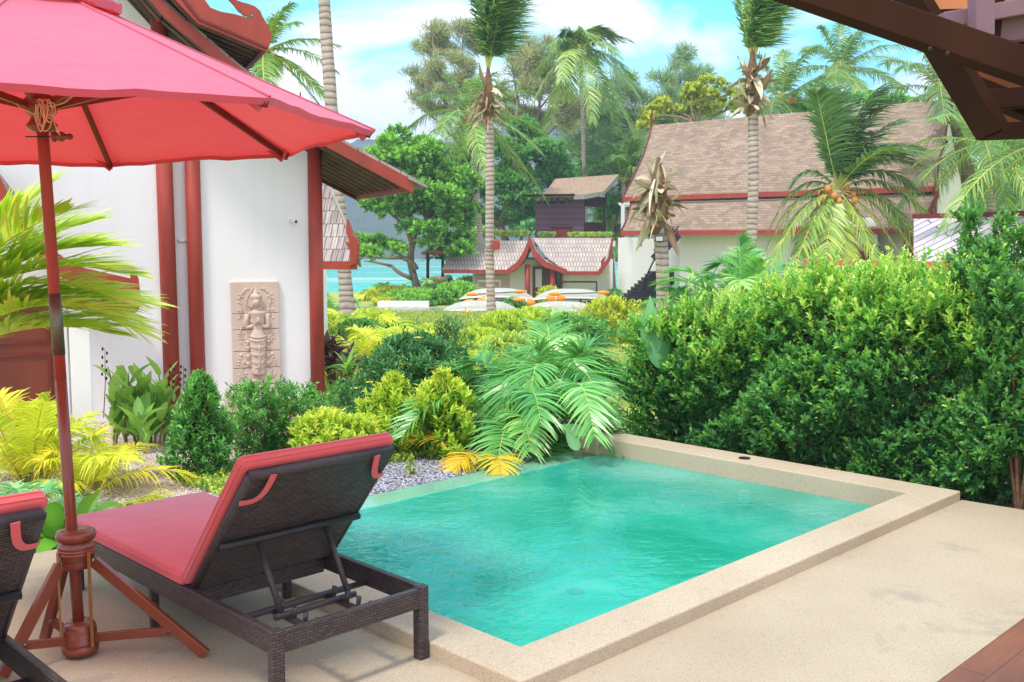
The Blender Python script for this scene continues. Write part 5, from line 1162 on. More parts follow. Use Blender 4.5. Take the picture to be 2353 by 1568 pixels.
# terrace planting
def strip(name, label, x0, x1, y, Y, h, seed, leaf, n=500, cat='planting', L=.16, W=.07):
    g = np.random.default_rng(seed); p0 = at(x0, y, Y); p1 = at(x1, y, Y); o = p0; P_ = np.stack([g.uniform(0, p1[0] - p0[0], n), g.uniform(0, .7, n), g.uniform(0, h, n)], 1)
    nb = NB(); twig_leaves(nb, P_, nz(rdir(n, g) * .5 + UPV), 6, .15, L, W, r=g, tint=g.uniform(.2, .9, n)); tag(nb.build(name, leaf, loc=p0), label, cat, kind='stuff'); return nb
strip('roof_planting', 'low green creeping plants along the terrace edge left of the storage box', 1240, 1275, 546, 60, .14, 1, G['cover'])
strip('roof_planting', 'low green creeping plants along the terrace edge between storage box and rattan chair', 1308, 1405, 546, 60, .14, 2, G['cover'], 700)
strip('roof_planting', 'low green creeping plants at the seaward end of the pavilion terrace', 1048, 1215, 545, 60.5, .25, 3, G['cover'], 600)
lean = empty('lean_to_roof', (*at(1000, 600, 57)[:2], -1.7), 0, 'open straw topped shelter on brown posts at the seaward end of the pavilion', 'shelter'); q0 = at(1000, 600, 57)
f = lambda x, y, dy=0: (at(x, y, 57)[0] - q0[0], dy, at(x, y, 57)[2] + 1.7)
mb = MB(); mb.grid([[f(968, 580), f(1040, 578)], [f(975, 574, 3), f(1040, 562, 3)]], .12, (0, 0, -1)); mb.build('straw_roof', M['thatch'], lean, fixn=True)
MB().bar(f(968, 583), f(1035, 582), .08, .12).build('eave_board', M['redpaint'], lean)
for x, dy in ((983, 0), (1010, 2.6)): MB().bar(f(x, 640, dy), f(x, 580, dy), .16, .16, (1, 0, 0)).build('post', M['darkwood'], lean)
for a, b, yy, lb in ((1098, 1150, 646, 'grey metal handrail in front of the carved wall panel'), (1290, 1372, 648, 'grey metal handrail in front of the plain white pavilion wall')):
    p = at(a, yy, 54.5); q = at(b, yy, 54.5); r_ = empty('handrail', (p[0], 54.5, -1.7), 0, lb, 'handrail'); z = p[2] + 1.7
    MB().bar((0, 0, z), (q[0] - p[0], 0, z), .08, .09).build('rail', M['black'] if a > 1200 else M['grayroofcap'], r_); 
    for xx in (0.02, (q[0] - p[0]) - .02): MB().bar((xx, 0, -.1), (xx, 0, z - .05), .07, .07, (1, 0, 0)).build('post', M['black'] if a > 1200 else M['grayroofcap'], r_)
# low white planter wall and the long pond
for a, b, y0, y1, Y, lb in ((868, 985, 693, 702, 48, 'low white planter wall beyond the pond'),):
    p, q = at(a, y0, Y), at(b, y0, Y); MBx = MB().span((p[0], Y, -2), (q[0], Y + .4, p[2])); tag(MBx.build('planter_wall', M['white']), lb, 'low wall')
def pond(pts, z, name, label):
    P_ = [on(x, y, z) for x, y in pts]; mb = MB(); mb.add(P_, [tuple(range(len(P_)))]); o = mb.build(name, M['pondwater'])
    if o.data.polygons[0].normal.z < 0: o.data.flip_normals()
    tag(o, label, 'pond', kind='structure'); return P_
gz_ = lambda y: None
def gon(x, y):   # image point -> point on the sloping garden
    r = ray(x, y); t = 5
    for _ in range(400):
        p = CAM0 + r * t
        if p[2] < terr(p[0], p[1]) + 0.02: break
        t += .15
    return p
pa, pb = gon(868, 708), gon(1052, 722); 
zc = (pa[2] + pb[2]) / 2 + .12
P_ = pond([(800, 704), (905, 704), (1200, 716), (1420, 722), (1480, 738), (1060, 722), (900, 712), (800, 712)], zc, 'pond', 'long shallow garden pond reflecting the sky in front of the pavilion')
mb = MB()
for i in (0, 1, 2, 3): pass
for seq in ([(800, 704), (905, 704), (1200, 716), (1480, 724)], [(800, 713), (900, 713), (1060, 723), (1480, 741)]):
    Q = [on(x, y, zc) for x, y in seq]
    for i in range(3): mb.bar(Q[i] + [0, 0, -.04], Q[i + 1] + [0, 0, -.04], .16, .08)
tag(mb.build('pond_edging', M['white']), 'pale stone edging along both sides of the garden pond', 'edging', kind='structure')
# ---- kayaks on racks
def kayak_mb(L=3.6, W=.85, Hh=.42, n=18, k=12):
    mb = MB(); vs = []
    for i in range(n + 1):
        s = i / n; t = 2 * s - 1; w_ = W / 2 * (1 - abs(t) ** 2.6) ** .75 + .012; zt = Hh * (1 - abs(t) ** 3.2) * .95 + .02 - .10 * t * t * 0; rise = -.12 * abs(t) ** 3
        for j in range(k + 1):
            a = math.pi * j / k; vs.append((t * L / 2, w_ * math.cos(a), rise + zt * math.sin(a) ** .8 if 0 < j < k else rise))
    mb.add(vs, [(i * (k + 1) + j, (i + 1) * (k + 1) + j, (i + 1) * (k + 1) + j + 1, i * (k + 1) + j + 1) for i in range(n) for j in range(k)]); return mb
def rim_mb(L=3.6, W=.85):
    mb = MB(); pts = []
    for q in (1, -1):
        for i in range(19):
            t = (2 * i / 18 - 1) * q; pts.append((t * L / 2, q * (W / 2 * (1 - abs(t) ** 2.6) ** .75 + .015), -.12 * abs(t) ** 3))
    mb.tube(pts, .035, 6, False); return mb
def make_kayak(loc, rz, label):
    e = empty('kayak', loc, rz, label, 'kayak', 'clear kayaks stored upside down on racks')
    kayak_mb().build('hull', M['kayak'], e, smooth=True); rim_mb().build('rim', M['whitemetal'], e, smooth=True); return e
ky = [(1143, 690, 47.5, -6, 'clear kayak upside down on the upper arms of the rack beside the ringed trunk'), (1140, 690, 47.9, -4, None), (1120, 712, 44.5, -4, 'clear kayak upside down on the low rack above the pond'),
      (1310, 690, 46.5, -5, 'clear kayak upside down on the upper rack in front of the pavilion door'), (1300, 716, 44, -5, 'clear kayak upside down on the low rack behind the arching palm fronds')]
KD = [(1143, 682, 48, -6, ky[0][4]), (1105, 712, 45, -3, ky[2][4]), (1312, 684, 47, -4, ky[3][4]), (1290, 714, 44.5, -4, ky[4][4])]
k0 = None
for x, y, Y, rz, lb in KD:
    p = at(x, y, Y)
    if k0 is None: k0 = make_kayak(p, R(rz), lb); o = k0
    else: o = copy_tree(k0); o.location = Vector([float(c) for c in p]); o.rotation_euler = (0, 0, R(rz)); o['label'] = lb
def rack(x, y, Y, rz, label):
    p = at(x, y, Y); zg = terr(0, Y); e = empty('kayak_rack', (p[0], Y, zg), R(rz), label, 'kayak rack', 'black kayak racks'); z = p[2] - zg
    m = MB(); m.bar((-1.25, 0, z - .06), (1.25, 0, z - .06), .06, .07); m.bar((-1.25, .5, z - .06), (1.25, .5, z - .06), .06, .07); m.build('rail', M['black'], e)
    for sx in (-1, 1):
        m = MB(); m.bar((sx * .9, -.55, z - .12), (sx * .9, .75, z - .12), .06, .07); m.bar((sx * .9, -.5, z - .14), (sx * .45, .1, max(.35, z - .7)), .05, .06); m.bar((sx * .45, .1, -.1), (sx * .45, .1, z - .1), .08, .08, (1, 0, 0)); m.build('upright', M['black'], e)
    return e
rack(1143, 682, 48, -6, 'black metal rack holding a kayak beside the palm trunk'); rack(1312, 684, 47, -4, 'black metal rack holding a kayak in front of the pavilion door'); rack(1105, 712, 45, -3, 'low black rack near the pond below the palm trunk'); rack(1290, 714, 44.5, -4, 'low black rack hidden behind arching palm fronds')
fl = [(1118, 692, 46.6, 'float hanging under the upper kayak beside the palm trunk'), (1209, 697, 46.8, 'float at the stern end of the kayak closest to the door post'), (1075, 724, 44, 'float resting above the pond edge under the lowest kayak'), (1277, 687, 46, 'float at the bow of the kayak in front of the brown door'), (1387, 699, 46, 'float hanging nearest to the foot of the black stairs'), (1362, 730, 43.4, 'float half hidden behind palm leaves by the pond')]
f0 = None
for x, y, Y, lb in fl:
    p = at(x, y, Y)
    if f0 is None:
        f0 = empty('kayak_float', p, 0, 'orange ' + lb, 'float', 'orange kayak floats'); MB().ball((0, 0, 0), .26, 14, 8, (1.75, .8, .9)).build('bag', M['orangefl'], f0, smooth=True); MB().tube([(0, 0, .2), (0, 0, .62)], .02, 6).build('strap', M['whitemetal'], f0); MB().lathe([(.22, -.03), (.245, 0), (.22, .03)], 16, (0, 0, 0), Matrix.Rotation(R(90), 3, 'Y')).build('seam', M['whitemetal'], f0)
    else: c = copy_tree(f0); c.location = Vector([float(k) for k in p]); c['label'] = 'orange ' + lb
for x, y, Y, rz, lb in ((1085, 677, 46.6, 8, 'paddle with orange blades laid on the rail of the upper rack beside the palm trunk'), (1080, 693, 45.6, 5, 'paddle with orange blades between the upper and lower kayaks by the palm trunk'), (1275, 676, 45.6, 4, 'paddle with orange blades on the kayak in front of the brown door')):
    p = at(x, y, Y); e = empty('paddle', p, 0, lb, 'paddle', 'paddles with orange blades'); L_ = 2.2
    MB().tube([(0, 0, 0), (L_, .1, L_ * math.sin(R(rz)) * .4)], .025, 6).build('shaft', M['black'], e)
    for c in ((0, 0, 0), (L_, .1, L_ * math.sin(R(rz)) * .4)): MB().ball(c, .2, 12, 6, (1.5, .35, .45)).build('blade', M['orangefl'], e, smooth=True)
# ================================================================= PORCH ROOF overhead (near corner)
pr0 = at(2169, 130, 2.3); er = empty('porch_roof_corner', (1.3, 2.4, 0), 0, 'dark timber roof corner of the porch hanging into view overhead', 'roof'); O = np.array([1.3, 2.4, 0])
q = lambda x, y, Y: at(x, y, Y) - O
def plate(name, pts, th, m, parent=er, dn=(0, 0, 1)):
    mb = MB(); P_ = [np.array(p) for p in pts]; off = np.array(dn) * th; n = len(P_); mb.add(P_ + [p + off for p in P_], [tuple(range(n)), tuple(range(2 * n - 1, n - 1, -1))] + [(i, i + n, (i + 1) % n + n, (i + 1) % n) for i in range(n)]); return mb.build(name, m, parent, fixn=True)
# long beam: visible face and lower edge
a1, a2 = q(1821, -3, 2.05), q(2420, 204, 2.05); b1, b2 = q(1866, -3, 2.12), q(2420, 194, 2.12)
f1, f2 = q(1700, -44, 2.06), q(3100, 437.5, 2.06); dirb = f2 - f1
bm_ = MB(); wv = np.array([0, .055, 0]); hv = at(2353, 100, 2.06) - at(2353, 180, 2.06)
bm_.add([f1, f2, f2 + hv, f1 + hv * .95, f1 + wv, f2 + wv, f2 + wv + hv, f1 + wv + hv * .95], [(0, 1, 2, 3), (7, 6, 5, 4), (0, 4, 5, 1), (3, 2, 6, 7), (0, 3, 7, 4), (1, 5, 6, 2)]); bm_.build('main_beam', M['darkwood'], er, bevel=.003, fixn=True)
for x, y in ((2137, 112), (2177, 123)): p = q(x, y, 2.055); MB().ball(p, .0045, 10, 6).build('bolt', M['black'], er)
# eave frame beyond the beam
P1, P2, P3, P4 = q(2140, 60, 2.5), q(2276, 311, 2.5), q(2560, 296, 2.5), q(2560, 20, 2.5)
bk = np.array([0, 1, 0]) * .0
plate('ceiling_board', [q(2150, 60, 2.78), q(2290, 292, 2.78), q(3300, 252, 2.78), q(3300, -60, 2.78), q(2060, -60, 2.78)], .02, M['orangewood'], dn=(0, 1, .2))
def beam(name, p, q_, w, h, m=None, up=(0, 1, 0)): MB().bar(p, q_, w, h, up).build(name, m or M['darkwood'], er, bevel=.002)
beam('eave_board', q(2040, -95, 2.55), q(2281, 306, 2.50), .025, .14); beam('eave_board', q(2276, 303, 2.5), q(3300, 267, 2.44), .03, .14)
beam('rafter', q(2240, 236, 2.62), q(3300, 150, 2.62), .05, .10); beam('rafter', q(2215, 195, 2.66), q(2560, 330, 2.66), .05, .06)
beam('rafter', q(2090, 20, 2.66), q(3300, 20, 2.66), .07, .10); beam('rafter', q(2330, 60, 2.62), q(2460, 300, 2.62), .05, .10)
beam('purlin', q(2160, 52, 2.30), q(3200, -130, 2.30), .035, .05, M['mauvewood']); beam('purlin', q(2190, 85, 2.34), q(3200, -24, 2.34), .05, .04, M['mauvewood'])
beam('king_post', q(2254, -30, 2.24), q(2254, 86, 2.24), .045, .04, M['mauvewood'], (1, 0, 0)); beam('brace', q(2285, -20, 2.32), q(2270, 110, 2.32), .03, .05)
pb = at(3120, 420, 2.5); MB().span((pb[0] - O[0] - .07, pb[1] - O[1] - .07, .004), (pb[0] - O[0] + .07, pb[1] - O[1] + .07, 2.35)).build('post', M['darkwood'], er, bevel=.005)
MB().add([q(2112, -10, 2.5), q(2142, 22, 2.5), q(2360, 16, 2.6), q(2360, -40, 2.6)], [(0, 1, 2, 3)]).build('roof_lining', M['orangewood'], er)
# ================================================================= PLANTS
gn = lambda x, y: on(x, y, -.15)
# ---- hedge behind the pool: one dense clipped row
def hedge():
    g = np.random.default_rng(11); e = empty('hedge', uv(4.0, 0, -.15), PROT, 'long dense green hedge growing behind the far wall of the pool', 'hedge')
    nb = NB(); V0, V1 = -3.6, 2.62; ht = lambda v: 1.33 + .05 * np.sin(v * 11.3 + 1) + .04 * np.sin(v * 19.1) - .17 * np.clip((v - 1.3) / 1.3, 0, 1) + .10 * np.sin(v * 2.1) + .05 * np.sin(v * 5.3) + .12 * (v < -1)
    hb = lambda v: .0 + .22 * (v < -.2) * np.clip(-v, 0, 1)
    # front face
    def layer(n, kind, per=8):  # tint darker low, brighter on top: overhead light put into the leaf colour
        v = g.uniform(V0, V1, n); lump = .20 * np.sin(v * 3.1 + 1) + .12 * np.sin(v * 8.3)
        if kind == 'front':
            z = g.uniform(0, 1, n); bulge = .30 * np.sin(np.pi * np.clip(z, 0, 1)) + .18 * np.sin(z * 8 + v * 4) + .10 * np.sin(z * 17 + v * 9) + .07 * np.sin(z * 31 - v * 21)
            u = .42 - bulge * .55 + lump * .5 + np.abs(g.normal(size=n)) * .10
            zz_ = hb(v) + z * (ht(v) - hb(v)); D = np.stack([-np.ones(n) * .75, g.normal(size=n) * .35, .75 * np.ones(n) + g.normal(size=n) * .25], 1)
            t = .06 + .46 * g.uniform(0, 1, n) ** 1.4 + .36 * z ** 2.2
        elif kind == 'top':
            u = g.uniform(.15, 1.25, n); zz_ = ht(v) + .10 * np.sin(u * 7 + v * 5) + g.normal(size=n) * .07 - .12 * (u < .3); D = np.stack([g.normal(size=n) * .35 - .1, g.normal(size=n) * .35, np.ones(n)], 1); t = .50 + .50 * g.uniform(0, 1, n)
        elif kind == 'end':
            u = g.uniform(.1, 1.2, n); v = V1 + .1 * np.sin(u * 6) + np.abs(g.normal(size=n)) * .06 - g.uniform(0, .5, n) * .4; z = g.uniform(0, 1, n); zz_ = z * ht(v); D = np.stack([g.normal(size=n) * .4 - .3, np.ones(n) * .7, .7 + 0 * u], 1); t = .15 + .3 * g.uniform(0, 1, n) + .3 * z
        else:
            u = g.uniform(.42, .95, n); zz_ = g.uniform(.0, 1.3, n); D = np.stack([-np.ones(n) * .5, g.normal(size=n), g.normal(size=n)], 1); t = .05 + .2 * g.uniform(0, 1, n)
        P = np.stack([u, v, zz_], 1); twig_leaves(nb, P, nz(D), per, .12, .062, .029, .95, t, g, .22, .15)
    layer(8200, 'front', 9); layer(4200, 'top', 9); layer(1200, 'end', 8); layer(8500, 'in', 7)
    # upright shoots on top
    n = 1700; v = g.uniform(V0, V1, n); cl = np.sin(v * 4.2) + np.sin(v * 9.7 + 2) + .6 * np.sin(v * 23); v = v[cl > -.1]; n = len(v); hh = g.uniform(.05, .34, n) * (.5 + .5 * np.sin(v * 14))
    P = np.stack([g.uniform(.15, 1.1, n), v, ht(v) + hh * .7], 1); twig_leaves(nb, P, nz(np.stack([g.normal(size=n) * .15, g.normal(size=n) * .15, np.ones(n)], 1)), 10, .16, .046, .02, .8, .75 + .25 * g.uniform(0, 1, n), g)
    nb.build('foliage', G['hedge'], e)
    mb = MB(); r_ = random.Random(4)
    for i in range(46):
        v = V0 + (V1 - V0) * (i + .5) / 46; u = r_.uniform(.5, .8); mb.tube([(u, v, -.05), (u + r_.uniform(-.08, .08), v + r_.uniform(-.08, .08), .45), (u + r_.uniform(-.15, .1), v + r_.uniform(-.15, .15), 1.35)], [.016, .013, .006], 5)
        for _ in range(2): mb.tube([(u, v, r_.uniform(.1, .4)), (u - r_.uniform(.0, .12), v + r_.uniform(-.2, .2), r_.uniform(.5, .9)), (u - r_.uniform(.0, .2), v + r_.uniform(-.3, .3), r_.uniform(.9, 1.5))], [.009, .007, .003], 5)
    mb.build('stem', M['branch'], e)
hedge()
def leggy(x, Y, top, seed, label, r=.42, leaf=None, L=.055, W=.026, nt_=420):
    p = at(x, 700, Y); p[2] = -.15; h = at(x, top, Y)[2] + .15; g = np.random.default_rng(seed)
    e = empty('tall_shoot_bush', p, 0, label, 'bush', None); nb = NB(); mb = MB()
    for i in range(6):
        a = g.uniform(0, 6.28); q = g.uniform(.1, 1) * r; tp = np.array([q * math.cos(a), q * math.sin(a), h * g.uniform(.8, 1)]); mb.tube([(0, 0, 0), tp * [.5, .5, .55], tp], [.014, .011, .004], 5)
        n = nt_ // 6; s = g.uniform(.45, 1, n); P_ = tp * s[:, None] + rdir(n, g) * (.03 + r * .5 * (1.05 - s))[:, None]; twig_leaves(nb, P_, nz(rdir(n, g) * .6 + [0, 0, .9]), 7, .10, L, W, .9, g.uniform(.05, .55, n), g)
    nb.build('foliage', leaf or G['hedge'], e); mb.build('stem', M['branch'], e)
leggy(2310, 7.1, 545, 7, 'dense upright bush filling the gap between the two tall leggy bushes', .40, None, .062, .03, 900)
leggy(2262, 7.6, 470, 5, 'tall leggy bush rising above the hedge in front of the pale grey roof', .36, None, .062, .03, 800)
leggy(2365, 6.6, 580, 6, 'tall dark leggy bush at the very end of the hedge', .40, None, .062, .03, 900)
# ---- shrubs by the house wall
gs = 'rounded shrubs planted by the pool'
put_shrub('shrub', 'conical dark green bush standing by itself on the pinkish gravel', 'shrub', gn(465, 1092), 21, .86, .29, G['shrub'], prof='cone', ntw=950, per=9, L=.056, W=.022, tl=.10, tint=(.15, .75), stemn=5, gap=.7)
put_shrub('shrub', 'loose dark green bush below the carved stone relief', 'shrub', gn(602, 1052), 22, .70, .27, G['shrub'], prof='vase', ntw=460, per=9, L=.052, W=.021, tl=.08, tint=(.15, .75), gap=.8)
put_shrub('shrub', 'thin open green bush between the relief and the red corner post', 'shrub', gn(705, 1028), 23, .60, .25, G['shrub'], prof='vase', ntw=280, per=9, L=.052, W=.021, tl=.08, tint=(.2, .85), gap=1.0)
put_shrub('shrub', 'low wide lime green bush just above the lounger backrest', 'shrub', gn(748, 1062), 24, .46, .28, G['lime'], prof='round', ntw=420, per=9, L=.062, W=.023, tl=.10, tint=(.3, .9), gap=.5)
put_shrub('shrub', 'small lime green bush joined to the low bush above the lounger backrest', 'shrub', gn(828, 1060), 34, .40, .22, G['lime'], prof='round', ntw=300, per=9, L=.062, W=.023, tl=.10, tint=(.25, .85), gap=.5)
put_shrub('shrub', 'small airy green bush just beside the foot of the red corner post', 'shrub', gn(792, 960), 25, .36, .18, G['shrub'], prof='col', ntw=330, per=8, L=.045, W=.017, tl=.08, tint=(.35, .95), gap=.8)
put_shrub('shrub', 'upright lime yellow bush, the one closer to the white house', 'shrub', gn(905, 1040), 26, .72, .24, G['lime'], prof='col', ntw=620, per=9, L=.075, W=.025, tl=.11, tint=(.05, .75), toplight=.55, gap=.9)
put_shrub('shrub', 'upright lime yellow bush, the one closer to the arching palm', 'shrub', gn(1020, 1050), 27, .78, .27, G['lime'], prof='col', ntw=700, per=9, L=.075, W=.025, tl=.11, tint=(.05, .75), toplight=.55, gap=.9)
put_shrub('shrub', 'low lime bush under the arching palm fronds by the gravel patch', 'shrub', gon(1090, 930), 28, .62, .42, G['lime'], prof='round', ntw=700, per=9, L=.07, W=.024, tl=.1, tint=(.35, .95), gap=.4)
def allamanda(p, h, r, seed, label, fl=7, fsel=None, **kw):
    e = put_shrub('flowering_bush', label, 'bush', p, seed, h, r, G['allam'], **kw); g = np.random.default_rng(seed)
    for i in range(fl):
        a = g.uniform(-2.6, -.5); z = g.uniform(.45, .95) * h; q = r * (.95 if z < .8 * h else .5); nb = NB(); c = np.array([math.cos(a) * q, math.sin(a) * q, z])
        for k in range(5): blade_np(nb, (0, 0, 0), k * 1.257 + i, R(25), .05, .046, .3, .2, 5, .8, 'oval')
        nb.build('flower', M['yellowfl'], e, loc=c)
    return e
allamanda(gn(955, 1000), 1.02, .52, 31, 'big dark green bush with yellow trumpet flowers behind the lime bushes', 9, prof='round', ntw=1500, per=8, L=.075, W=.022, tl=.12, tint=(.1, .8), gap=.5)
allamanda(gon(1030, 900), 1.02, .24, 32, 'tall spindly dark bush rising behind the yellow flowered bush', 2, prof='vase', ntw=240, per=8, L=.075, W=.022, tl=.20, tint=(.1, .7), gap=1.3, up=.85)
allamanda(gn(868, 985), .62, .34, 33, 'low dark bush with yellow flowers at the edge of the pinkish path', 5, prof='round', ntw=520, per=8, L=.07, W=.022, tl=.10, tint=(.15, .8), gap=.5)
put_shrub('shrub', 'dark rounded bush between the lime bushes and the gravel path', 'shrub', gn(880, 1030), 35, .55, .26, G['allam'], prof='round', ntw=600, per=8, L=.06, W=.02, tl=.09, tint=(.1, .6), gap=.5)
# ---- purple cordyline beside the red post
def cordy(x, y, h, n, seed, label, leaf, L=.5, W=.075, sp=.25, name='cordyline', nst=5):
    p = gn(x, y) if y > 900 else gon(x, y); g = np.random.default_rng(seed); e = empty(name, p, 0, label, 'plant'); nb = NB(); mb = MB()
    for s in range(nst):
        a = g.uniform(0, 6.28); q = g.uniform(.2, 1) * sp; z = h * g.uniform(.45, 1); c = np.array([q * math.cos(a), q * math.sin(a), z]); MB().tube([(0, 0, -.02), c * [.7, .7, .5], c], [.015, .013, .01], 6).build('stem', M['branch'], e)
        for i in range(n // nst): blade_np(nb, c - [0, 0, .12 * g.uniform(0, 1)], i * 2.4 + s, g.uniform(.1, 1.25), L * g.uniform(.7, 1.1), W * g.uniform(.8, 1.1), g.uniform(.1, .6), .35, 7, g.uniform(.1, .9), 'lance')
    nb.build('leaf_crown', leaf, e); return e
cordy(768, 905, .80, 110, 41, 'dark purple leaved plant beside the red corner post', G['purple'], .42, .075, .25, 'cordyline', 6)
cordy(800, 930, .50, 36, 42, 'green plant with long pointed leaves next to the dark purple plant', G['canna'], .38, .06, .22, 'cordyline', 3)
cordy(835, 925, .34, 20, 43, 'small reddish plant with narrow leaves on the pinkish path', G['purple'], .22, .03, .12, 'cordyline', 3)
# ---- canna row against the wall
def canna(x0, x1, y0, y1, n, seed, name, label, hmax=.78):
    g = np.random.default_rng(seed); p0 = gn(x0, y0); p1 = gn(x1, y1); e = empty(name, p0, 0, label, 'plants'); nb = NB(); mb = MB()
    for i in range(n):
        t = (i + g.uniform(0, 1)) / n; b = (p1 - p0) * t + [0, g.uniform(-.05, .22), 0]; h = hmax * g.uniform(.55, 1); ln = g.normal(size=2) * .06; tp = b + [ln[0], ln[1], h]
        (MB() if n < 5 else mb).tube([b, (b + tp) / 2 + [ln[1] * .2, 0, 0], tp], [.011, .009, .004], 6).build('stem', M['stem'], e) if n < 5 else mb.tube([b, (b + tp) / 2 + [ln[1] * .2, 0, 0], tp], [.011, .009, .004], 6)
        k = 6
        for j in range(k):
            s = .18 + .8 * j / k; a = j * 2.6 + i + g.uniform(-.5, .5); blade_np(nb, b + (tp - b) * s, a, g.uniform(.75, 1.25), g.uniform(.24, .36), g.uniform(.075, .11), g.uniform(.05, .4), .45, 8, g.uniform(.15, .95), 'lance', g.uniform(-.4, .4))
    nb.build('leaf_mass', G['canna'], e)
    if mb.v: mb.build('stem', M['stem'], e)
    return e
canna(255, 395, 1035, 1028, 17, 51, 'canna_clump', 'clump of broad green canna plants growing against the white wall', .80)
canna(300, 335, 1045, 1045, 3, 52, 'canna_plant', 'low canna plants at the corner of the gravel beside the white porch post', .5)
for x, yb, yt, lb in ((238, 900, 800, 'dry seed stalk against the white wall close to the porch post'), (392, 900, 840, 'dry seed stalk in front of the paired red posts'), (418, 900, 842, 'thin dry seed stalk between the paired red posts')):
    Yb = 9.0; a, b = at(x, yb + 60, Yb), at(x + 3, yt, Yb); e = empty('seed_stalk', a, 0, lb, 'stalk', 'dry seed stalks'); mb = MB(); v = b - a; mb.tube([(0, 0, 0), v * .5 + [.01, 0, 0], v], [.005, .004, .002], 5); mb.build('stalk', M['branch'], e); mb = MB()
    for i in range(8): s = .55 + .06 * i; mb.ball(v * s + [(-1) ** i * .02, 0, .01], .010, 6, 4, (1, 1, 1.7))
    mb.build('seed_pod', M['soffit'], e)
for x, y, s, lb in ((640, 1035, 61, 'wispy olive twiggy shrub beside the lower edge of the relief'), (560, 1000, 62, 'wispy olive twiggy shrub at the foot of the relief near the garden spotlight')):
    put_shrub('twiggy_shrub', lb, 'shrub', gn(x, y), s, .48, .17, G['olive'], prof='vase', ntw=260, per=7, L=.05, W=.006, tl=.10, tint=(0, .4), up=.8)
# ---- yellow palms on the house side
areca('yellow_palm', 'tall yellow green areca palm by the brown door beneath the leaning umbrella pole', gn(70, 1120), 71, 15, 1.05, G['yellow'], el=(52, 86), droop=.38, ll=.30, nl=34, lw=.018, tint=.38, ld=.45)
areca('yellow_palm', 'yellow orange areca palm in front of the white porch post', gn(205, 1135), 72, 13, .85, G['yellow'], el=(38, 80), droop=.5, ll=.26, nl=34, lw=.015, tint=.62, ld=.5)
areca('yellow_palm', 'low yellow areca fronds arching over the pinkish gravel beyond the lounger seat', gn(235, 1200), 73, 9, .72, G['yellow'], el=(18, 60), droop=.7, ll=.22, nl=34, lw=.014, tint=.58, ld=.6, az0=.2, azr=2.2)
areca('grey_green_palm', 'grey green feathery palm at the edge of the terrace behind the cut off lounger', on(30, 1235, -.15), 74, 11, .72, G['banana'], el=(25, 80), droop=.5, ll=.26, nl=26, lw=.020, tint=.55, ld=.35)
areca('green_palm', 'small green palm with stiff leaflets behind the umbrella pole', on(120, 1235, -.15), 75, 8, .55, G['areca'], el=(20, 70), droop=.5, ll=.22, nl=22, lw=.016, tint=.35, ld=.4)
def crinum(p, n, L, W, seed, label, az0=0, azr=6.28, leaf=None, name='crinum', el=(.3, 1.2), droop=(.3, .8)):
    g = np.random.default_rng(seed); e = empty(name, p, 0, label, 'plant'); nb = NB()
    for i in range(n): blade_np(nb, (g.normal() * .04, g.normal() * .04, -.02), az0 + (i * 2.4) % azr if azr > 6 else az0 + g.uniform(-.5, .5) * azr, g.uniform(*el), L * g.uniform(.75, 1.1), W * g.uniform(.8, 1.1), g.uniform(*droop), .3, 14, g.uniform(.15, .9), 'strap', g.uniform(-.3, .3), wave=.04)
    nb.build('leaf_rosette', leaf or G['crinum'], e); MB().lathe([(.05, -.03), (.06, .03), (.04, .12), (.02, .16)], 12).build('leaf_base', M['stem'], e); return e
crinum(on(150, 1262, -.12), 13, .78, .11, 81, 'big strap leaved lily plant at the terrace edge between the two loungers')
crinum(on(30, 1268, -.12), 9, .60, .09, 82, 'strap leaved lily plant behind the cut off lounger')
crinum(on(300, 1215, -.12), 5, .46, .06, 83, 'single fan of narrow lily leaves beyond the lounger foot end', az0=.5, azr=1.2, el=(.4, .8))
# big lime fronds entering from the side in front of the house
e = empty('lime_palm', at(-230, 1100, 5.6) * [1, 1, 0] + [0, 0, -.15], 0, 'large lime green palm whose long fronds sweep across the white house wall', 'palm plant'); nb = NB(); g = np.random.default_rng(91); b0 = np.array(e.location)
for (x0, y0, x1, y1, Yb, Ye, dr) in ((-150, 790, 300, 655, 5.5, 5.65, .55), (-150, 760, 235, 690, 5.4, 5.5, .6), (-150, 745, 180, 560, 5.4, 5.6, .45), (-150, 740, 215, 535, 5.5, 5.6, .50), (-150, 780, 275, 690, 5.5, 5.4, .75), (-140, 700, 80, 440, 5.4, 5.7, .18), (-120, 820, 150, 770, 5.3, 5.1, .30), (-160, 730, 260, 600, 5.6, 5.9, .55), (-120, 740, 175, 500, 5.6, 5.9, .4), (-130, 720, 230, 600, 5.5, 5.3, .5), (-160, 750, 240, 645, 5.4, 5.2, .6), (-120, 800, 210, 700, 5.3, 5.0, .5), (-130, 700, 120, 480, 5.4, 5.1, .3), (-155, 770, 255, 730, 5.6, 5.7, .6), (-150, 810, 215, 765, 5.5, 5.5, .5), (-130, 700, 20, 500, 5.4, 5.3, .2)):
    p = at(x0, y0, Yb) - b0; q = at(x1, y1, Ye) - b0; q = q + np.array([0, 0, dr * .72]); d = q - p; L = float(np.linalg.norm(d)) 
    frond_np(nb, p, math.atan2(d[1], d[0]), math.asin(d[2] / L), L, dr * .72 / 1.0, .40, 54, .022, (0.08, 0, 0), .25, .62, .14, g, .011, s0=.04, tj=.2, tipf=.9)
nb.build('frond_crown', G['lime_areca'], e); c_ = at(-140, 765, 5.5) - b0; MB().tube([(0, 0, -.05), c_ * [.3, .3, .5], c_ * [.7, .7, .85], c_ + [.0, 0, .05]], [.05, .04, .03, .02], 10).build('stem', M['stem'], e)
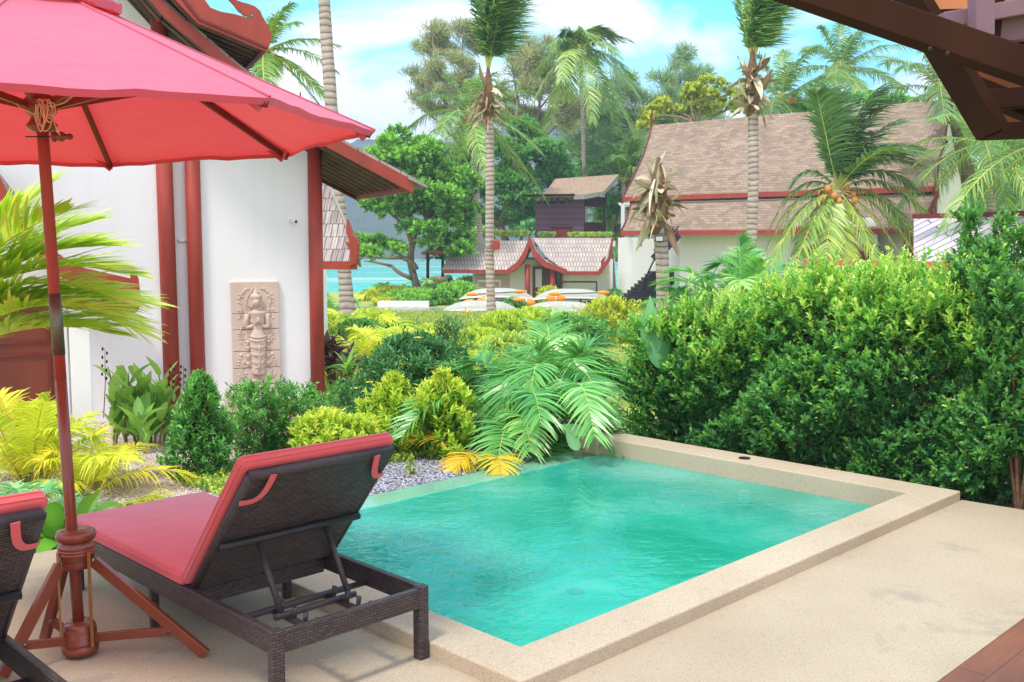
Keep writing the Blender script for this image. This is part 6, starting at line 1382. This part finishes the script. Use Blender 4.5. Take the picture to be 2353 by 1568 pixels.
for k_ in (-130, -150, -160):
    for y_ in (710, 800): c2 = at(k_, y_, 5.45) - b0; MB().tube([c_ * [.7, .7, .8], c2], [.016, .011], 6).build('leaf_stalk', M['stem'], e)
# ---- mid garden
areca('yellow_palm', 'yellow areca palm behind the purple plant', gon(800, 870), 101, 20, 1.35, G['yellow'], el=(30, 80), droop=.6, ll=.34, nl=30, lw=.026, tint=.5)
areca('yellow_palm', 'yellow areca palm behind the bush with trumpet flowers', gon(870, 850), 102, 20, 1.5, G['yellow'], el=(30, 80), droop=.6, ll=.36, nl=30, lw=.028, tint=.48)
areca('yellow_palm', 'yellow green areca palm beside the tall spindly bush', gon(950, 850), 103, 18, 1.4, G['yellow'], el=(30, 80), droop=.65, ll=.36, nl=30, lw=.028, tint=.4)
areca('yellow_palm', 'pale yellow palm next to the tall bare trunk', gon(850, 790), 104, 12, 1.9, G['yellow'], el=(25, 75), droop=.7, ll=.5, nl=30, lw=.04, tint=.35)
areca('yellow_palm', 'yellow palm behind the tall bare trunk near the shore', gon(770, 770), 105, 12, 1.9, G['yellow'], el=(25, 75), droop=.7, ll=.5, nl=30, lw=.04, tint=.45)
areca('green_palm', 'young green palm near the sea just past the red corner post', gon(765, 725), 106, 10, 2.2, G['areca'], el=(25, 75), droop=.6, ll=.6, nl=26, lw=.06, tint=.6)
for i, (x, y, h, r, lf_, lb) in enumerate(((735, 790, .7, .8, 'lime', 'lime bush behind the red corner post'), (825, 795, .6, .6, 'shrub', 'dark bush at the foot of the tall bare trunk'), (905, 790, .5, .5, 'shrub', 'dark bush in the middle of the yellow palms'), (955, 700, .9, 1.5, 'almond', 'round green bush on the lawn in front of the shelter'), (1055, 700, 1.3, 1.2, 'almond', 'tall green bush beside the pavilion post'), (900, 690, .8, 1.3, 'olive', 'yellow green bush above the white planter wall'), (1010, 690, 1.0, 1.0, 'areca', 'bushy green plant in front of the fallen log'), (1230, 770, .75, .8, 'lime', 'yellow orange bush in front of the kayak racks'), (1165, 775, .7, .8, 'lime', 'yellow green bush under the low kayak rack'), (1180, 715, .6, .5, 'shrub', 'small dark bush by the palm trunk'), (893, 702, .38, .9, 'olive', 'low yellow green bush in front of the white planter wall'), (962, 704, .34, .7, 'shrub', 'low dark bush at the end of the white planter wall'), (1262, 706, 1.1, .6, 'olive', 'small conical bush at the pavilion door'), (1080, 690, 1.4, .9, 'lime', 'bright green bush below the carved wall panel'))):
    p = gon(x, y); sc_ = np.linalg.norm(p[:2]) / 9
    put_shrub('bush', lb, 'bush', p, 200 + i, h, r, G[lf_], prof='round', ntw=650, per=8, L=.045 * sc_ * .8, W=.018 * sc_ * .9, tl=.07 * sc_, tint=(.15, .9), gap=.5, srad=.02)
for i, (x, y, L, n, lf_, lb) in enumerate(((930, 678, 2.4, 14, 'areca', 'bushy green palm on the shore beside the white planter wall'), (985, 672, 3.0, 16, 'areca', 'tall bushy palm in front of the brown shelter post'), (880, 672, 2.2, 12, 'areca', 'small palm on the shore closest to the surf'), (1068, 690, 2.8, 14, 'lime_areca', 'bright yellow green palm beside the kayaks'), (1187, 682, 2.0, 16, 'coco', 'dark fan leaved palm in front of the white wall by the pavilion post'), (1355, 690, 2.2, 14, 'lime_areca', 'bright green palm in front of the black handrail'), (1400, 695, 2.4, 14, 'areca', 'small palm at the foot of the outdoor stairs'), (1050, 668, 2.6, 14, 'coco', 'dark palm under the seaward eave of the pavilion'), (850, 690, 2.0, 12, 'yellow', 'yellowish palm beside the bare trunk near the surf'))):
    areca('garden_palm', lb, gon(x, y), 300 + i, n, L * .75, G[lf_], el=(25, 82), droop=.8, ll=.7 * L / 2.4, nl=22, lw=.075, tint=.5, rr=.02, spread=.3)
for i, (x, y, h, r, lf_, lb) in enumerate(((1100, 800, .42, .6, 'lime', 'lime bush at the lawn edge just beyond the grey gravel patch'), (1180, 830, .5, .6, 'cover', 'pale green bush rising behind the arching palm fronds'), (1330, 800, .7, .7, 'shrub', 'green bush between the arching palms and the kayaks'), (1400, 790, 1.1, .7, 'olive', 'olive green bush at the end of the hedge near the stairs'), (1000, 780, .35, .5, 'lime', 'yellow bush behind the tall spindly dark bush'), (700 + 150, 745, .5, .6, 'lime', 'lime bush just past the tall bare trunk'))):
    p = gon(x, y); sc_ = np.linalg.norm(p[:2]) / 9
    put_shrub('bush', lb, 'bush', p, 240 + i, h, r, G[lf_], prof='round', ntw=480, per=8, L=.05 * sc_ * .9, W=.018 * sc_, tl=.09 * sc_, tint=(.15, .95), gap=.9, srad=.012)
areca('yellow_palm', 'yellow palm clump in the middle of the garden beyond the dark flowered bush', gon(1010, 815), 108, 12, .95, G['yellow'], el=(30, 82), droop=.6, ll=.36, nl=30, lw=.028, tint=.42)
areca('green_palm', 'feathery green palm standing on the lawn behind the arching palm', gon(1275, 800), 109, 15, 1.6, G['areca'], el=(35, 85), droop=.7, ll=.42, nl=34, lw=.034, tint=.6)
# ---- big arching palm between pool and lawn
areca('arching_palm', 'large arching green palm behind the infinity edge of the pool', uv(3.75, 3.75, -.15), 111, 25, 1.95, G['areca'], el=(20, 84), droop=.75, ll=.40, nl=50, lw=.022, tint=.38, vee=.45, ld=.35, rr=.011, spread=.25)
areca('arching_palm', 'green palm with long fronds reaching towards the kayaks', uv(4.0, 3.5, -.15), 112, 19, 2.3, G['areca'], el=(56, 87), droop=.7, ll=.38, nl=52, lw=.022, tint=.42, ld=.3, rr=.011, spread=.2)
areca('orange_palm', 'small palm with orange dying fronds at the corner of the infinity edge', uv(3.0, 3.3, -.15), 113, 7, .72, G['orange'], el=(10, 50), droop=.45, ll=.26, nl=28, lw=.018, tint=.55, ld=.3, az0=-2.4, azr=2.6, spread=.3)
def heliconia(p, spec, label, name='broad_leaf_plant', r0=.010):
    e = empty(name, p, 0, label, 'plant'); nb = NB(); mb = MB(); p = np.array(p)
    for (x, y, X2, Y2, Yd, W, t, tw) in spec:
        a = at(x, y, Yd) - p; b = at(X2, Y2, Yd + .05) - p; d = b - a; L = float(np.linalg.norm(d)); blade_np(nb, a, math.atan2(d[1], d[0]), math.asin(d[2] / L), L, W, .03, .25, 12, t, 'lance', tw)
        MB().tube([(0, 0, 0), a * [.5, .5, .6], a], [.012, .010, .006], 6).build('stem', M['stem'], e)
    nb.build('leaf_crown', G['banana'], e)
heliconia(uv(3.95, 3.05, -.15), [(1392, 985, 1275, 860, 8.3, .13, .75, .9), (1350, 1000, 1275, 975, 8.2, .13, .5, .6), (1330, 1035, 1300, 985, 8.1, .10, .6, 1.3), (1430, 985, 1340, 905, 8.5, .12, .3, .5), (1400, 990, 1430, 900, 8.5, .10, .35, .9)], 'broad pale leaves hanging over the corner post of the pool')
heliconia(uv(4.7, 2.4, -.15), [(1505, 815, 1494, 676, 8.75, .20, .35, 1.35), (1528, 850, 1468, 715, 8.72, .20, .25, 1.2), (1532, 850, 1545, 760, 8.7, .15, .2, 1.3)], 'three upright broad leaves growing out of the top of the hedge')
areca('young_palm', 'fan of young green palm fronds standing above the hedge in front of the house', gon(1700, 800), 121, 13, 2.6, G['areca'], el=(35, 88), droop=.5, ll=.7, nl=40, lw=.05, tint=.5, ld=.3, rr=.02, cat='palm plant', zb=.6)
areca('young_palm', 'small green palm above the hedge beside the dead palm stump', gon(1590, 790), 122, 10, 1.7, G['areca'], el=(25, 80), droop=.5, ll=.5, nl=30, lw=.04, tint=.45, ld=.3, rr=.02, zb=.6)
# ---- ground cover and grass
def cover(name, label, reg, n, seed, leaf, L=.03, W=.02, per=6, tl=.05, z=.03):
    g = np.random.default_rng(seed); P_ = reg(g, n); P_[:, 2] += g.uniform(0, z, len(P_)); nb = NB(); twig_leaves(nb, P_, nz(rdir(len(P_), g) * .6 + UPV), per, tl, L, W, r=g, tint=g.uniform(.1, .9, len(P_))); tag(nb.build(name, leaf), label, 'ground cover', kind='stuff')
cover('ground_cover', 'creeping green ground cover under the lime bushes beside the gravel strip', reg_uv(1.5, 4.2, 3.75, 4.9, -.15), 3600, 131, G['cover'])
cover('ground_cover', 'creeping green ground cover in front of the bushes by the lounger', reg_uv(.7, 1.8, 3.7, 4.5, -.15), 900, 132, G['cover'])
def fpts(g, n): p = reg_uv(.2, 4.0, 3.7, 4.8, -.13)(g, n); return p
g = np.random.default_rng(133); nb = NB()
for p in fpts(g, 60):
    for k in range(4): blade_np(nb, p + [0, 0, .04], k * 1.57, .5, .016, .014, .1, .2, 3, .8, 'oval')
tag(nb.build('yellow_flowers', M['yellowfl']), 'tiny yellow flowers scattered over the creeping ground cover', 'flowers', kind='stuff')
def grass(reg, n, h, seed, name, label):
    g = np.random.default_rng(seed); P_ = reg(g, n); P_[:, 2] = [terr(*p[:2]) for p in P_]; d = nz(rdir(n, g) * .45 + UPV); V, F = leaf_quads(P_, d, rdir(n, g), h * g.uniform(.5, 1.2, n), h * .16, 0, .3); nb = NB(); nb.add(V, F, np.repeat(g.uniform(0, 1, n), 6)); tag(nb.build(name, G['grassb']), label, 'grass', kind='stuff')
grass(reg_xy(-5, 8, 11.3, 26, 0), 60000, .09, 141, 'grass', 'blades of the sunlit lawn beyond the shrubs')
grass(reg_xy(-12, 10, 26, 50, 0), 50000, .14, 142, 'grass', 'blades of the far lawn around the pond')
put_shrub('weed', 'small weed with a yellow flower growing in the grey gravel', 'weed', gn(945, 1095), 151, .16, .06, G['cover'], ntw=40, per=6, L=.03, W=.012, tl=.05, stemn=3, srad=.002)
# ================================================================= TALL PALMS
WD = np.array([.55, .1, 0.05])
def gpt(x, Y): p = at(x, 700, Y); p[2] = terr(p[0], Y); return p
coconut_palm('coconut_palm', 'tall bare grey palm trunk rising out of the picture behind the red umbrella tip', gpt(801, 24), at(725, -420, 24), .165, .125, rosette(14, 3.4, (20, 80), 1), G['coco'], 0, 0, seed=3)
F2 = []
g = np.random.default_rng(2)
def up_fr(n, L, el, azc, azs, wind, ll, seed, tint=.3, lw=.05, nl=52, droop=.2, **kw):
    g = np.random.default_rng(seed); return [dict(az=azc + g.uniform(-1, 1) * azs, el=R(el + g.uniform(-8, 8)), L=L * g.uniform(.8, 1.08), droop=droop, ll=ll, n=nl, lw=lw, wind=np.array(wind) * g.uniform(.5, 1.4), tint=np.clip(tint + g.normal() * .12, .05, .9), ld=.3, vee=.15, tj=.15, rr=.03, **kw) for _ in range(n)]
coconut_palm('coconut_palm', 'palm with a grey ringed trunk and dry husks in front of the kayaks', gpt(1131, 33), at(1122, 235, 33), .14, .14, up_fr(15, 4.6, 81, 0, 3.1, (.13, 0, .0), 1.15, 5, .3, .055, 64, .15, dz=.9, windl=5.5), G['coco'], 0, 60, seed=5)
coconut_palm('coconut_palm', 'palm with a grey ringed trunk and dry husks in front of the brown roof', gpt(1722, 28), at(1728, 208, 28), .15, .145, up_fr(13, 3.9, 80, 0, 3.1, (.17, 0, .0), 1.0, 6, .45, .048, 64, .15, dz=.7, windl=4.2), G['coco'], 0, 64, seed=6)
# dead stump
st = coconut_palm('dead_palm', 'dead palm stump topped with a ragged mass of dry husks', gpt(1518, 24), at(1512, 470, 24), .15, .17, [], G['coco'], 0, 95, seed=7)
hb = NB(); g = np.random.default_rng(8)
for i in range(7): blade_np(hb, np.array(at(1510, 430, 24)) - np.array(st.location) + [g.normal() * .06, 0, 0], g.uniform(0, 6.28), g.uniform(1.1, 1.5), g.uniform(.5, 1.0), .16, 0, .9, 6, g.uniform(.4, .95), 'strap', g.uniform(-1, 1))
hb.build('dry_spear', M['husk'], st)
tag_ = empty('tree_sign', at(1515, 549, 23.8), 0, 'tiny white framed sign fixed to the dead palm stump', 'sign'); MB().span((-.10, 0, -.07), (.10, .02, .07)).build('frame', M['black'], tag_); MB().span((-.08, -.006, -.05), (.08, -.001, .05)).build('plate', M['white'], tag_)
bx = empty('trunk_box', at(1133, 564, 32.7), 0, 'small red box strapped to the palm trunk in front of the pavilion', 'box'); MB().span((-.02, -.15, -.14), (.22, .15, .16)).build('body', M['redpaint'], bx, bevel=.01); MB().tube([(.17 * math.cos(a) - .05, .17 * math.sin(a) + .2, -.1) for a in np.linspace(0, 6.28, 15)], .012, 5, False).build('strap', M['black'], bx)
# palm with coconuts
nf = up_fr(10, 5.0, 76, .1, 3.1, (.16, 0, .0), 1.3, 9, .35, .075, 56, .3, windl=3.5) + up_fr(8, 4.6, 55, .1, 1.3, (.12, 0, .0), 1.2, 19, .4, .07, 56, .5, windl=2.5) + [dict(az=a, el=R(e), L=L, droop=d, ll=.85, n=42, lw=.10, wind=(.08, 0, 0), tint=t, ld=.35, vee=.1, tj=.12, rr=.035) for a, e, L, d, t in
      ((3.05, 20, 3.6, 1.5, .5), (3.35, -6, 3.5, 1.2, .7), (3.6, -26, 3.3, 1.2, .7), (4.1, -42, 3.0, 1.0, .75), (4.7, -60, 2.7, .6, .9), (5.4, -40, 3.0, 1.0, .8), (5.9, -20, 3.6, 1.2, .75), (6.1, -2, 4.1, 1.4, .7), (.1, 16, 4.0, 1.2, .6), (2.9, 36, 3.2, 1.0, .5), (6.2, 32, 4.0, .9, .5), (.1, 44, 3.9, .7, .4), (3.0, 52, 3.0, .7, .35))]
coconut_palm('coconut_palm', 'bushy coconut palm carrying clusters of orange nuts in front of the brown roof', gpt(1935, 38), at(1925, 438, 38), .17, .18, nf, G['coco'], 20, 0, seed=10, nutr=.115)
# wind blown far palm
coconut_palm('coconut_palm', 'slender palm with a wind blown crown standing alone against the sky', gpt(1345, 68), at(1333, 118, 68), .16, .12, up_fr(16, 4.3, 66, .2, 3.1, (.10, 0, .0), 1.1, 12, .55, .08, 46, .75, windl=4) + rosette(14, 4.0, (-40, 45), 13, (.12, 0, 0), .7, 1.1, 40, .09, .55, rr=.04, windl=2), G['coco'], 8, 0, seed=13, rings=False, nutr=.16)
for x, yt, xb, Y, L, sd, lb, nu in ((1082, 262, 1110, 60, 4.3, 14, 'palm with drooping fronds directly behind the ringed trunk in front of the kayaks', 6), (1795, 232, 1780, 60, 4.6, 15, 'palm behind the house roof partly hidden by the ringed trunk', 5), (1932, 160, 1900, 66, 5.0, 16, 'palm behind the house roof with a cluster of yellow nuts', 10), (2165, 208, 2190, 46, 4.6, 17, 'palm behind the gable end of the brown roof', 4), (2262, 330, 2300, 40, 4.2, 18, 'palm with hanging fronds below the dark porch roof corner', 0), (2400, 330, 2390, 30, 3.9, 19, 'palm whose long pale fronds hang beside the porch roof corner', 0), (1432, 420, 1440, 68, 4.6, 20, 'young palm with upright fronds between the cabin and the big house', 0), (1400, 500, 1410, 72, 4.0, 21, 'low palm behind the dark cabin window', 0), (610, 120, 600, 26, 1.9, 22, 'palm crown showing behind the curled red roof end', 0)):
    el = (-35, 78) if sd not in (20,) else (35, 85); n = 20 if sd not in (22,) else 14
    coconut_palm('coconut_palm', lb, gpt(xb, Y), at(x, yt, Y), .18, .14, rosette(n, L, el, sd, (.16, 0, 0), .45, 1.05 * L / 4.5, 40, .05 * Y / 45 + .02, .45, rr=.04), G['coco'], nu, 0, seed=sd, rings=False, nutr=.15)
# ================================================================= BROADLEAF AND CASUARINA TREES
def tree(name, label, base, limbs, blobs, leaf, seed, ntw, per=7, L=.14, W=.07, tl=.2, up=.4, tint=(.15, .75), r0=.2, wind=(0, 0, 0), cat='tree', shell=.5, group=None, bark='bark', lift=.25, split=4):
    g = random.Random(seed); gg = np.random.default_rng(seed); base = np.array(base, float); e = empty(name, base, 0, label, cat, group); mb = MB()
    for (p, q, ra, rb) in limbs: branch_mb(mb, np.array(p) - base, np.array(q) - base, ra, rb, g)
    bl_ = [(*(np.array(b[:3]) - base), *b[3:]) for b in blobs]
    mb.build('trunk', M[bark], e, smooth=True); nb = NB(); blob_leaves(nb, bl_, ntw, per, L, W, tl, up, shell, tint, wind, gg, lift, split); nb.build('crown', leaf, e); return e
def blobs_px(lst, Y, dY=1.5, seed=0):
    """clumps given by where they stand: (x, y, rx, ry[, dy]) at distance Y"""
    g = random.Random(seed); out = []
    for t in lst:
        x, y, rx, ry = t[:4]; Yq = Y + (t[4] if len(t) > 4 else g.uniform(-dY, dY)); p = at(x, y, Yq); s = Yq / FPX
        out.append((p[0], p[1], p[2], rx * s, max(rx, ry) * s * .8, ry * s))
    return out
# sea almond tree on the shore
Y = 57
bl = blobs_px([(880, 345, 34, 26), (915, 330, 26, 16), (955, 350, 30, 22), (900, 385, 40, 28), (945, 395, 42, 30), (985, 370, 34, 26), (1010, 410, 40, 34), (860, 430, 36, 26), (905, 440, 40, 28), (955, 445, 42, 32), (1000, 465, 38, 30), (870, 475, 32, 18), (845, 455, 26, 16), (1030, 450, 34, 40), (930, 490, 34, 20), (1045, 500, 30, 26), (960, 520, 24, 18), (850, 552, 28, 10), (880, 570, 34, 12), (835, 585, 20, 12), (910, 580, 20, 8), (1010, 520, 30, 28), (1020, 570, 34, 24), (1060, 560, 26, 26), (975, 480, 40, 34), (1060, 420, 30, 30), (990, 545, 26, 20)], Y, 1.5, 1)
bl = [(*b[:3], b[3] * 1.25, b[4] * 1.2, b[5] * 1.3) for b in bl]
B = at(960, 665, Y); tr = [(B, at(948, 560, Y), .22, .18), (at(948, 560, Y), at(935, 500, Y), .17, .11), (at(935, 505, Y), at(905, 430, Y), .14, .06), (at(948, 560, Y), at(985, 500, Y), .2, .12), (at(985, 500, Y), at(1010, 420, Y), .12, .05), (at(956, 620, Y), at(925, 592, Y), .20, .13), (at(925, 592, Y), at(870, 592, Y), .12, .09), (at(870, 592, Y), at(828, 588, Y), .08, .04), (at(945, 640, Y), at(900, 612, Y), .14, .10), (at(900, 612, Y), at(838, 600, Y), .1, .04), (at(935, 520, Y), at(880, 470, Y), .1, .04), (at(940, 530, Y), at(960, 400, Y), .1, .04), (at(905, 440, Y), at(890, 350, Y), .06, .03)]
tree('sea_almond_tree', 'bright green broadleaf tree on the shore with a long low bare limb over the sea', B, tr, bl, G['almond'], 1, 7500, 8, .24, .13, .30, tint=(.1, .8))
Y = 69
bl = blobs_px([(1195, 300, 26, 22), (1180, 330, 40, 28), (1230, 350, 44, 30), (1135, 335, 34, 26), (1090, 350, 40, 28), (1160, 380, 50, 36), (1225, 400, 50, 40), (1270, 390, 34, 34), (1290, 430, 26, 34), (1085, 400, 44, 36), (1075, 455, 40, 40), (1140, 450, 50, 40), (1200, 470, 46, 40), (1255, 480, 34, 30), (1170, 515, 50, 30), (1095, 515, 44, 32), (1060, 540, 30, 24)], Y, 2, 2)
bl = [(*b[:3], b[3] * 1.3, b[4] * 1.2, b[5] * 1.35) for b in bl]
B = at(1150, 640, Y); tr = [(B, at(1150, 520, Y), .35, .25)] + [(at(1150, 520, Y), at(x, y, Y), .2, .05) for x, y in ((1100, 380), (1180, 340), (1240, 380), (1080, 460), (1280, 430))]
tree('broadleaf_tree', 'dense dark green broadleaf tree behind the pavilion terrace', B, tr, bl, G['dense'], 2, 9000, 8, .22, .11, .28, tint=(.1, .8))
Y = 68
bl = blobs_px([(1215, 520, 34, 26), (1190, 500, 24, 22), (1110, 540, 30, 14), (1240, 455, 26, 40), (1290, 380, 26, 22)], Y, 1, 3); B = at(1200, 600, Y)
tree('broadleaf_tree', 'pale grey green shrubby tree just beside the dark cabin', B, [(B, at(1210, 500, Y), .15, .06)], bl, G['banana'], 3, 1300, 7, .2, .13, .25, tint=(.2, .8))
Y = 71
bl = blobs_px([(1450, 440, 34, 30), (1400, 480, 30, 24), (1365, 400, 34, 22), (1460, 500, 24, 24), (1330, 415, 30, 20)], Y, 1, 4); B = at(1420, 600, Y)
tree('broadleaf_tree', 'mixed green tree between the straw roofed cabin and the big house', B, [(B, at(1430, 450, Y), .2, .06)], bl, G['dense'], 4, 1500, 7, .22, .12, .28, tint=(.2, .9))
# casuarinas
def casu(label, base, limbs, blobs, seed, n, leaf='casu', wind=(.9, 0, .1), L=.7, W=.045, shell=.1):
    return tree('casuarina_tree', label, base, limbs, blobs, G[leaf], seed, int(n * .55), 7, L, W, .6, .15, (.1, .95), .3, wind, 'tree', shell, None, 'bark', .15, 6)
Y = 78
sp_l = [(1000, 70, 24, 22), (990, 100, 26, 18), (1020, 120, 30, 20), (965, 120, 22, 12), (1060, 80, 28, 26), (1085, 110, 28, 30), (1040, 150, 34, 22), (985, 160, 22, 12), (945, 180, 20, 14), (970, 200, 26, 12), (1010, 190, 26, 14), (1060, 190, 34, 26), (960, 235, 24, 14), (1000, 225, 24, 12), (985, 255, 22, 10), (1020, 270, 20, 14), (1015, 300, 12, 12), (1050, 240, 28, 20), (1090, 220, 30, 30), (1075, 290, 24, 24)]
B = at(1075, 520, Y); hub1 = at(1060, 330, Y); tr = [(B, hub1, .4, .3), (hub1, at(1030, 200, Y), .25, .12), (at(1030, 200, Y), at(1000, 70, Y), .12, .04), (hub1, at(970, 250, Y), .16, .05), (at(1030, 240, Y), at(945, 175, Y), .12, .03), (hub1, at(1075, 150, Y), .2, .06), (at(1075, 180, Y), at(1065, 70, Y), .08, .03), (at(1030, 200, Y), at(985, 110, Y), .08, .03), (hub1, at(1010, 290, Y), .1, .04), (hub1, at(1110, 200, Y), .15, .05)]
casu('wispy olive brown casuarina tree leaning over the shore, the one closest to the sea', B, tr, blobs_px(sp_l, Y, 2, 5), 5, 3800)
sp_r = [(1170, 140, 20, 20), (1200, 110, 24, 16), (1215, 150, 30, 24), (1260, 110, 26, 20), (1285, 150, 22, 22), (1250, 175, 34, 22), (1190, 190, 34, 26), (1150, 230, 30, 26), (1220, 225, 38, 26), (1275, 215, 30, 24), (1295, 245, 30, 24), (1180, 270, 34, 24), (1235, 275, 38, 24), (1290, 290, 28, 20), (1325, 260, 20, 30), (1150, 290, 24, 18), (1210, 310, 30, 14), (1345, 230, 16, 30)]
B = at(1215, 520, Y); hub2 = at(1205, 360, Y); tr = [(B, hub2, .35, .25), (hub2, at(1190, 230, Y), .2, .1), (at(1190, 230, Y), at(1175, 140, Y), .1, .03), (hub2, at(1240, 220, Y), .18, .08), (at(1240, 220, Y), at(1265, 110, Y), .09, .03), (hub2, at(1300, 270, Y), .15, .05), (hub2, at(1150, 240, Y), .12, .04), (at(1230, 260, Y), at(1290, 180, Y), .08, .03), (hub2, at(1330, 240, Y), .12, .03)]
casu('wispy olive casuarina tree between the ringed trunk and the lone slender palm', B, tr, blobs_px(sp_r, Y, 2, 6), 6, 4200)
Y = 82
for k, (x0, pts_, lb, n) in enumerate(((1410, [(1425, 195, 28, 24), (1400, 225, 34, 28), (1450, 235, 34, 30), (1380, 270, 38, 30), (1430, 285, 42, 32), (1470, 290, 30, 30), (1370, 320, 38, 30), (1420, 340, 42, 30), (1465, 345, 34, 30), (1350, 365, 34, 24), (1320, 330, 24, 24), (1400, 380, 40, 22)], 'feathery green casuarina tree behind the lone slender palm', 3600), (1560, [(1570, 135, 18, 16), (1560, 160, 28, 20), (1585, 185, 32, 22), (1530, 200, 28, 22), (1560, 225, 40, 24), (1510, 250, 34, 26), (1600, 240, 34, 26), (1545, 275, 44, 28), (1490, 300, 30, 28), (1610, 290, 40, 26), (1640, 220, 20, 20)], 'tall pointed feathery green casuarina tree behind the brown roof', 3300), (1370, [(1345, 400, 30, 20), (1300, 350, 24, 24)], 'low casuarina foliage behind the straw roofed cabin', 500))):
    B = at(x0, 520, Y); tr = [(B, at(x0, pts_[0][1] + 10, Y), .3, .05)] + [(at(x0, y + 40, Y), at(x, y, Y), .1, .03) for x, y, *_ in pts_[1::2]]
    casu(lb, B, tr, blobs_px(pts_, Y + k, 2, 7 + k), 7 + k, n, 'casug', (.5, 0, .15), .7, .05, .2)
# yellow green tree behind the roof
Y = 62
bl = blobs_px([(1500, 262, 24, 16), (1540, 250, 28, 18), (1590, 225, 26, 20), (1570, 262, 30, 14), (1620, 205, 20, 18), (1640, 240, 24, 24), (1610, 260, 30, 16), (1490, 285, 18, 14), (1680, 215, 16, 14), (1700, 240, 26, 20), (1655, 195, 12, 10)], Y, 1, 20); B = at(1600, 480, Y)
tree('broadleaf_tree', 'yellow green tree showing just above the brown roof ridge', B, [(B, at(1600, 290, Y), .25, .15)] + [(at(1600, 290, Y), at(x, y, Y), .12, .03) for x, y in ((1500, 265), (1545, 250), (1590, 225), (1640, 225), (1700, 240))], bl, G['olive'], 20, 1500, 7, .24, .12, .2, tint=(.15, .9), shell=.6)
bl = blobs_px([(1830, 250, 34, 20), (1880, 240, 30, 22), (2010, 235, 34, 20), (2060, 240, 30, 18), (1960, 250, 30, 20), (1770, 262, 30, 18)], Y, 1, 21); B = at(1900, 480, Y)
tree('broadleaf_tree', 'green treetop showing between the palms above the brown roof ridge', B, [(B, at(1900, 260, Y), .25, .1)], bl, G['dense'], 21, 1500, 7, .24, .12, .25, tint=(.2, .9))
bl = blobs_px([(2230, 330, 40, 50), (2290, 420, 50, 50), (2240, 430, 34, 50), (2340, 360, 40, 60), (2360, 480, 50, 50), (2290, 500, 40, 30), (2225, 490, 26, 30), (2230, 250, 40, 40), (2400, 420, 40, 60)], 68, 2, 22); B = at(2300, 600, 68)
tree('broadleaf_tree', 'hazy green trees filling the gap past the gable end of the brown roof', B, [(B, at(2290, 400, 68), .3, .1)], bl, G['banana'], 22, 3200, 7, .28, .15, .3, tint=(.1, .7))
# log lying on the shore
p = gon(985, 662); tag(MB().tube([(0, 0, .3), (1.4, .3, .5)], [.42, .36], 12).build('fallen_log', M['bark'], loc=p, smooth=True), 'cut log lying in front of the shore palms', 'log')
# moored boats
for x, y, lb in ((905, 597, 'long wooden boat moored off the shore closest to the low limb'), (952, 600, 'long wooden boat moored next to the shelter post')):
    p = on(x, y, -9); e = empty('longtail_boat', p, R(8), lb, 'boat', 'boats moored in the bay'); L_ = 14
    mb = MB(); G_ = [[(L_ * (s - .5), w_ * 1.1 * math.sin(math.pi * min(1, .08 + s * .9)) ** .6, .15 + 1.5 * abs(2 * s - 1) ** 3 + (0 if abs(w_) > .5 else -.5)) for w_ in (-1, -.4, .4, 1)] for s in np.linspace(0, 1, 14)]; mb.grid(G_, .06, (0, 0, -1)); mb.build('hull', M['darkwood'], e, fixn=True); MB().tube([(0, 0, 0), (-.3, 0, 2.2)], .05, 6).build('mast', M['darkwood'], e)
# ================================================================= AIR
if HAZE:
    m, nt = newmat('sea_haze'); v = nt.nodes.new('ShaderNodeVolumePrincipled'); v.inputs['Color'].default_value = (.64, .80, 1, 1); v.inputs['Density'].default_value = HAZE; v.inputs['Anisotropy'].default_value = 0.0
    o = nt.nodes.new('ShaderNodeOutputMaterial'); nt.links.new(v.outputs[0], o.inputs['Volume'])
    tag(MB().span((-1300, -70, -12.5), (1300, 1260, 135)).build('haze', m), 'pale sea haze', 'haze', kind='stuff')
